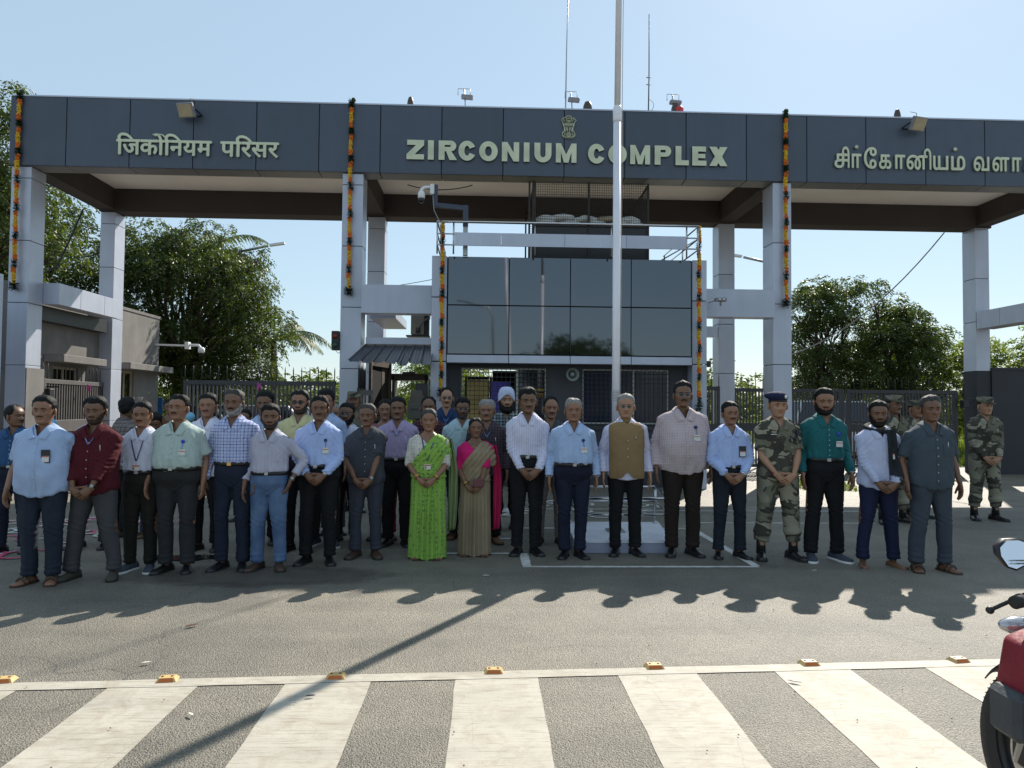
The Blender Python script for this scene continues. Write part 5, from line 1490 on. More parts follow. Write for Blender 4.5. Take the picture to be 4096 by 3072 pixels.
# ---- head as a ring grid
PHI = None
def _interp(xs, ys, x): return np.interp(x, xs, ys)
def head_grid(nz_=34, n=48, wide=1., long=1., female=False, jaw=1., nose_=1.):
    zs = np.concatenate([np.linspace(-.119, -.085, 8)[:-1], np.linspace(-.085, .03, 17)[:-1], np.linspace(.03, .119, 11)])
    a = _interp([-.119, -.112, -.098, -.075, -.04, 0, .04, .07, .095, .110, .119], [.024, .038, .050, .061, .069, .074, .077, .072, .056, .036, .001], zs)*wide
    a = a*np.interp(zs, [-.119, -.06, .0], [jaw, jaw, 1.])
    if female: a = a*np.interp(zs, [-.119, -.05, .0], [.88, .94, 1.])
    f = _interp([-.119, -.112, -.1, -.088, -.078, -.060, -.045, -.03, 0, .02, .05, .08, .1, .112, .119], [.050, .068, .079, .079, .074, .080, .079, .082, .079, .086, .085, .070, .050, .03, .001], zs)
    bk = _interp([-.119, -.1, -.07, -.04, 0, .04, .08, .1, .112, .119], [.01, .03, .060, .082, .098, .103, .085, .060, .035, .001], zs)
    ph = np.linspace(-PI, PI, n, endpoint=False)
    ph = ph - .42*np.sin(ph)*(1) * .9   # crowd samples towards the face
    Z, P = np.meshgrid(zs, ph, indexing='ij')
    A = a[:, None]; Fq = f[:, None]; B = bk[:, None]
    c = np.cos(P); s = np.sin(P)
    e = 2/2.25
    X = A*np.sign(s)*np.abs(s)**e
    Y = np.where(c > 0, -Fq*np.abs(c)**e, B*np.abs(c)**e)
    front = c > 0
    g = lambda x, z, sx, sz: np.exp(-(x/sx)**2-(z/sz)**2)
    dY = np.zeros_like(X)
    zn = np.clip((.008-Z)/.045, 0, 1)
    nose = .027*zn**1.2*np.exp(-(X/(.009+.007*zn))**2)*np.where(Z > -.037, 1, np.exp(-((Z+.037)/.006)**2))
    nose += .008*g(np.abs(X)-.012, Z+.035, .007, .008)
    dY -= nose*nose_
    dY += .010*g(np.abs(X)-.031, Z-.002, .015, .011)
    dY -= .005*g(np.abs(X)-.030, Z-.022, .018, .007)
    dY -= .004*g(np.abs(X)-.045, Z+.025, .016, .018)
    dY -= .006*g(X, Z+.056, .018, .0045) + .007*g(X, Z+.070, .016, .005)
    dY += .005*g(X, Z+.0625, .022, .003)
    dY -= .004*g(X, Z+.1, .016, .012)
    Y = Y+np.where(front, dY, 0)
    return X*1.06, Y*1.05, Z*long, P
_hair_noise = None
def grid_mesh_faces(keep, nz_, n):
    F = []
    for i in range(nz_-1):
        for k in range(n):
            k2 = (k+1) % n
            if keep is None or (keep[i, k] or keep[i+1, k] or keep[i, k2] or keep[i+1, k2]):
                F.append((i*n+k, i*n+k2, (i+1)*n+k2, (i+1)*n+k))
    return F

def hand(mb, wrist, d, nrm, side, curl, mi=0, s=1.):
    """palm with four fingers and a thumb; d = pointing direction, nrm = direction the palm faces"""
    d = Vector(d).normalized(); nrm = Vector(nrm); nrm = (nrm-d*nrm.dot(d)).normalized(); u = d.cross(nrm).normalized()*side
    w = Vector(wrist)
    def ringp(c, hw, ht, n=10): return [c+u*(hw*math.cos(2*PI*k/n))+nrm*(ht*math.sin(2*PI*k/n)) for k in range(n)]
    secs = [(-.02, .026, .02), (.0, .027, .018), (.03, .037, .016), (.06, .042, .0145), (.085, .040, .012), (.092, .034, .008)]
    vs = []
    for t, hw, ht in secs: vs += ringp(w+d*t*s, hw*s, ht*s)
    fs = [(i*10+k, i*10+(k+1) % 10, (i+1)*10+(k+1) % 10, (i+1)*10+k) for i in range(len(secs)-1) for k in range(10)]+[tuple(range(9, -1, -1)), tuple(range(50, 60))]
    mb.add(vs, fs, mi, True)
    for q, (off, L, r_) in enumerate(((.030, .070, .0088), (.0105, .080, .0092), (-.0105, .074, .0088), (-.029, .058, .0078))):
        p = w+d*.082*s+u*off*s; dd = d.copy(); pts = [p-d*.012*s]; rr_ = [r_*s]
        for seg, (ln_, cv) in enumerate(((.45, curl*.7), (.32, curl), (.23, curl*.6))):
            dd = (Matrix.Rotation(-cv*side, 3, u) @ dd).normalized() if False else (dd*math.cos(cv)+nrm*math.sin(cv)).normalized()
            p = p+dd*L*ln_*s; pts.append(p.copy()); rr_.append(r_*s*(.95, .85, .62)[seg])
        mb.tube(pts, rr_, 7, mi)
    # thumb leaves the side of the palm near its base
    p = w+d*.018*s+u*.026*s; dd = (d*.75+u*.62+nrm*.15).normalized(); pts = [p]; rr_ = [.013*s]
    for ln_, cv in ((.036, .0), (.030, -.25), (.024, -.2)):
        p = p+dd*ln_*s; pts.append(p.copy()); rr_.append((.0118, .0105, .0075)[len(pts)-2]*s); dd = (dd+d*.35+nrm*.12).normalized()
    mb.tube(pts, rr_, 7, mi)

def ik(S, W, l1, l2, pole):
    S = Vector(S); W = Vector(W); v = W-S; L = v.length
    if L > (l1+l2)*.999: W = S+v*((l1+l2)*.999/L); v = W-S; L = v.length
    a = (l1*l1-l2*l2+L*L)/(2*L); h = math.sqrt(max(0, l1*l1-a*a)); d = v/L
    p = Vector(pole); p = (p-d*p.dot(d)).normalized()
    return S+d*a+p*h, W

def shoe(mb, x, y, ang, L, w, hgt, sole=.02, kind='shoe', mi=0, smi=1):
    n = 12
    M_ = Matrix.Translation((x, y, 0)) @ Matrix.Rotation(ang, 4, 'Z')
    st = len(mb.v)
    # along -y from heel (+) to toe (-)
    prof = [(-.01, .55, .6), (.0, .75, .95), (.10, .82, 1.05), (.30, .78, 1.05), (.45, .84, .85), (.62, 1.0, .62), (.78, 1.0, .52), (.90, .85, .46), (.97, .55, .40), (1.0, .25, .25)]
    vs = []
    for t, hw, hh in prof:
        yy = L*.32-L*t
        for k in range(n):
            a = PI*k/(n-1); vs.append((w*.5*hw*math.cos(a), yy, sole+hgt*hh*math.sin(a)**.8))
    fs = [(i*n+k, i*n+k+1, (i+1)*n+k+1, (i+1)*n+k) for i in range(len(prof)-1) for k in range(n-1)]
    fs += [(i*n+n-1, i*n, (i+1)*n, (i+1)*n+n-1) for i in range(len(prof)-1)]+[tuple(range(n)), tuple(range((len(prof)-1)*n+n-1, (len(prof)-1)*n-1, -1))]
    mb.add(vs, fs, mi, True)
    if sole:
        P = [(w*.53*hw, L*.32-L*t*1.01) for t, hw, hh in prof]+[(-w*.53*hw, L*.32-L*t*1.01) for t, hw, hh in prof[::-1]]
        m2 = len(P)
        mb.add([(a, b, .001) for a, b in P]+[(a, b, sole+.004) for a, b in P], [tuple(range(m2-1, -1, -1)), tuple(range(m2, 2*m2))]+[(i, (i+1) % m2, m2+(i+1) % m2, m2+i) for i in range(m2)], smi)
    mb.xf(M_, st)

TORSO = [(.80, .176, .118), (.90, .176, .122), (1.0, .162, .116), (1.1, .162, .116), (1.2, .172, .120), (1.28, .178, .116), (1.34, .174, .104), (1.385, .152, .088), (1.415, .108, .072), (1.44, .070, .062), (1.458, .056, .054)]
def person(lab, x, y, H, skin=(.20, .11, .068), w=1., belly=0., rz=0., top=None, sleeve='long', tuck=True, bottom=None, arms='clasp', shoes='black', stance=.11, hair='black', hstyle='short',
           mou=True, beard=None, glasses=None, hat=None, turn=0., head_w=1., badge=None, lany=None, watch=False, lod=0, vest=None, belt=True, female=False, scarf=False, pocket=True, buckle=False, toe=.3, seed=0, sari=None, baggy=.0,
           bindi=False, smile=False, tilt=0., hold=None, rank=False, arm_l=None, arm_r=None):
    s = H/1.70; rv = random.Random(seed*7+3)
    turn += rv.uniform(-.14, .14); tilt += rv.uniform(-.05, .06); head_w *= rv.uniform(.95, 1.05); jaw = rv.uniform(.90, 1.08); hlong = rv.uniform(.96, 1.04); nose_ = rv.uniform(.8, 1.25)
    skin = (skin[0]*1.38, skin[1]*1.28, skin[2]*1.2); sway = rv.uniform(-.018, .018)
    root = thing('person', lab, 'person', (x, y, 0), rz)
    rr = random.Random(seed*13+5)
    vox = (.0125, .016, .021)[lod]
    sk = skin_mat(skin); lip = skin_mat((skin[0]*.85, skin[1]*.55, skin[2]*.6))
    ws = .62+.38*w   # shoulders widen less than the belly
    # ---- joints
    SH = {-1: Vector((-.160*ws, .005, 1.352+sway*.6)), 1: Vector((.160*ws, .005, 1.352-sway*.6))}
    fy = -.118-belly*.9-.012
    WR = {}; cl_ = (rv.uniform(-.02, .02), rv.uniform(.865, .925))
    for sd in (-1, 1):
        a = {-1: arm_r, 1: arm_l}[sd] or arms
        if a == 'clasp': WR[sd] = (Vector((sd*.082*w**.5+cl_[0], fy-.045-(.03 if sd > 0 else 0), cl_[1])), (-sd*.80, -.10, -.58), (0, 1, 0), .42, Vector((sd*1, .75, 0)))
        elif a == 'down': WR[sd] = (Vector((sd*((.232+.07*(w-1))*ws+rv.uniform(-.004, .016)), -.060+rv.uniform(-.03, .03), .86)), (sd*.02, -.14, -1), (-sd, 0, 0), .30, Vector((sd*.3, 1, 0)))
        elif a == 'back': WR[sd] = (Vector((sd*.10, .16+.02, .90)), (-sd*.8, .1, -.5), (0, -1, 0), .4, Vector((sd*1, .3, 0)))
        elif a == 'hip': WR[sd] = (Vector((sd*.225*ws, -.05, .93)), (-sd*.25, -.3, -.9), (-sd, 0, 0), .3, Vector((sd*1, .6, 0)))
    EL = {}
    for sd in (-1, 1):
        e, wv = ik(SH[sd], WR[sd][0], .285, .255, WR[sd][4]); EL[sd] = e; WR[sd] = (wv,)+WR[sd][1:]
    # ---- body: chest, neck, arms, legs fused; then head and hands joined in
    def torso_secs(k=1., kb=1., z0=.0, z1=2., off=0.):
        out = []
        for z, a, b in TORSO:
            if z < z0-.001 or z > z1+.001: continue
            ww = w if z < 1.25 else (ws if z > 1.33 else (w+ws)/2)
            if z > 1.43: ww = 1
            be = belly*math.exp(-((z-1.06)/.16)**2)
            if female and 1.18 < z < 1.32: be += .02
            if female and .95 < z < 1.12: ww *= .93
            out.append((0, .005-be*.5, z, a*ww*k+be*.35+off, b*kb*(.8+.2*w)+be*.75+off))
        return out
    b = MB()
    b.loft([(c[0], c[1]+belly*.25, c[2], c[3]*.93-belly*.1, c[4]*.93-belly*.35-(.02 if c[2] < 1.15 else 0)) for c in torso_secs(1., 1., .9, 1.5)], 20, 2.5)
    b.tube([(0, .012, 1.40), (0, .002, 1.46), (0, -.004, 1.53)], [.060, .054, .052], 14)
    for sd in (-1, 1):
        b.tube([SH[sd]-Vector((sd*.05, 0, 0)), SH[sd], SH[sd].lerp(EL[sd], .5), EL[sd]], [.045, .048, .043*w**.4, .036], 10)
        b.tube([EL[sd], EL[sd].lerp(WR[sd][0], .3), EL[sd].lerp(WR[sd][0], .75), WR[sd][0]+Vector(WR[sd][1]).normalized()*.012], [.036, .040*w**.3, .029, .024], 10)
        hx = .088*w**.5
        if shoes in ('sandal', 'bare') or sari is None:
            b.tube([(sd*hx, .01, .95), (sd*hx, 0, .86), (sd*(hx+stance)*.5+sd*hx*.5*.6, .0, .5), (sd*stance, .015, .10), (sd*stance, .012, .045)], [.07, .08, .052, .036, .036], 10)
    V, F, N = fuse(b, vox*1.1, 3)
    BV, BF, BM_ = [V], [F], [np.zeros(len(F), int)]
    cnt = len(V)
    X, Y, Z, P = head_grid(wide=head_w, female=female, long=hlong, jaw=jaw, nose_=nose_)
    nz_, n = X.shape
    HC = Vector((0, -.018, 1.578))
    RT = Matrix.Rotation(turn, 3, 'Z') @ Matrix.Rotation(tilt, 3, 'X') @ Matrix.Scale(1.05, 3)
    RTn = np.array(RT)
    HV = np.stack([X.ravel(), Y.ravel(), Z.ravel()], 1)
    lipm = ((np.abs(X) < .023) & (Z > -.075) & (Z < -.052) & (Y < -.03)).ravel()
    HF = np.array(grid_mesh_faces(None, nz_, n))
    hm = np.where(lipm[HF].all(1), 1, 0)
    BV.append(HV @ RTn.T + np.array(HC)); BF.append(HF+cnt); BM_.append(hm); cnt += len(HV)
    ex = MB()   # ears, eyes, hands
    for sd in (-1, 1):
        st = len(ex.v)
        ex.ball((0, 0, 0), 1, 10, 8, 0, (.011, .021, .034)); 
        ex.xf(Matrix.Translation((sd*.0845*head_w, .010, -.010)) @ Matrix.Rotation(sd*.5, 4, 'Z') @ Matrix.Rotation(-.15, 4, 'X'), st)
        ex.ball((sd*.032, -.0680, .001), .0115, 10, 8, 2, (1.15, 1, .50)); ex.ball((sd*.032, -.0762, .001), .0060, 8, 6, 3)
        # lids
        ex.tube([(sd*.017, -.0745, .0045), (sd*.032, -.0812, .0078), (sd*.047, -.0710, .0035)], [.003, .0044, .003], 6, 0)
        ex.tube([(sd*.018, -.0740, -.0045), (sd*.032, -.0790, -.0070), (sd*.046, -.0700, -.0040)], [.0022, .0032, .0022], 6, 0)
    if smile: ex.tube([(-.018, -.0745, -.060), (0, -.0845, -.0635), (.018, -.0745, -.060)], [.001, .0032, .001], 6, 2)
    ex.xf(Matrix.Translation(HC) @ RT.to_4x4())
    for sd in (-1, 1):
        a_ = {-1: arm_r, 1: arm_l}[sd] or arms
        sh_ = 1.02 if not female else .88
        hand(ex, WR[sd][0], WR[sd][1], WR[sd][2], -sd if a_ == 'clasp' else (1 if a_ in('down','hip') else sd) if sd > 0 else (-1 if a_ in('down','hip') else sd), WR[sd][3], 0, sh_)
    if shoes in ('bare', 'sandal'):
        for sd in (-1, 1):
            shoe(ex, sd*stance, .0, -sd*toe if False else sd*toe, .245, .088, .052, .012 if shoes == 'sandal' else 0.004, mi=0, smi=0)
            for k in range(5):
                tx = (-.034+.017*k)*sd*-1; ln_ = .268*.66 - .006*k*k*.5
                p = Matrix.Rotation(sd*toe, 3, 'Z') @ Vector((tx, -.150+.004*k*k*.5, .018)); ex.ball((p.x+sd*stance, p.y, p.z), .0125-.0012*k, 7, 5, 0, (1, 1.5, .9))
    me = MB.mesh(ex, 'tmp', []); 
    tri_v = np.array([v.co[:] for v in me.vertices]) if len(me.vertices) else np.zeros((0, 3))
    # assemble mixed polygons
    full = bpy.data.meshes.new('body')
    allV = np.concatenate(BV+[tri_v]); polys = [tuple(f) for f in np.concatenate(BF)]; mids = list(np.concatenate(BM_))
    for p in me.polygons: polys.append(tuple(i+cnt for i in p.vertices)); mids.append(ex.m[p.index])
    bpy.data.meshes.remove(me)
    full.from_pydata(allV*s, [], polys); setmats(full, [sk, lip, EYEW, IRIS]); full.polygons.foreach_set('material_index', mids)
    full.polygons.foreach_set('use_smooth', [True]*len(polys)); full.update()
    body = link('body', full, root)
    def add(mb, nm, mt, par=None, fix=True, head=False):
        if head: mb.xf(Matrix.Translation(HC) @ RT.to_4x4())
        mb.v = [(p[0]*s, p[1]*s, p[2]*s) for p in mb.v]
        return mb.build(nm, mt, par or root, fix=fix)
    # ---- hair
    hmt = hair_mat(hair)
    ap = np.abs(P)
    hl = {'short': ([0, .5, .9, 1.2, 1.32, 1.5, 1.75, 2.2, PI], [.082, .080, .066, .046, .000, .016, -.004, -.045, -.07]),
          'fringe': ([0, .5, .9, 1.2, 1.35, 1.5, 1.75, 2.2, PI], [.068, .074, .060, .038, -.004, .014, -.01, -.05, -.075]),
          'receding': ([0, .3, .7, 1.0, 1.3, 1.5, 1.75, 2.2, PI], [.100, .104, .094, .06, .01, .016, -.01, -.045, -.07]),
          'bald': ([0, .6, 1.0, 1.25, 1.35, 1.5, 1.75, 2.2, PI], [.2, .2, .2, .045, -.01, .012, -.01, -.045, -.07]),
          'woman': ([0, .2, .6, .9, 1.2, 1.5, 1.75, 2.2, PI], [.082, .084, .068, .046, .018, -.005, -.035, -.07, -.08])}[hstyle if hstyle in ('short', 'fringe', 'receding', 'bald', 'woman') else 'short']
    hz = np.interp(ap, *hl); HV0 = np.stack([X.ravel(), Y.ravel(), Z.ravel()], 1)
    d_ = (Z-hz)-.006*vnoise(HV0*55+seed).reshape(Z.shape)
    if hstyle == 'bald': d_ = np.where(Z > .085, -.01, d_)
    if hat not in ('turban',):
        thick = np.clip(d_/.026, 0, 1)**.7
        T = .017 if not female else .013
        if hstyle == 'fringe': T = .020
        if hat: T = .006
        HVn = np.stack([X.ravel(), Y.ravel(), (Z*.8).ravel()], 1); nn = HVn/np.maximum(np.linalg.norm(HVn, axis=1)[:, None], 1e-4)
        nzv = vnoise(HV*30+seed)*.75+vnoise(HV*85+seed)*.5
        sidek = .45+.55*np.clip((HV[:, 2]-.02)/.07, 0, 1)
        off = (thick.ravel()*(T*sidek+.009*nzv*(0 if hat else 1)) - .002)
        up = np.array([0, -.15, 1.]) if hstyle in ('short', 'fringe') else np.array([0, 0, .6])
        HH = HV+nn*off[:, None]+up*(thick.ravel()*np.clip(HV[:, 2]/.1, 0, 1)*(.006 if not hat else 0))[:, None]
        keep = d_ > -.003
        Fh = grid_mesh_faces(keep, nz_, n)
        if Fh:
            HH2 = (HH @ RTn.T+np.array(HC))*s
            link('hair', np_mesh('hair', HH2, np.array(Fh), hmt), root)
    if female:
        m = MB(); m.ball((0, .10, -.02), .045, 12, 8, 0, (1.1, .8, 1)); m.xf(Matrix.Translation((0, 0, 0))); add(m, 'hair_bun', hmt, head=True)
        for sd in (-1, 1):
            m = MB(); m.ball((sd*.080, .0, -.045), .007, 8, 6); add(m, 'earring', GOLDM, head=True)
    if bindi:
        m = MB(); m.ball((0, -.0885, .032), .0052, 8, 6, 0, (1, .4, 1)); add(m, 'forehead_mark', mat('red_forehead_mark', (.25, .01, .01), .6), head=True)
    # brows
    if lod < 2 or not hat:
        for sd in (-1, 1):
            m = MB(); m.tube([(sd*.012, -.0895, .0185), (sd*.029, -.0895, .0235), (sd*.048, -.0765, .0185)], [.0030, .0045, .0015] if not female else [.0015, .0025, .001], 6); add(m, 'eyebrow', hair_mat('black' if hair != 'grey' else 'salt'), head=True)
    if mou and not female:
        m = MB(); m.tube([(-.031, -.0745, -.0560), (-.018, -.0865, -.0490), (0, -.0930, -.0475), (.018, -.0865, -.0490), (.031, -.0745, -.0560)], [.0025, .0062, .0056, .0062, .0025], 8, 0, True, .8)
        add(m, 'moustache', hair_mat('salt' if hair == 'grey' else 'black'), head=True)
    if beard:
        kind_, bc = beard
        zt = np.interp(ap, [0, .35, .7, 1.05, 1.3], [-.078, -.072, -.052, -.028, .0])
        if kind_ == 'goatee': msk = (Z < -.066) & (ap < .42)
        else: msk = (Z < zt) & (ap < 1.55) & (Z > -.122)
        th_ = {'full': .009, 'stubble': .0012, 'goatee': .005, 'big': .024}[kind_]
        ext = np.where(Z < -.07, 1.5, 1.) if kind_ == 'big' else 1.
        HVn = HV/np.maximum(np.linalg.norm(HV, axis=1)[:, None], 1e-4)
        k_ = np.clip((zt-Z)/.02, 0.15, 1)
        HH = HV+HVn*((k_*ext).ravel()*(th_*(1+.3*vnoise(HV*60))))[:, None]
        Fh = grid_mesh_faces(msk, nz_, n)
        Fh = [f for f in Fh if msk.ravel()[list(f)].sum() >= 2]
        if Fh: link('beard', np_mesh('beard', (HH @ RTn.T+np.array(HC))*s, np.array(Fh), hair_mat(bc)), root)
    if glasses:
        gm_ = MB()
        for sd in (-1, 1):
            pts = [(sd*.031+.022*math.cos(a), -.090+.004*abs(math.cos(a)), .000+.0155*math.sin(a)) for a in np.linspace(0, 2*PI, 15)]
            gm_.tube(pts, .0018 if glasses != 'dark' else .0028, 5)
            gm_.tube([(sd*.053, -.086, .004), (sd*.080*head_w, -.02, .006), (sd*.080*head_w, .012, .0)], .0016, 5)
        gm_.tube([(-.010, -.0915, .003), (0, -.0935, .006), (.010, -.0915, .003)], .0016, 5)
        gl_ = add(gm_, 'glasses', M['galv'] if glasses == 'wire' else M['black'], head=True)
        for sd in (-1, 1):
            lm_ = MB(); pts = [(sd*.031+.0215*math.cos(a), -.089+.004*abs(math.cos(a)), .015*math.sin(a)) for a in np.linspace(0, 2*PI, 14, endpoint=False)]
            lm_.add(pts+[(p[0], p[1]+.0015, p[2]) for p in pts], [tuple(range(14)), tuple(range(27, 13, -1))])
            key = ('lens', glasses)
            if key not in _cm:
                t = NT('spectacle_lens'); t.b.inputs['Base Color'].default_value = (.03, .035, .04, 1); t.b.inputs['Roughness'].default_value = .08; t.b.inputs['Alpha'].default_value = .32 if glasses != 'dark' else .8
                _cm[key] = t.mat
            add(lm_, 'lens', _cm[key], gl_, head=True)
    # ---- headgear
    if hat == 'turban':
        m = MB(); n1 = 40; secs = []
        vs = []; K = 13
        for i in range(K):
            t_ = i/(K-1)
            for k in range(n1):
                a = 2*PI*k/n1; fr = max(0, -math.sin(a))    # front is -y
                low = -.01+.075*fr**3 if fr > 0 else -.035
                z = low+(.158-low)*math.sin(t_*PI/2)
                rad = math.cos(t_*PI/2*.96)**.55
                bul = 1+.10*math.sin(t_*PI)
                ridge = 1+.022*math.sin(a*2+ (1 if math.cos(a) > 0 else -1)*t_*16)
                vs.append((.092*rad*bul*ridge*math.cos(a)*1.04, .012+.115*rad*bul*ridge*math.sin(a), z))
        m.add(vs, [(i*n1+k, i*n1+(k+1) % n1, (i+1)*n1+(k+1) % n1, (i+1)*n1+k) for i in range(K-1) for k in range(n1)]+[tuple((K-1)*n1+k for k in range(n1))], 0, True)
        add(m, 'turban', cloth('plain', (.52, .56, .74)), head=True)
    elif hat == 'beret':
        m = MB(); m.loft([(0, .005, .045, .083, .100), (0, .005, .062, .086, .103), (-.018, .0, .082, .108, .118), (-.022, 0, .105, .110, .118), (-.016, 0, .128, .085, .095), (-.01, 0, .138, .03, .04)], 28, 2.1)
        hb = add(m, 'beret', cloth('plain', (.016, .020, .060)), head=True)
        m = MB(); m.loft([(0, .005, .040, .0855, .1025), (0, .005, .056, .0865, .1035)], 28, 2.1); add(m, 'beret_band', M['black'], hb, head=True)
        m = MB(); m.ball((.042, -.103, .088), .017, 10, 8, 0, (1, .35, 1.2)); add(m, 'cap_badge', M['steel'], hb, head=True)
    elif hat == 'cap':
        m = MB(); m.loft([(0, .004, .042, .086, .104), (0, .004, .07, .088, .106), (0, .004, .105, .088, .104), (0, .006, .122, .078, .092), (0, .006, .126, .03, .03)], 28, 2.2)
        hb = add(m, 'camouflage_cap', cloth('camo', (0, 0, 0), .3), head=True)
        m = MB(); P1 = [(.080*math.cos(a), -.070-.075*math.sin(a)*1.0) for a in np.linspace(0, PI, 11)]
        m.add([(a, b_, .050-.22*max(0, (-b_-.09))) for a, b_ in P1]+[(a, b_, .044-.22*max(0, (-b_-.09))) for a, b_ in P1], [tuple(range(11)), tuple(range(21, 10, -1))]+[(i, i+1, 12+i, 11+i) for i in range(10)])
        add(m, 'visor', cloth('camo', (0, 0, 0), .3), hb, head=True)
    # ---- upper garment
    ts = torso_secs(1., 1., .80 if not tuck else .965, 1.46, .010+ (.006 if vest is None else 0))
    if tuck and not female:
        a0 = ts[0]; ts[0] = (a0[0], a0[1], .985, a0[3]*.965-.004, a0[4]*.95-.004)
        ts.insert(1, (ts[1][0], ts[1][1], 1.040, a0[3]*1.03, a0[4]*1.04))
        ts = [ts[0], ts[1]]+[q for q in ts[2:] if q[2] > 1.05]
    b = MB(); b.loft(ts, 24, 2.5)
    for sd in (-1, 1):
        S_, E_, W_ = SH[sd], EL[sd], WR[sd][0]
        thk = w**.4
        b.tube([S_-Vector((sd*.06, 0, .015)), S_-Vector((sd*.02, 0, 0)), S_+Vector((sd*.012, 0, -.02)), S_.lerp(E_, .4), S_.lerp(E_, .62 if sleeve == 'short' else .75)]+([S_.lerp(E_, .84)] if sleeve == 'short' else []),
               [.052, .058, .060*thk, .060*thk, .059*thk]+([.064*thk] if sleeve == 'short' else []), 14)
        if sleeve != 'short':
            endt = {'long': .93, 'rolled': .70, 'elbow': .05}[sleeve]
            b.tube([S_.lerp(E_, .55), S_.lerp(E_, .85), E_, E_.lerp(W_, .35*endt), E_.lerp(W_, .75*endt), E_.lerp(W_, endt)], [.058*thk, .054*thk, .050*thk, .049*thk, .044*thk, .040*thk if sleeve == 'long' else .047*thk], 14)
    V, F, N = fuse(b, vox, 2)
    # neckline opening and folds
    ctr = V[F].mean(1)
    zv = 1.335 if not female else 1.31
    cut = ((ctr[:, 1] < 0.02) & (ctr[:, 2] > zv) & (np.abs(ctr[:, 0]) < (ctr[:, 2]-zv)*(.42 if not female else 1.1))) | (ctr[:, 2] > 1.448)
    if top == 'none': cut[:] = True
    bdv = np.zeros(len(V), bool); bdv[np.intersect1d(np.unique(F[cut]), np.unique(F[~cut]))] = True
    F = F[~cut]
    kk = .42 if not female else 1.1
    if len(F): V = smooth_edge(V, F, 10)
    sg = np.sign(V[:, 0]); Q = np.stack([V[:, 0]+.45*sg*V[:, 2], V[:, 1], V[:, 2]*.55-.5*np.abs(V[:, 0])], 1)
    fold = .0075*vnoise(V*np.array([10, 8, 4])+seed*3.1) + .010*(.45-np.abs(vnoise(Q*np.array([15, 9, 9])+seed))) + .004*(.4-np.abs(vnoise(Q*np.array([30, 20, 16])+seed)))
    armm = np.clip((np.abs(V[:, 0])-.165*ws)/.04, 0, 1)
    # ring creases around elbows and at the tucked waist
    for sd in (-1, 1):
        de = np.linalg.norm(V-np.array(EL[sd]), axis=1)
        fold += .008*np.exp(-(de/.085)**2)*np.sin((V[:, 2]+.5*V[:, 0]*sd)*150+2*vnoise(V*14))
        dw = np.linalg.norm(V-np.array(WR[sd][0]), axis=1)
        if sleeve == 'long': fold += .0075*np.exp(-(dw/.10)**2)*np.sin(V[:, 2]*190+2*vnoise(V*14))
        ds = np.linalg.norm(V-np.array(SH[sd]+Vector((-sd*.02, -.03, -.09))), axis=1)
        fold += .008*np.exp(-(ds/.09)**2)*np.sin((V[:, 2]*.8+V[:, 0]*sd)*110)
    if tuck: fold += .006*np.exp(-((V[:, 2]-1.07)/.045)**2)*np.sin(np.arctan2(V[:, 1], V[:, 0])*17+3*vnoise(V*6))*(1-armm)
    else: fold += .007*np.clip((1.05-V[:, 2])/.25, 0, 1)*np.sin(np.arctan2(V[:, 1], V[:, 0])*9+2.5*vnoise(V*4))*(1-armm)
    if female: fold *= .3
    if vest is not None: fold *= np.where(armm > .3, 1, .15)
    V = V+N*fold[:, None]
    if not tuck:   # curved shirt tail
        t_ = np.clip((.90-V[:, 2])/.10, 0, 1)*(np.abs(V[:, 0]) < .24)
        V[:, 2] += t_*.045*np.clip(np.abs(V[:, 0])/.19, 0, 1)**2
    shirt = link('shirt' if not female else 'blouse', np_mesh('shirt', V*s, F, top), root) if len(F) else None
    if len(F):
        tree_ = BVHTree.FromPolygons([tuple(v) for v in V], [tuple(f) for f in F])
    def hit(px, pz, off=.003):
        h = tree_.ray_cast(Vector((px, -1, pz)), Vector((0, 1, 0)))
        if h[0] is None: return Vector((px, fy, pz))
        return h[0]+Vector((0, -off, 0))
    if top != 'none' and not female and vest is None:
        z0_ = .86 if not tuck else 1.02
        # placket, buttons, collar, pocket
        m = MB(); zs_ = np.linspace(z0_, zv-.005, 18); L = [hit(-.013, z, .0035) for z in zs_]; Q = [hit(.013, z, .0035) for z in zs_]
        m.add(L+Q+[p+Vector((0, .006, 0)) for p in L+Q], [(i, i+1, 19+i, 18+i) for i in range(17)]+[(i, i+1, 37+i, 36+i) for i in range(17)]+[(18+i, 19+i, 55+i, 54+i) for i in range(17)])
        add(m, 'placket', top)
        if lod < 2:
            m = MB()
            for k in range(6): p = hit(0, z0_+.03+(zv-z0_-.04)*k/5.5, .005); m.lathe([(.0055, -.002), (.0055, .001)], 8, p, 'y')
            add(m, 'shirt_buttons', BUTTON if rank is False else DARKBUTTON)
        if pocket:
            m = MB(); nx_, nz2 = 6, 6; g_ = [[hit(.055+.10*i/(nx_-1), 1.13+.115*j/(nz2-1), .0045) for i in range(nx_)] for j in range(nz2)]
            vs = [p for row in g_ for p in row]; k = nx_*nz2
            fs = [(j*nx_+i, j*nx_+i+1, (j+1)*nx_+i+1, (j+1)*nx_+i) for j in range(nz2-1) for i in range(nx_-1)]
            bd = [i for i in range(nx_)]+[j*nx_+nx_-1 for j in range(1, nz2)]+[(nz2-1)*nx_+i for i in range(nx_-2, -1, -1)]+[j*nx_ for j in range(nz2-2, 0, -1)]
            m.add(vs+[p+Vector((0, .006, 0)) for p in vs], fs+[(bd[i], bd[(i+1) % len(bd)], bd[(i+1) % len(bd)]+k, bd[i]+k) for i in range(len(bd))])
            add(m, 'pocket', top)
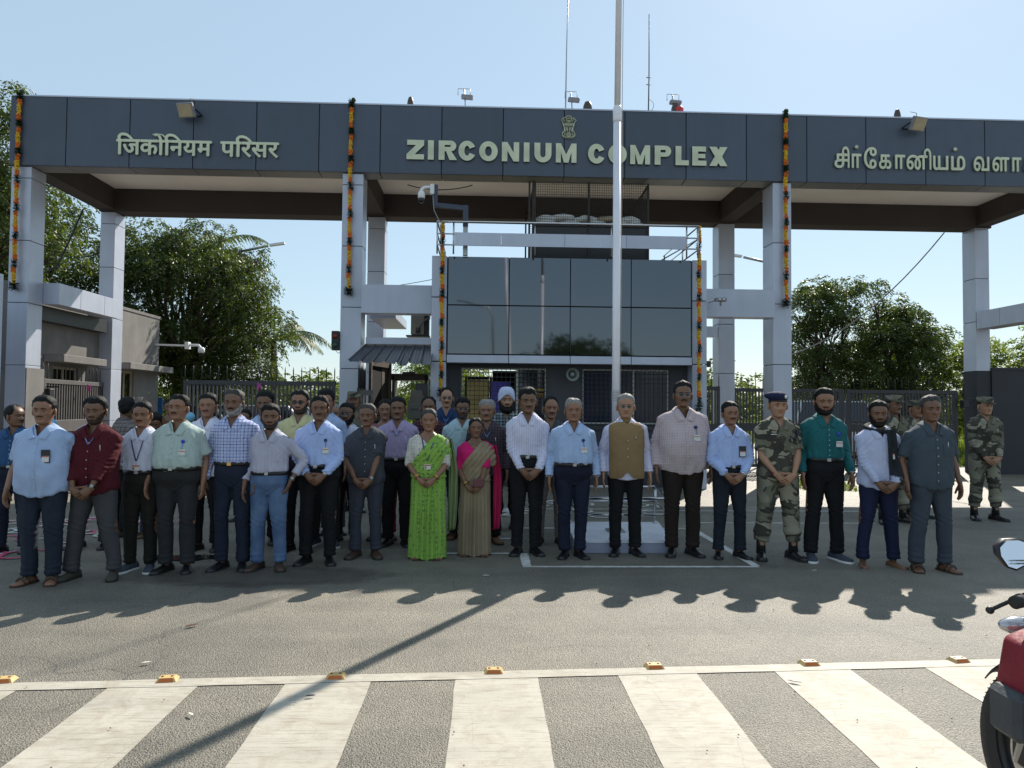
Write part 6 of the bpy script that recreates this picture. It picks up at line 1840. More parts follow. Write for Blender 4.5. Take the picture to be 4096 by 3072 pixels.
            if rank is not False:
                m = MB(); m.v = [(-p[0], p[1], p[2]) for p in vs]+[(-p[0], p[1]+.006, p[2]) for p in vs]; m.f = [list(f) for f in fs]; m.m = [0]*len(fs); m.s = [False]*len(fs); add(m, 'pocket', top)
    if top != 'none' and not female:
        # collar: folded band
        m = MB(); A1 = []; A2 = []; A3 = []; nA = 19
        for i in range(nA):
            a = R(-158)+R(316)*i/(nA-1)      # 0 = back
            sx_, cy_ = math.sin(a), math.cos(a); fr = max(0, -cy_)
            A1.append((sx_*.060, .008+cy_*.060-.010*fr, 1.432-.018*fr)); A2.append((sx_*.066, .006+cy_*.067-.012*fr, 1.468-.034*fr)); 
            A3.append((sx_*(.090-.012*fr), .006+cy_*.078-.028*fr, 1.422-.050*fr**1.5))
        tipx = .050
        A3[0] = (tipx*-1, -.100, 1.335) ; A3[-1] = (tipx, -.100, 1.335); A3[1] = (-.066, -.088, 1.378); A3[-2] = (.066, -.088, 1.378)
        if vest == 'collar_only': pass
        A3 = [(p[0]*1.12, p[1]*1.1, p[2]) for p in A3]
        for k in range(nA):
            q = Vector((A3[k][0], A3[k][1]-.006, 0)).normalized(); hh_ = tree_.ray_cast(Vector((q.x*.5, q.y*.5, A3[k][2]+.012)), Vector((-q.x, -q.y, 0)))
            if hh_[0] is not None and (hh_[0].xy-Vector((A3[k][0], A3[k][1]))).length < .06: A3[k] = (hh_[0].x+q.x*.008, hh_[0].y+q.y*.008, A3[k][2]+.012)
        lo_, hi_ = 5, nA-5
        a1, a2, a3 = A1[2:-2], A2[2:-2], A3[2:-2]; k_ = len(a1)
        m.add(a1+a2+a3, [(i, i+1, k_+i+1, k_+i) for i in range(k_-1)]+[(k_+i, k_+i+1, 2*k_+i+1, 2*k_+i) for i in range(k_-1)], 0, True)
        for sd in ((-1, 1) if vest is None else ()):
            inn = [(.063, 1.440), (.056, 1.418), (.045, 1.392), (.032, 1.366), (.018, 1.340)]
            out_ = [(.104, 1.405), (.099, 1.388), (.092, 1.368), (.083, 1.346), (.068, 1.318)]
            up = []
            for (xi, zi), (xo, zo) in zip(inn, out_):
                yo = hit(sd*xo, zo, .009).y; yo = max(-.16-belly, min(-.03, yo))
                yi = hit(sd*(xo+xi)/2, (zi+zo)/2, .012).y; yi = max(yo-.02, min(yo+.015, yi))
                up.append([(sd*xi, yi+.003-.006, zi), (sd*(xi+xo)/2, yi-.005, (zi+zo)/2+.002), (sd*xo, yo, zo)])
            fl = [q for r3 in up for q in r3]; n3 = len(fl); bk_ = [(q[0], q[1]+.007, q[2]-.001) for q in fl]
            fs = [(r3*3+c3, r3*3+c3+1, r3*3+c3+4, r3*3+c3+3) for r3 in range(4) for c3 in range(2)]
            bd = [0, 1, 2, 5, 8, 11, 14, 13, 12, 9, 6, 3]
            m.add(fl+bk_, fs+[tuple(q+n3 for q in f[::-1]) for f in fs]+[(bd[i], bd[(i+1) % 12], bd[(i+1) % 12]+n3, bd[i]+n3) for i in range(12)])
        add(m, 'collar', top, fix=False)
    # ---- trousers
    if bottom is not None and sari is None:
        b = MB(); hx = .086*w**.5
        zt_ = 1.03 if tuck else .93
        def TS(z):
            q = torso_secs(1., 1., .8, 1.2); zz_ = [c[2] for c in q]
            return [float(np.interp(z, zz_, [c[j] for c in q])) for j in (1, 3, 4)]
        tt = [(0, .008, .775, .135*w**.5, .095), (0, .006, .82, .165*w**.8, .112)]
        for z in (.90, .97, zt_):
            cy_, a_, b_ = TS(z); k_ = .014 if tuck else -.004; tt.append((0, cy_, z, a_+k_, b_+k_-(.004 if z > 1 else 0)))
        wl = TS(1.003)
        b.loft(tt, 24, 2.4)
        ends = {}
        for sd in (-1, 1):
            kx = hx+(stance-hx)*.45+.006
            tk = w**.35*(1+baggy)
            b.tube([(sd*hx, .0, .90), (sd*(hx+.004), 0, .80), (sd*(hx*.6+kx*.4), -.004, .68), (sd*kx, -.012, .50), (sd*(kx*.5+stance*.5), .006, .34), (sd*stance, .014, .18), (sd*(stance+.002), .010, .075 if shoes != 'boot' else .20)],
                   [.096*tk, .100*tk, .088*tk, .070*tk, .066*tk, .062*tk, .064*tk if shoes != 'boot' else .05], 16)
        V, F, N = fuse(b, vox*1.02, 2)
        low = np.clip((.26-V[:, 2])/.16, 0, 1)
        fo = .009*vnoise(V*np.array([12, 10, 4])+seed*1.7)+.008*(.4-np.abs(vnoise(V*np.array([13, 10, 9])+seed)))+.0045*low*np.sin(V[:, 2]*130+3*vnoise(V*9+seed))
        kn = np.exp(-((V[:, 2]-.50)/.07)**2); fo += .004*kn*np.sin(V[:, 2]*120+V[:, 0]*60+2*vnoise(V*8))
        cr = np.exp(-((V[:, 2]-.80)/.06)**2)*(np.abs(V[:, 0]) < .12); fo += .005*cr*np.sin((V[:, 2]-np.abs(V[:, 0])*.8)*130)
        for sd in (-1, 1):   # pressed crease
            lx = sd*(hx+(stance-hx)*np.clip((.85-V[:, 2])/.7, 0, 1)); fo += np.where(N[:, 1] < 0, .007*np.exp(-((V[:, 0]-lx)/.010)**2)*(V[:, 2] < .8), 0)*(0 if baggy > .02 else 1)
        if shoes == 'boot': fo += .014*np.exp(-((V[:, 2]-.285)/.04)**2)
        V = V+N*fo[:, None]
        tr_ = link('trousers', np_mesh('trousers', V*s, F, bottom), root)
        if tuck and belt:
            m = MB(); bb_ = [(0, wl[0], z, wl[1]+.021, wl[2]+.021) for z in (.986, 1.026)]
            m.loft(bb_, 32, 2.4); bl_ = add(m, 'belt', BELT)
            m = MB(); yb = wl[0]-wl[2]-.021; m.bbox(-.021, yb-.005, .989, .017, yb+.003, 1.021, .002); add(m, 'buckle', M['galv'] if not buckle else GOLDM, bl_)
    # ---- footwear
    if shoes not in ('bare',) and sari is None:
        for sd in (-1, 1):
            m = MB()
            if shoes == 'sandal':
                shoe(m, sd*stance, .0, sd*toe, .265, .098, .0, .018); m.v = [(p[0], p[1], min(p[2], .020)) for p in m.v]
                R3 = Matrix.Rotation(sd*toe, 4, 'Z')
                for (yy, hh, r_) in ((-.085, .060, .010), (-.03, .075, .010), (.045, .07, .008)):
                    st = len(m.v); m.tube([(.046*math.cos(a), yy, .012+hh*math.sin(a)*.95) for a in np.linspace(0, PI, 9)], (r_*1.3, r_*.35), 6); m.xf(Matrix.Translation((sd*stance, 0, 0)) @ R3, st)
                add(m, 'sandal', BROWNSHOE)
            else:
                col = {'black': BLACKSHOE, 'boot': BLACKSHOE, 'brown': BROWNSHOE, 'grey': cloth('plain', (.055, .065, .085)), 'olive': mat('olive_suede', (.055, .05, .035), .8), 'tan': mat('tan_suede', (.16, .085, .04), .8)}[shoes]
                big = 1.06 if shoes in ('boot', 'grey', 'tan', 'brown') else 1.
                shoe(m, sd*stance, .005, sd*toe, .285*big, .100*big, .066*big, .018 if shoes != 'black' else .012)
                if shoes == 'boot':
                    m.tube([(sd*stance, .02, .05), (sd*stance, .025, .15), (sd*stance, .022, .25)], [.05, .046, .05], 12)
                    for k in range(5): p = Matrix.Rotation(sd*toe, 3, 'Z') @ Vector((0, -.045+.012*k, .085+.022*k)); m.tube([(p.x+sd*stance-.022, p.y-.005, p.z), (p.x+sd*stance+.022, p.y-.005, p.z)], .004, 4)
                nm = 'boot' if shoes == 'boot' else 'shoe'
                o = add(m, nm, [col, (M['white_metal'] if shoes == 'grey' else M['rubber'])])
    # ---- waistcoat
    if vest:
        b = MB(); b.loft([(c[0], c[1], c[2], c[3]+.022, c[4]+.026) for c in torso_secs(1., 1., .80, 1.42)], 28, 2.6)
        V, F, N = fuse(b, vox, 2)
        ctr = V[F].mean(1)
        cut = (ctr[:, 2] > 1.425) | ((ctr[:, 1] < 0) & (ctr[:, 2] < .90) & (np.abs(ctr[:, 0]) < (.90-ctr[:, 2])*.75)) | (np.abs(ctr[:, 0]) > .185*ws) | ((ctr[:, 2] < .815)) | ((ctr[:, 1] < 0) & (ctr[:, 2] > 1.385) & (np.abs(ctr[:, 0]) < (ctr[:, 2]-1.385)*.5))
        V = smooth_edge(V, F[~cut], 12)
        V = V+N*(.006*vnoise(V*np.array([9, 9, 3.5])+2)+.003*vnoise(V*22))[:, None]
        V[:, 1] -= np.where((V[:, 1] < 0) & (V[:, 0] > -.004) & (V[:, 2] < 1.40), .004, 0)
        vo_ = link('waistcoat', np_mesh('waistcoat', V*s, F[~cut], vest), root)
        tree_ = BVHTree.FromPolygons([tuple(v) for v in V], [tuple(f) for f in F[~cut]])
        m = MB()
        for z in (1.22, 1.135, 1.05): p = hit(.0, z, .006); m.lathe([(.010, -.003), (.010, .002)], 12, p, 'y')
        add(m, 'waistcoat_buttons', mat('horn_button', (.4, .33, .22), .4), vo_)
        m = MB(); m.loft([(0, .006, 1.415, .074, .072), (0, .0, 1.455, .066, .064)], 24, 2.1, cap=False); add(m, 'waistcoat_collar', vest, vo_)
        m = MB(); m.tube([hit(.085, 1.268, .006), hit(.09, 1.232, .006)], .0035, 6); add(m, 'pen', M['steel'])
    # ---- sari
    if sari:
        bmat_, inner, border = sari
        n1 = 120; K = 30; vs = []
        for i in range(K):
            t_ = i/(K-1); z = 1.0-.985*t_
            a0 = _interp([0, .12, .3, 1], [.160, .185, .185, .185+.02], t_)*w; b0 = _interp([0, .12, .3, 1], [.118, .140, .145, .165], t_)*w
            for k in range(n1):
                a = 2*PI*k/n1; fr = max(0, -math.sin(a))
                pl = (fr**3)*min(1, t_*2.2)*.075*math.sin(math.cos(a)*26+t_*.8+.7*math.sin(a*5+seed))
                dr_ = .018*math.sin(a*3+t_*5)*t_+.012*math.sin(a*7-t_*4)*t_
                hemw = 1+.05*t_*fr*abs(math.cos(a))
                vs.append((a0*(1+pl+dr_)*math.cos(a)*hemw, .01+b0*(1+pl*1.6+dr_)*math.sin(a), z+(.01*math.sin(a*9) if i == K-1 else 0)))
        m = MB(); m.add(vs, [(i*n1+k, i*n1+(k+1) % n1, (i+1)*n1+(k+1) % n1, (i+1)*n1+k) for i in range(K-1) for k in range(n1)]+[tuple(range(n1))], 0, True); add(m, 'sari_skirt', bmat_)
        b = MB(); b.loft([(c[0], c[1], c[2], c[3]+.024, c[4]+.026) for c in torso_secs(1., 1., .90, 1.415)], 28, 2.5)
        b.tube([(.11, .03, 1.36), (.155*ws, .0, 1.33), (.19*ws, -.02, 1.20), (.20*ws, .0, 1.12)], [.05, .07, .075, .06], 12)
        V, F, N = fuse(b, vox, 2); ctr = V[F].mean(1)
        zl = 1.455+(ctr[:, 0]-.10)*1.25
        cut = (ctr[:, 2] > zl) | (ctr[:, 2] < .93) | (ctr[:, 2] > 1.44)
        V = smooth_edge(V, F[~cut], 10); dd = V[:, 2]-V[:, 0]*1.2
        V = V+N*(.006*np.sin(dd*75+1.5*vnoise(V*5)))[:, None]
        link('sari_drape', np_mesh('sari_drape', V*s, F[~cut], bmat_), root)
        # pallu falling behind the arm
        m = MB(); K2 = 26; n2 = 16; vs = []
        for i in range(K2):
            t_ = i/(K2-1); z = 1.36-(1.36-.30)*t_
            for k in range(n2):
                q = k/(n2-1)
                xx = .165*ws+.02+(.075+.03*math.sin(t_*3))*q+.045*min(1, t_*3); yy = .02+.06*q-.02+.022*math.sin(q*13+t_*2)+.05*t_
                vs.append((xx, yy, z+.01*q))
        k0 = len(vs); vs += [(p[0]-.003, p[1]+.006, p[2]) for p in vs]
        fs = [(i*n2+k, i*n2+k+1, (i+1)*n2+k+1, (i+1)*n2+k) for i in range(K2-1) for k in range(n2-1)]
        m.add(vs, fs+[tuple(q+k0 for q in f[::-1]) for f in fs]+[((K2-1)*n2+k, (K2-1)*n2+k+1, (K2-1)*n2+k+1+k0, (K2-1)*n2+k+k0) for k in range(n2-1)], 0, True); add(m, 'sari_pallu', inner)
        for sd in (-1, 1):
            m = MB()
            for q in (.16, .20, .24):
                c = EL[sd].lerp(WR[sd][0], 1-q*.8); dv = (WR[sd][0]-EL[sd]).normalized(); ux = dv.cross(Vector((0, 0, 1))).normalized(); uy = dv.cross(ux)
                m.tube([c+ux*.034*math.cos(a)+uy*.034*math.sin(a) for a in np.linspace(0, 2*PI, 15)], .0035, 5)
            add(m, 'bangles', GOLDM)
            m = MB(); shoe(m, sd*.09, -.03, sd*.2, .24, .085, .03, .014); add(m, 'sandal', BROWNSHOE)
        m = MB(); pts = [(.062*math.sin(a), -.055-.035*max(0, math.cos(a))-.0, 1.40-.055*max(0, math.cos(a))) for a in np.linspace(-2.0, 2.0, 15)]
        m.tube(pts, .0032, 5); add(m, 'necklace', GOLDM)
    # ---- lanyard, badge, pen, watch
    if lany:
        zb = 1.12 if lany != 'short' else 1.27; lm_ = LANYARDW if lany == 'short' else LANYARD
        for sd in (-1, 1):
            m = MB(); pts = []
            for t_ in np.linspace(0, 1, 10):
                px = sd*(.075*(1-t_)+.003); pz = 1.405+(zb-1.405)*t_
                pts.append(hit(px, pz, .008) if shirt else Vector((px, -.13, pz)))
            m.tube(pts, (.0062, .002), 5); add(m, 'lanyard', lm_)
        if lany == 'card':
            p = hit(0, zb-.06, .012); m = MB(); m.bbox(-.036, p.y-.004, zb-.095, .036, p.y, zb-.035, .0015); bd_ = add(m, 'id_card', CARD)
            m = MB(); m.box(-.034, p.y-.0055, zb-.055, .034, p.y-.0043, zb-.042); m.box(-.030, p.y-.0055, zb-.088, -.012, p.y-.0043, zb-.060); add(m, 'card_print', CARDRED, bd_)
    if badge:
        bx_, bz_ = (.098, 1.165) if badge != 'chest' else (.098, 1.19)
        p = hit(bx_, bz_, .010); m = MB()
        if badge == 'black': m.bbox(bx_-.040, p.y-.006, bz_-.055, bx_+.038, p.y, bz_+.065, .002)
        else: m.bbox(bx_-.032, p.y-.004, bz_-.032, bx_+.032, p.y, bz_+.026, .0015)
        bd_ = add(m, 'id_badge', M['black'] if badge == 'black' else CARD)
        m = MB()
        if badge == 'black': m.box(bx_-.030, p.y-.009, bz_-.045, bx_+.030, p.y-.0063, bz_+.010); add(m, 'id_card', CARD, bd_)
        m = MB(); m.box(bx_-.028, p.y-.0105, bz_+.0, bx_+.028, p.y-.0093, bz_+.009) if badge == 'black' else m.box(bx_-.030, p.y-.0055, bz_+.006, bx_+.030, p.y-.0043, bz_+.013); add(m, 'card_print', CARDRED, bd_)
        if badge in ('reel', 'blue'):
            q = hit(bx_-.005, bz_+.10, .010); m = MB(); m.lathe([(.017, -.004), (.017, .004)], 14, q, 'y'); m.tube([q, (bx_, p.y-.002, bz_+.025)], .0022, 5); add(m, 'badge_reel', LANYARD if badge == 'reel' else mat('blue_reel', (.03, .06, .5), .5))
    if pocket and top != 'none' and not female and lod == 0 and not badge and vest is None:
        p = hit(.105, 1.24, .007); m = MB(); m.tube([p+Vector((-.002, 0, .025)), p+Vector((.002, .002, -.03))], .0035, 6); add(m, 'pen', CARD)
    if watch:
        sd = watch if watch in (-1, 1) else 1
        c = EL[sd].lerp(WR[sd][0], .93); dv = (WR[sd][0]-EL[sd]).normalized(); ux = dv.cross(Vector((0, 1, 0))).normalized(); uy = dv.cross(ux)
        m = MB(); m.tube([c+ux*.029*math.cos(a)+uy*.029*math.sin(a) for a in np.linspace(0, 2*PI, 17)], (.010, .003), 6); wt = add(m, 'watch_strap', M['steel'] if seed % 2 else M['black'])
        out = Vector((sd*.3, -1, .2)).normalized(); m = MB(); q = c+out*.030; m.ball(q, .019, 12, 8, 0, (1, .45, 1)); add(m, 'watch_face', M['galv'], wt)
    if hold == 'purse':
        m = MB(); m.bbox(-.02, fy-.13, .87, .12, fy-.10, .97, .008); add(m, 'purse', mat('maroon_leather', (.12, .035, .045), .5))
    if scarf:
        SC = cloth('plain', (.018, .022, .026))
        m = MB(); pts = [(.092*math.sin(a), .01-.088*math.cos(a)*1.05, 1.425-.03*math.cos(a)) for a in np.linspace(0, 2*PI, 25)]
        m.tube(pts, (.042, .026), 12)
        add(m, 'scarf_loop', SC)
        m = MB(); K2 = 14; n2 = 9; vs = []
        for i in range(K2):
            t_ = i/(K2-1); z = 1.42-.46*t_
            for k in range(n2):
                q = k/(n2-1); px = .030+.105*q+.012*t_; h = hit(px, min(z, 1.37), .026+.008*math.sin(q*9)); vs.append((px, h.y-.006*math.sin(q*10), z))
        k0 = len(vs); vs += [(p[0], p[1]+.010, p[2]) for p in vs]
        fs = [(i*n2+k, i*n2+k+1, (i+1)*n2+k+1, (i+1)*n2+k) for i in range(K2-1) for k in range(n2-1)]
        m.add(vs, fs+[tuple(q+k0 for q in f[::-1]) for f in fs]+[(i*n2, (i+1)*n2, (i+1)*n2+k0, i*n2+k0) for i in range(K2-1)]+[(i*n2+n2-1, (i+1)*n2+n2-1, (i+1)*n2+n2-1+k0, i*n2+n2-1+k0) for i in range(K2-1)], 0, True)
        for k in range(16): px = .042+.105*k/15; m.tube([(px, vs[(K2-1)*n2+k//2][1]+.004, .965), (px+.004*math.sin(k), vs[(K2-1)*n2+k//2][1]+.006, .90)], .002, 4)
        add(m, 'scarf_end', SC)
    if rank:
        m = MB()
        for sd in (-1, 1):
            c = SH[sd]; m.beam((c.x-sd*.055, c.y-.01, c.z+.078), (c.x+sd*.02, c.y-.01, c.z+.055), .05, .008)
        add(m, 'shoulder_strap', cloth('camo', (0, 0, 0), .8))
        if rank == 'officer':
            m = MB(); p = hit(-.085, 1.285, .008); m.bbox(-.12, p.y-.004, 1.275, -.045, p.y, 1.292, .001); nt = add(m, 'name_tab', M['black'])
            m = MB(); m.box(-.115, p.y-.0055, 1.280, -.05, p.y-.0043, 1.287); add(m, 'name_print', CARD, nt)
            m = MB(); pts = [Vector((.150, -.04, 1.40)), Vector((.158, -.085, 1.33)), Vector((.150, -.12, 1.26)), Vector((.115, -.145, 1.235)), Vector((.08, -.135, 1.27))]
            m.tube(pts, .0065, 6); add(m, 'whistle_cord', cloth('plain', (.012, .014, .045)))
            m = MB()
            for k in range(2): c = EL[-1].lerp(WR[-1][0], .93+.03*k); m.tube([c+Vector((.030*math.cos(a), .0, .030*math.sin(a)*.7)) for a in np.linspace(0, 2*PI, 15)], .003, 5)
            add(m, 'wrist_thread', mat('red_thread', (.4, .02, .02), .7))
    return root
SKD = (.125, .066, .040); SKM = (.185, .100, .062); SKL = (.27, .155, .10)
pl = lambda r, g_, b_: cloth('plain', (r, g_, b_))
NAVY = pl(.016, .022, .040); BLK = pl(.010, .010, .012); GREY = pl(.060, .060, .066); DGREY = pl(.030, .031, .034); OLIVE = pl(.018, .018, .014); BROWN = pl(.022, .015, .012)
LB = pl(.36, .47, .68); LB2 = pl(.38, .48, .76); WHT = pl(.60, .62, .74)
CAMO = cloth('camo', (0, 0, 0), 0.0); CAMO2 = cloth('camo', (0, 0, 0), 5.3)
# ---- front row, left to right
person('broad man in light blue shirt and sandals at the left end of the row', -3.81, 6.33, 1.60, SKM, 1.22, .05, .10, LB, 'short', False, pl(.020, .028, .044), 'down', 'sandal', .10, 'black', 'short', True, badge='black', smile=True, seed=1, belt=False, arm_l='back')
person('bearded man in maroon shirt with folded hands and olive shoes', -3.46, 6.49, 1.60, SKD, 1.14, .035, .08, pl(.075, .008, .014), 'rolled', False, GREY, 'clasp', 'olive', .185, 'black', 'fringe', True, ('stubble', 'stubble'), watch=1, lany='short', seed=2, baggy=.03)
person('slim young man in white shirt with blue lanyard and grey trainers', -3.20, 6.81, 1.56, SKM, .92, 0, .05, WHT, 'long', True, OLIVE, 'back', 'grey', .10, 'black', 'short', True, lany='card', seed=3, pocket=False, watch=False)
person('stout man in pale green fine check short sleeved shirt and dark grey trousers', -2.85, 6.77, 1.63, SKM, 1.16, .055, .05, cloth('check', (.46, .54, .50), (.26, .36, .36), 95), 'short', True, DGREY, 'down', 'black', .10, 'black', 'short', True, badge='blue', seed=4, belt=True, bindi=True, tilt=-.05)
person('man in blue and white plaid shirt with grey beard and navy trousers', -2.38, 6.88, 1.69, SKD, .96, 0, .04, cloth('plaid', (.52, .56, .74), (.04, .08, .36), (.30, .38, .66), 17), 'long', True, NAVY, 'down', 'black', .10, 'salt', 'short', True, ('full', 'grey'), seed=6, smile=True, buckle=True)
person('man in grey shirt and blue jeans with one hand in his pocket', -2.03, 6.86, 1.545, SKD, 1.02, .012, .05, pl(.43, .43, .53), 'rolled', True, cloth('denim', (.055, .10, .20), (.13, .20, .33)), 'down', 'brown', .115, 'black', 'fringe', True, ('stubble', 'stubble'), watch=1, seed=7, arm_l='hip', bindi=True, baggy=.05)
person('man with ID badge on light blue shirt beside the jeans wearer', -1.63, 7.12, 1.635, SKD, 1.10, .03, .02, LB2, 'long', True, BLK, 'clasp', 'black', .125, 'black', 'short', True, badge='reel', watch=1, seed=9, turn=.25)
person('moustached man in charcoal short sleeved shirt with clasped hands left of the green sari', -1.21, 7.42, 1.565, SKD, 1.08, .02, .03, pl(.050, .055, .068), 'short', False, pl(.045, .050, .068), 'clasp', 'brown', .115, 'salt', 'short', True, watch=1, seed=15, belt=False)
person('woman in bright green printed sari with blue lanyard', -.57, 7.38, 1.52, SKM, 1.08, .01, .0, cloth('print', (.60, .58, .50), (.25, .22, .25), 34), 'elbow', True, None, 'clasp', 'sandal', .09, 'salt', 'woman', False, female=True, lany='card', bindi=True, seed=18,
       sari=(cloth('print', (.25, .43, .075), (.07, .17, .06), 22), cloth('sheen', (.14, .22, .06), (.30, .32, .22)), None))
person('woman in tan sari with magenta blouse holding a small purse', -.09, 7.54, 1.43, SKD, 1.04, .0, -.02, pl(.55, .012, .14), 'elbow', True, None, 'clasp', 'sandal', .09, 'black', 'woman', False, female=True, bindi=True, seed=22, hold='purse', turn=.1,
       sari=(cloth('sheen', (.23, .18, .115), (.33, .26, .17)), cloth('sheen', (.42, .012, .075), (.55, .03, .12)), None))
person('tall man in white striped shirt with clasped hands in the centre', .46, 7.59, 1.745, SKD, .97, 0, 0, cloth('stripe', (.62, .62, .76), (.46, .48, .64), 42), 'long', True, BLK, 'clasp', 'black', .095, 'black', 'fringe', True, seed=25, head_w=.96)
person('grey haired man in light blue shirt and navy trousers with arms at his sides', .93, 7.43, 1.64, SKM, 1.10, .045, 0, LB, 'long', True, pl(.012, .016, .035), 'down', 'black', .085, 'grey', 'short', False, badge='reel', seed=27, bindi=True, smile=False)
person('white haired man with glasses in a brown waistcoat over a white shirt', 1.51, 7.57, 1.69, SKL, 1.06, .02, -.02, pl(.60, .60, .76), 'long', False, BLK, 'down', 'black', .105, 'grey', 'short', False, glasses='wire', vest=pl(.25, .165, .08), seed=29, bindi=True, smile=False, belt=False)
person('very tall heavy man in pink check shirt and brown trousers', 2.12, 7.55, 1.83, SKD, 1.22, .06, -.03, cloth('check', (.54, .46, .48), (.33, .24, .26), 62), 'long', False, BROWN, 'down', 'black', .105, 'black', 'short', True, glasses='wire', badge='reel', seed=30, belt=False)
person('man in light blue shirt with black badge holder left of the soldier', 2.59, 7.43, 1.62, SKM, 1.0, .015, -.03, LB2, 'long', True, pl(.016, .020, .030), 'clasp', 'black', .12, 'black', 'short', True, badge='black', watch=1, seed=31)
person('soldier in camouflage uniform and dark blue beret with clasped hands', 3.07, 7.35, 1.72, SKL, 1.06, .0, -.05, CAMO, 'short', False, CAMO2, 'clasp', 'boot', .165, 'black', 'short', False, hat='beret', rank='officer', seed=32, belt=False, baggy=.14, pocket=True)
person('fit man in teal shirt and black trousers with a buckled belt', 3.54, 7.30, 1.765, SKM, 1.0, 0, -.06, pl(.014, .115, .125), 'long', True, BLK, 'down', 'grey', .13, 'black', 'short', True, ('full', 'black'), badge='blue', seed=33, watch=1, turn=-.15)
person('barefoot man in pale shirt with a black scarf and navy trousers', 3.95, 7.01, 1.635, SKD, 1.02, .01, -.08, pl(.46, .50, .68), 'long', False, pl(.014, .018, .050), 'clasp', 'bare', .155, 'black', 'short', True, ('full', 'black'), scarf=True, seed=34, turn=-.25, belt=False, badge='black')
person('smiling man in slate blue short sleeved shirt at the right end', 4.36, 6.81, 1.69, SKD, 1.10, .015, -.10, pl(.055, .075, .095), 'short', False, pl(.050, .062, .082), 'down', 'sandal', .135, 'salt', 'short', False, seed=37, smile=True, belt=False, baggy=.04)
# ---- second row and behind
person('man in white shirt and black trousers standing behind the plaid shirted man', -2.96, 7.76, 1.655, SKM, 1.0, .01, .03, WHT, 'long', False, BLK, 'back', 'black', .10, 'black', 'short', True, seed=5, lod=1, belt=False)
person('man in light blue shirt with lanyard behind the man in jeans', -2.47, 8.14, 1.69, SKD, 1.0, 0, .03, LB, 'long', True, BLK, 'back', 'black', .10, 'black', 'short', True, lany='short', seed=8, lod=1)
person('young man in pale yellow shirt and sunglasses in the second row', -1.98, 7.74, 1.705, SKM, 1.04, .0, .03, pl(.52, .50, .27), 'long', True, BLK, 'down', 'black', .10, 'black', 'short', True, ('stubble', 'stubble'), glasses='dark', seed=10, lod=1)
person('man with glasses almost hidden behind the man in the light blue shirt', -1.77, 8.03, 1.72, SKM, .95, 0, .0, LB, 'short', True, DGREY, 'down', 'grey', .11, 'black', 'fringe', True, glasses='dark', seed=11, lod=1)
person('bearded man in glasses and white shirt left of the charcoal shirted man', -1.58, 8.28, 1.57, SKD, .98, 0, .0, WHT, 'long', True, BLK, 'down', 'black', .10, 'black', 'short', True, ('full', 'black'), glasses='wire', seed=12, lod=1)
person('grey haired man half hidden at the back beside the black bearded man in glasses', -1.82, 8.75, 1.56, SKM, .95, 0, .1, LB, 'short', True, GREY, 'down', 'black', .10, 'grey', 'short', True, seed=13, lod=2, turn=.5)
person('guard in camouflage cap in front of the second column', -1.93, 10.6, 1.76, SKD, 1., 0, 0, CAMO, 'long', False, CAMO2, 'down', 'boot', .12, 'black', 'short', True, hat='cap', rank=True, seed=14, lod=2, belt=False)
person('woman in pink kurta with lanyard behind the charcoal shirted man', -1.17, 8.45, 1.62, SKM, .96, 0, 0, cloth('check', (.30, .12, .20), (.12, .02, .06), 30), 'long', False, pl(.20, .012, .025), 'down', 'brown', .09, 'black', 'woman', False, female=True, bindi=True, seed=16, lod=1, belt=False)
person('man in lilac shirt and black trousers left of the green sari', -.97, 8.05, 1.64, SKD, 1.08, .01, 0, pl(.36, .30, .46), 'long', True, BLK, 'back', 'black', .10, 'black', 'short', True, lany='short', seed=17, lod=0)
person('man in maroon check shirt hidden behind the woman in green', -.68, 8.73, 1.66, SKD, 1.08, .0, 0, cloth('check', (.055, .012, .022), (.10, .06, .07), 24), 'long', True, BLK, 'down', 'black', .10, 'black', 'receding', True, seed=19, lod=1)
person('tall man in dark blue shirt at the back by the left pilaster', -.52, 9.78, 1.80, SKL, 1.04, .0, 0, pl(.018, .042, .115), 'long', True, BLK, 'down', 'black', .10, 'black', 'receding', True, glasses='wire', lany='short', seed=20, lod=1)
person('man with black hair and glasses in pale cyan shirt between the two saris', -.26, 8.49, 1.65, SKD, 1.04, .01, 0, pl(.40, .54, .58), 'short', False, pl(.018, .024, .038), 'down', 'sandal', .10, 'black', 'fringe', True, ('stubble', 'salt'), glasses='wire', seed=21, lod=0, belt=False, bindi=True)
person('grey haired man in dark brown check shirt behind the tan sari', .03, 8.21, 1.625, SKM, 1.06, .01, 0, cloth('check', (.050, .035, .042), (.10, .08, .10), 30), 'long', False, BLK, 'down', 'tan', .12, 'grey', 'fringe', True, lany='short', seed=23, lod=0, belt=False)
person('bearded man in white turban and green plaid shirt at the back', .28, 9.07, 1.77, SKL, 1.06, .0, 0, cloth('plaid', (.035, .060, .045), (.42, .44, .46), (.02, .04, .12), 13), 'long', False, BLK, 'down', 'boot', .11, 'black', 'short', True, ('big', 'black'), hat='turban', seed=24, lod=0, belt=False)
person('man in dark striped shirt and beige trousers right of the tall central man', .76, 8.17, 1.665, SKM, 1.04, .0, 0, cloth('stripe', (.035, .040, .050), (.16, .18, .18), 60), 'long', True, pl(.20, .17, .16), 'down', 'sandal', .125, 'black', 'receding', True, seed=26, lod=0)
person('person in maroon top almost hidden behind the grey haired man', 1.13, 9.0, 1.55, SKM, 1.0, 0, 0, pl(.07, .012, .02), 'long', False, NAVY, 'down', 'black', .09, 'black', 'short', False, seed=28, lod=2, belt=False)
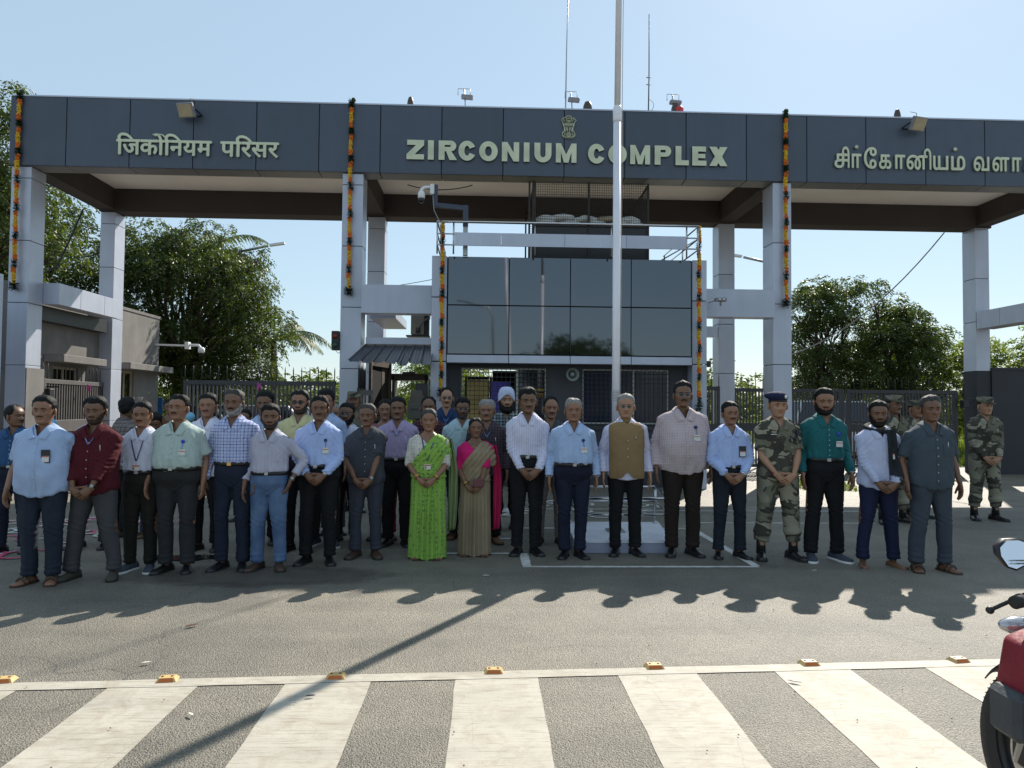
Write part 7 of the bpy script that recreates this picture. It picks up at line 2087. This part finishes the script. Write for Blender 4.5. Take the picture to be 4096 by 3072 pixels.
person('guard in camouflage and cap behind the scarf wearer', 5.68, 9.69, 1.765, SKD, 1.04, .0, .25, CAMO, 'long', False, CAMO2, 'clasp', 'boot', .17, 'black', 'short', True, hat='cap', rank=True, seed=35, lod=1, belt=False, baggy=.1, toe=.6)
person('camouflaged guard mostly hidden behind the man at the right end of the row', 6.30, 10.19, 1.705, SKM, 1., 0, .1, CAMO, 'long', False, CAMO2, 'down', 'boot', .12, 'black', 'short', True, hat='cap', rank=True, seed=36, lod=2, belt=False, turn=.3)
person('guard in camouflage standing alone before the dark wall at the right', 7.21, 10.0, 1.76, SKL, 1.04, .0, -.15, CAMO, 'long', False, CAMO2, 'clasp', 'boot', .14, 'black', 'short', False, hat='cap', rank=True, seed=38, lod=0, belt=False, baggy=.1, turn=.35)
person('balding man in blue shirt looking sideways at the left edge', -4.89, 7.63, 1.52, SKD, 1.04, .02, .2, pl(.03, .085, .20), 'short', True, NAVY, 'down', 'black', .12, 'black', 'receding', True, seed=39, lod=0, turn=1.2)
person('man in white shirt bending behind the maroon shirted man', -4.22, 7.87, 1.56, SKD, 1.02, 0, 0, WHT, 'short', True, DGREY, 'down', 'black', .15, 'black', 'short', True, seed=40, lod=1, turn=.3)
person('man in brown check shirt turned away behind the maroon shirted man', -4.25, 8.6, 1.61, SKD, 1.0, 0, 2.4, cloth('check', (.22, .19, .18), (.06, .05, .05), 22), 'long', False, BLK, 'down', 'olive', .11, 'black', 'short', False, seed=44, lod=1, belt=False, turn=.6)
person('dark haired person with lowered head behind the white and green check shirts', -3.87, 8.54, 1.44, SKD, .95, 0, .2, pl(.05, .03, .05), 'short', False, pl(.05, .06, .10), 'down', 'sandal', .10, 'black', 'fringe', False, seed=41, lod=2, belt=False, tilt=.5)
person('woman far back under the tree beside the guard building', -5.38, 12.4, 1.62, SKD, .95, 0, .2, pl(.12, .05, .03), 'elbow', False, BLK, 'clasp', 'black', .09, 'black', 'woman', False, female=True, seed=42, lod=2, belt=False)
person('dark haired person glimpsed behind the plaid and jeans wearers', -3.22, 9.73, 1.48, SKD, .95, 0, 0, pl(.06, .04, .05), 'short', False, BLK, 'down', 'black', .09, 'black', 'short', False, seed=43, lod=2, belt=False)
# ================================================================== motorcycle at the right edge
def motorcycle():
    # local frame: +y forward (front wheel), origin on the ground below the handlebar head
    r_ = thing('motorcycle', 'black motorcycle with a red luggage bag, cut off by the right edge of the picture', 'motorcycle', (2.00, 2.08, 0), R(-2))
    blk = mat('gloss_black_fairing', (.010, .010, .012), .18, 0, .05); rim_m = mat('black_alloy', (.03, .03, .032), .35, .6)
    def wheel(cy, par):
        w = MB(); prof = [(.215, -.035), (.245, -.052), (.285, -.050), (.303, -.028), (.308, 0), (.303, .028), (.285, .050), (.245, .052), (.215, .035)]
        w.lathe(prof, 56, (0, cy, .308), 'x'); w.f = w.f[:-2]; w.m = w.m[:-2]; w.s = w.s[:-2]
        t_ = w.build('tyre', M['rubber'], par)
        w = MB()
        for k in range(72):
            a = 2*PI*k/72
            for sx in (-1, 1): w.beam((sx*.008, cy+.3065*math.cos(a), .308+.3065*math.sin(a)), (sx*.042, cy+.294*math.cos(a+.06), .308+.294*math.sin(a+.06)), .006, .004)
        w.build('tread', M['rubber'], t_)
        w = MB(); w.lathe([(.218, -.036), (.218, .036), (.196, .022), (.196, -.022)], 48, (0, cy, .308), 'x')
        w.f = w.f[:-2]; w.m = w.m[:-2]; w.s = w.s[:-2]
        n = 48; b = 0; w.add([], [])
        w.f += [[3*n+k, 3*n+(k+1) % n, (k+1) % n, k] for k in range(n)]; w.m += [0]*n; w.s += [True]*n
        for k in range(5):
            a = 2*PI*k/5+.3
            for da in (-.12, .12): w.beam((0, cy+.04*math.cos(a), .308+.04*math.sin(a)), (0, cy+.20*math.cos(a+da), .308+.20*math.sin(a+da)), .022, .02)
        w.lathe([(.045, -.05), (.045, .05)], 20, (0, cy, .308), 'x')
        w.build('rim', rim_m, par)
        w = MB(); w.lathe([(.12, -.046), (.12, -.042), (.06, -.042), (.06, -.046)], 32, (0, cy, .308), 'x'); w.f = w.f[:-2]+[[3*32+k, 3*32+(k+1) % 32, (k+1) % 32, k] for k in range(32)]; w.m = [0]*len(w.f); w.s = [False]*len(w.f); w.build('brake_disc', M['steel'], par)
    fw = thing('front_wheel', None, None); fw.parent = r_
    wheel(.42, fw)
    rw = thing('rear_wheel', None, None); rw.parent = r_
    wheel(-.90, rw)
    m = MB()
    for sx in (-1, 1):
        m.tube([(sx*.09, .42, .308), (sx*.095, .30, .62)], .028, 12); m.tube([(sx*.095, .30, .62), (sx*.095, .16, .98)], .019, 12)
    m.build('fork', M['galv'], r_)
    m = MB(); vs = []
    for a in np.linspace(.7, 2.5, 16):
        for q in np.linspace(-1, 1, 7): rr_ = .345-.030*q*q; vs.append((q*.060, .42+rr_*math.cos(a), .308+rr_*math.sin(a)))
    k0 = len(vs); vs += [(p[0]*.95, .42+(p[1]-.42)*.985, .308+(p[2]-.308)*.985) for p in vs]
    fs = [(i*7+k, i*7+k+1, (i+1)*7+k+1, (i+1)*7+k) for i in range(15) for k in range(6)]
    m.add(vs, fs+[tuple(q+k0 for q in f[::-1]) for f in fs]+[(i*7, (i+1)*7, (i+1)*7+k0, i*7+k0) for i in range(15)]+[(i*7+6, (i+1)*7+6, (i+1)*7+6+k0, i*7+6+k0) for i in range(15)]+[(k, k+1, k+1+k0, k+k0) for k in range(6)]+[(105+k, 106+k, 106+k+k0, 105+k+k0) for k in range(6)], 0, True)
    m.build('front_fender', blk, r_)
    m = MB(); m.bbox(-.115, .36, .30, -.095, .44, .42, .01); m.build('brake_caliper', rim_m, r_)
    # headlamp fairing
    m = MB()
    vs = []
    for (y_, hw, z0, z1) in ((.12, .13, .80, 1.10), (.22, .15, .76, 1.14), (.33, .13, .76, 1.06), (.40, .08, .80, .98)):
        vs += [(hw*math.cos(a), y_, (z0+z1)/2+(z1-z0)/2*math.sin(a)) for a in np.linspace(0, 2*PI, 18, endpoint=False)]
    m.add(vs, [(i*18+k, i*18+(k+1) % 18, (i+1)*18+(k+1) % 18, (i+1)*18+k) for i in range(3) for k in range(18)]+[tuple(range(18)), tuple(range(71, 53, -1))], 0, True); m.build('headlamp_fairing', blk, r_)
    m = MB(); m.ball((0, .35, .88), .085, 16, 10, 0, (1, .6, 1)); m.build('headlamp', mat('clear_lamp_glass', (.35, .36, .36), .1, .3), r_)
    # handlebar with grips and levers, mirrors, indicators
    m = MB(); m.tube([(-.36, .0, 1.00), (-.22, .04, 1.02), (-.08, .10, 1.00), (.08, .10, 1.00), (.22, .04, 1.02), (.36, .0, 1.00)], .011, 10); hb = m.build('handlebar', M['black'], r_)
    for sx in (-1, 1):
        m = MB(); m.tube([(sx*.235, .032, 1.018), (sx*.395, -.016, .99)], .018, 14); m.tube([(sx*.395, -.016, .99), (sx*.425, -.027, .985)], [.021, .019], 14); m.build('grip', M['rubber'], hb)
        m = MB(); m.tube([(sx*.20, .075, 1.015), (sx*.27, .085, 1.0), (sx*.445, .045, .945)], [.008, .007, .006], 8); m.ball((sx*.45, .043, .944), .012, 10, 8); m.bbox(sx*.20-.02, .03, .995, sx*.20+.02, .085, 1.035, .006); m.build('lever', M['black'], hb)
        mr = MB(); mr.tube([(sx*.17, .06, 1.03), (sx*.19, .09, 1.06), (sx*.27, .10, 1.09)], .007, 8); 
        out = [(-.085, .02), (-.075, .052), (-.04, .062), (.03, .060), (.078, .030), (.085, -.005), (.06, -.048), (.02, -.058), (-.04, -.038)]
        cx_, cy_, cz_ = sx*.325, .105, 1.10
        def mp(u, v, d): return (cx_+sx*u*.62, cy_+d+.34*v, cz_+v*.78)
        P0 = [mp(u, v, 0) for u, v in out]; P1 = [mp(u*.9, v*.9, .035) for u, v in out]; P2 = [mp(u*.45, v*.45, .05) for u, v in out]; k = len(out)
        mr.add(P0+P1+P2, [tuple(range(k)), tuple(range(3*k-1, 2*k-1, -1))]+[(i, (i+1) % k, k+(i+1) % k, k+i) for i in range(k)]+[(k+i, k+(i+1) % k, 2*k+(i+1) % k, 2*k+i) for i in range(k)], 0, True)
        mo = mr.build('mirror', M['black'], r_)
        gl = MB(); P0 = [mp(u*.9, v*.88, -.002) for u, v in out]; gl.add(P0+[(p[0], p[1]+.001, p[2]) for p in P0], [tuple(range(k)), tuple(range(2*k-1, k-1, -1))]); gl.build('mirror_glass', glass_mirror('mirror_glass', (.85, .87, .9), .01), mo)
        if sx < 0:
            for j, tx in enumerate(('OBJECTS IN MIRROR', 'ARE CLOSER THAN')):
                me = text_mesh(tx, .0062, .0001, [M['galv']], 0, 'mirror_text'); p = mp(.0, -.022-.011*j, -.0045)
                link('mirror_text', me, mo, (cx_-.03, p[1], p[2]), (PI/2, 0, 0))
        m = MB(); st = 0; m.ball((sx*.215, .24, .84), 1, 14, 10, 0, (.075, .035, .03)); m.build('indicator', mat('silver_lamp_glass', (.5, .5, .52), .15, .6), r_)
        m = MB(); m.tube([(sx*.10, .24, .85), (sx*.18, .26, .85)], .014, 8); m.build('indicator_stalk', M['black'], r_)
    # tank, frame, engine, seat, tail
    m = MB()
    vs = []
    for (y_, hw, z0, z1) in ((-.05, .07, .80, .96), (-.12, .13, .74, 1.04), (-.28, .15, .72, 1.05), (-.42, .11, .72, .95), (-.50, .07, .74, .86)):
        vs += [(hw*math.cos(a), y_, (z0+z1)/2+(z1-z0)/2*math.sin(a)) for a in np.linspace(0, 2*PI, 18, endpoint=False)]
    m.add(vs, [(i*18+k, i*18+(k+1) % 18, (i+1)*18+(k+1) % 18, (i+1)*18+k) for i in range(4) for k in range(18)]+[tuple(range(18)), tuple(range(89, 71, -1))], 0, True); m.build('fuel_tank', blk, r_)
    m = MB(); m.loft([(0, -.75, .78, .11, .30), (0, -.75, .83, .13, .32), (0, -.77, .86, .09, .28)], 20, 2.6); m.build('seat', M['rubber'], r_)
    m = MB(); m.beam((0, .05, .9), (0, -.25, .45), .05); m.beam((0, -.25, .45), (0, -.55, .45), .05); m.beam((0, .0, .85), (0, -.95, .75), .05); m.beam((-.1, -.5, .42), (-.1, -.9, .308), .04); m.beam((.1, -.5, .42), (.1, -.9, .308), .04); m.build('frame', rim_m, r_)
    m = MB(); m.bbox(-.16, -.45, .28, .16, -.12, .60, .03); m.lathe([(.09, -.2), (.10, -.18), (.10, .18), (.09, .2)], 18, (0, -.35, .40), 'x'); m.build('engine', M['galv'], r_)
    m = MB(); m.tube([(.14, -.15, .30), (.17, -.5, .27), (.18, -.95, .36)], [.025, .035, .045], 12); m.build('exhaust', M['steel'], r_)
    m = MB(); m.tube([(-.02, -.35, .30), (-.16, -.38, .02)], .012, 8); m.build('side_stand', M['black'], r_)
    # luggage bag hung in front of the tank on the left side
    bg = thing('luggage_bag', 'red and grey zipped luggage bag hanging on the left side of the motorcycle', 'bag', (2.00, 2.08, 0), R(-2))
    red = mat('red_nylon', (.20, .006, .018), .6, 0, .15, 8, 40, .4); gry = mat('grey_nylon', (.055, .06, .066), .7, 0, .15, 8, 40, .4)
    prof = [(-.42, .60), (-.445, .74), (-.42, .87), (-.34, .905), (.06, .90), (.13, .84), (.14, .62), (.08, .50), (-.12, .47), (-.34, .53)]
    m = MB(); vs = []
    for (yy, k) in ((-.12, .88), (-.10, .97), (-.03, 1.), (.04, .97), (.06, .88)):
        for (x_, z_) in prof: vs.append((-.17+(x_+.17)*k, yy, .71+(z_-.71)*k+.006*math.sin(x_*30+yy*20)))
    n = len(prof); m.add(vs, [(i*n+k, i*n+(k+1) % n, (i+1)*n+(k+1) % n, (i+1)*n+k) for i in range(4) for k in range(n)]+[tuple(range(n)), tuple(range(5*n-1, 4*n-1, -1))], 0, False)
    o = m.build('bag_body', red, bg); md = o.modifiers.new('b', 'BEVEL'); md.width = .012; md.segments = 3; o.data.polygons.foreach_set('use_smooth', [True]*len(o.data.polygons))
    m = MB(); m.prism([(-.35, .68), (-.345, .82), (-.29, .868), (.04, .865), (.09, .80), (.09, .64), (-.06, .60), (-.25, .63)], -.128, -.112); m.build('grey_panel', gry, bg)
    m = MB(); m.bbox(-.475, -.10, .60, -.425, .03, .74, .018); m.build('side_pocket', gry, bg)
    web = mat('grey_webbing', (.16, .155, .15), .8)
    for x_ in (-.25, -.03): m = MB(); m.tube([(x_, -.134, .76), (x_+.01, -.136, .87), (x_+.04, -.10, .96), (x_+.07, .0, 1.02)], (.020, .003), 6); m.build('strap', web, bg)
    m = MB(); m.tube([(-.37, -.118, .74), (-.345, -.118, .85), (-.28, -.118, .888), (.04, -.118, .88)], .004, 5); m.tube([(-.12, -.124, .65), (.04, -.124, .63)], .004, 5); m.tube([(-.10, -.128, .65), (-.10, -.13, .60)], .004, 5); m.build('zip', M['black'], bg)
motorcycle()
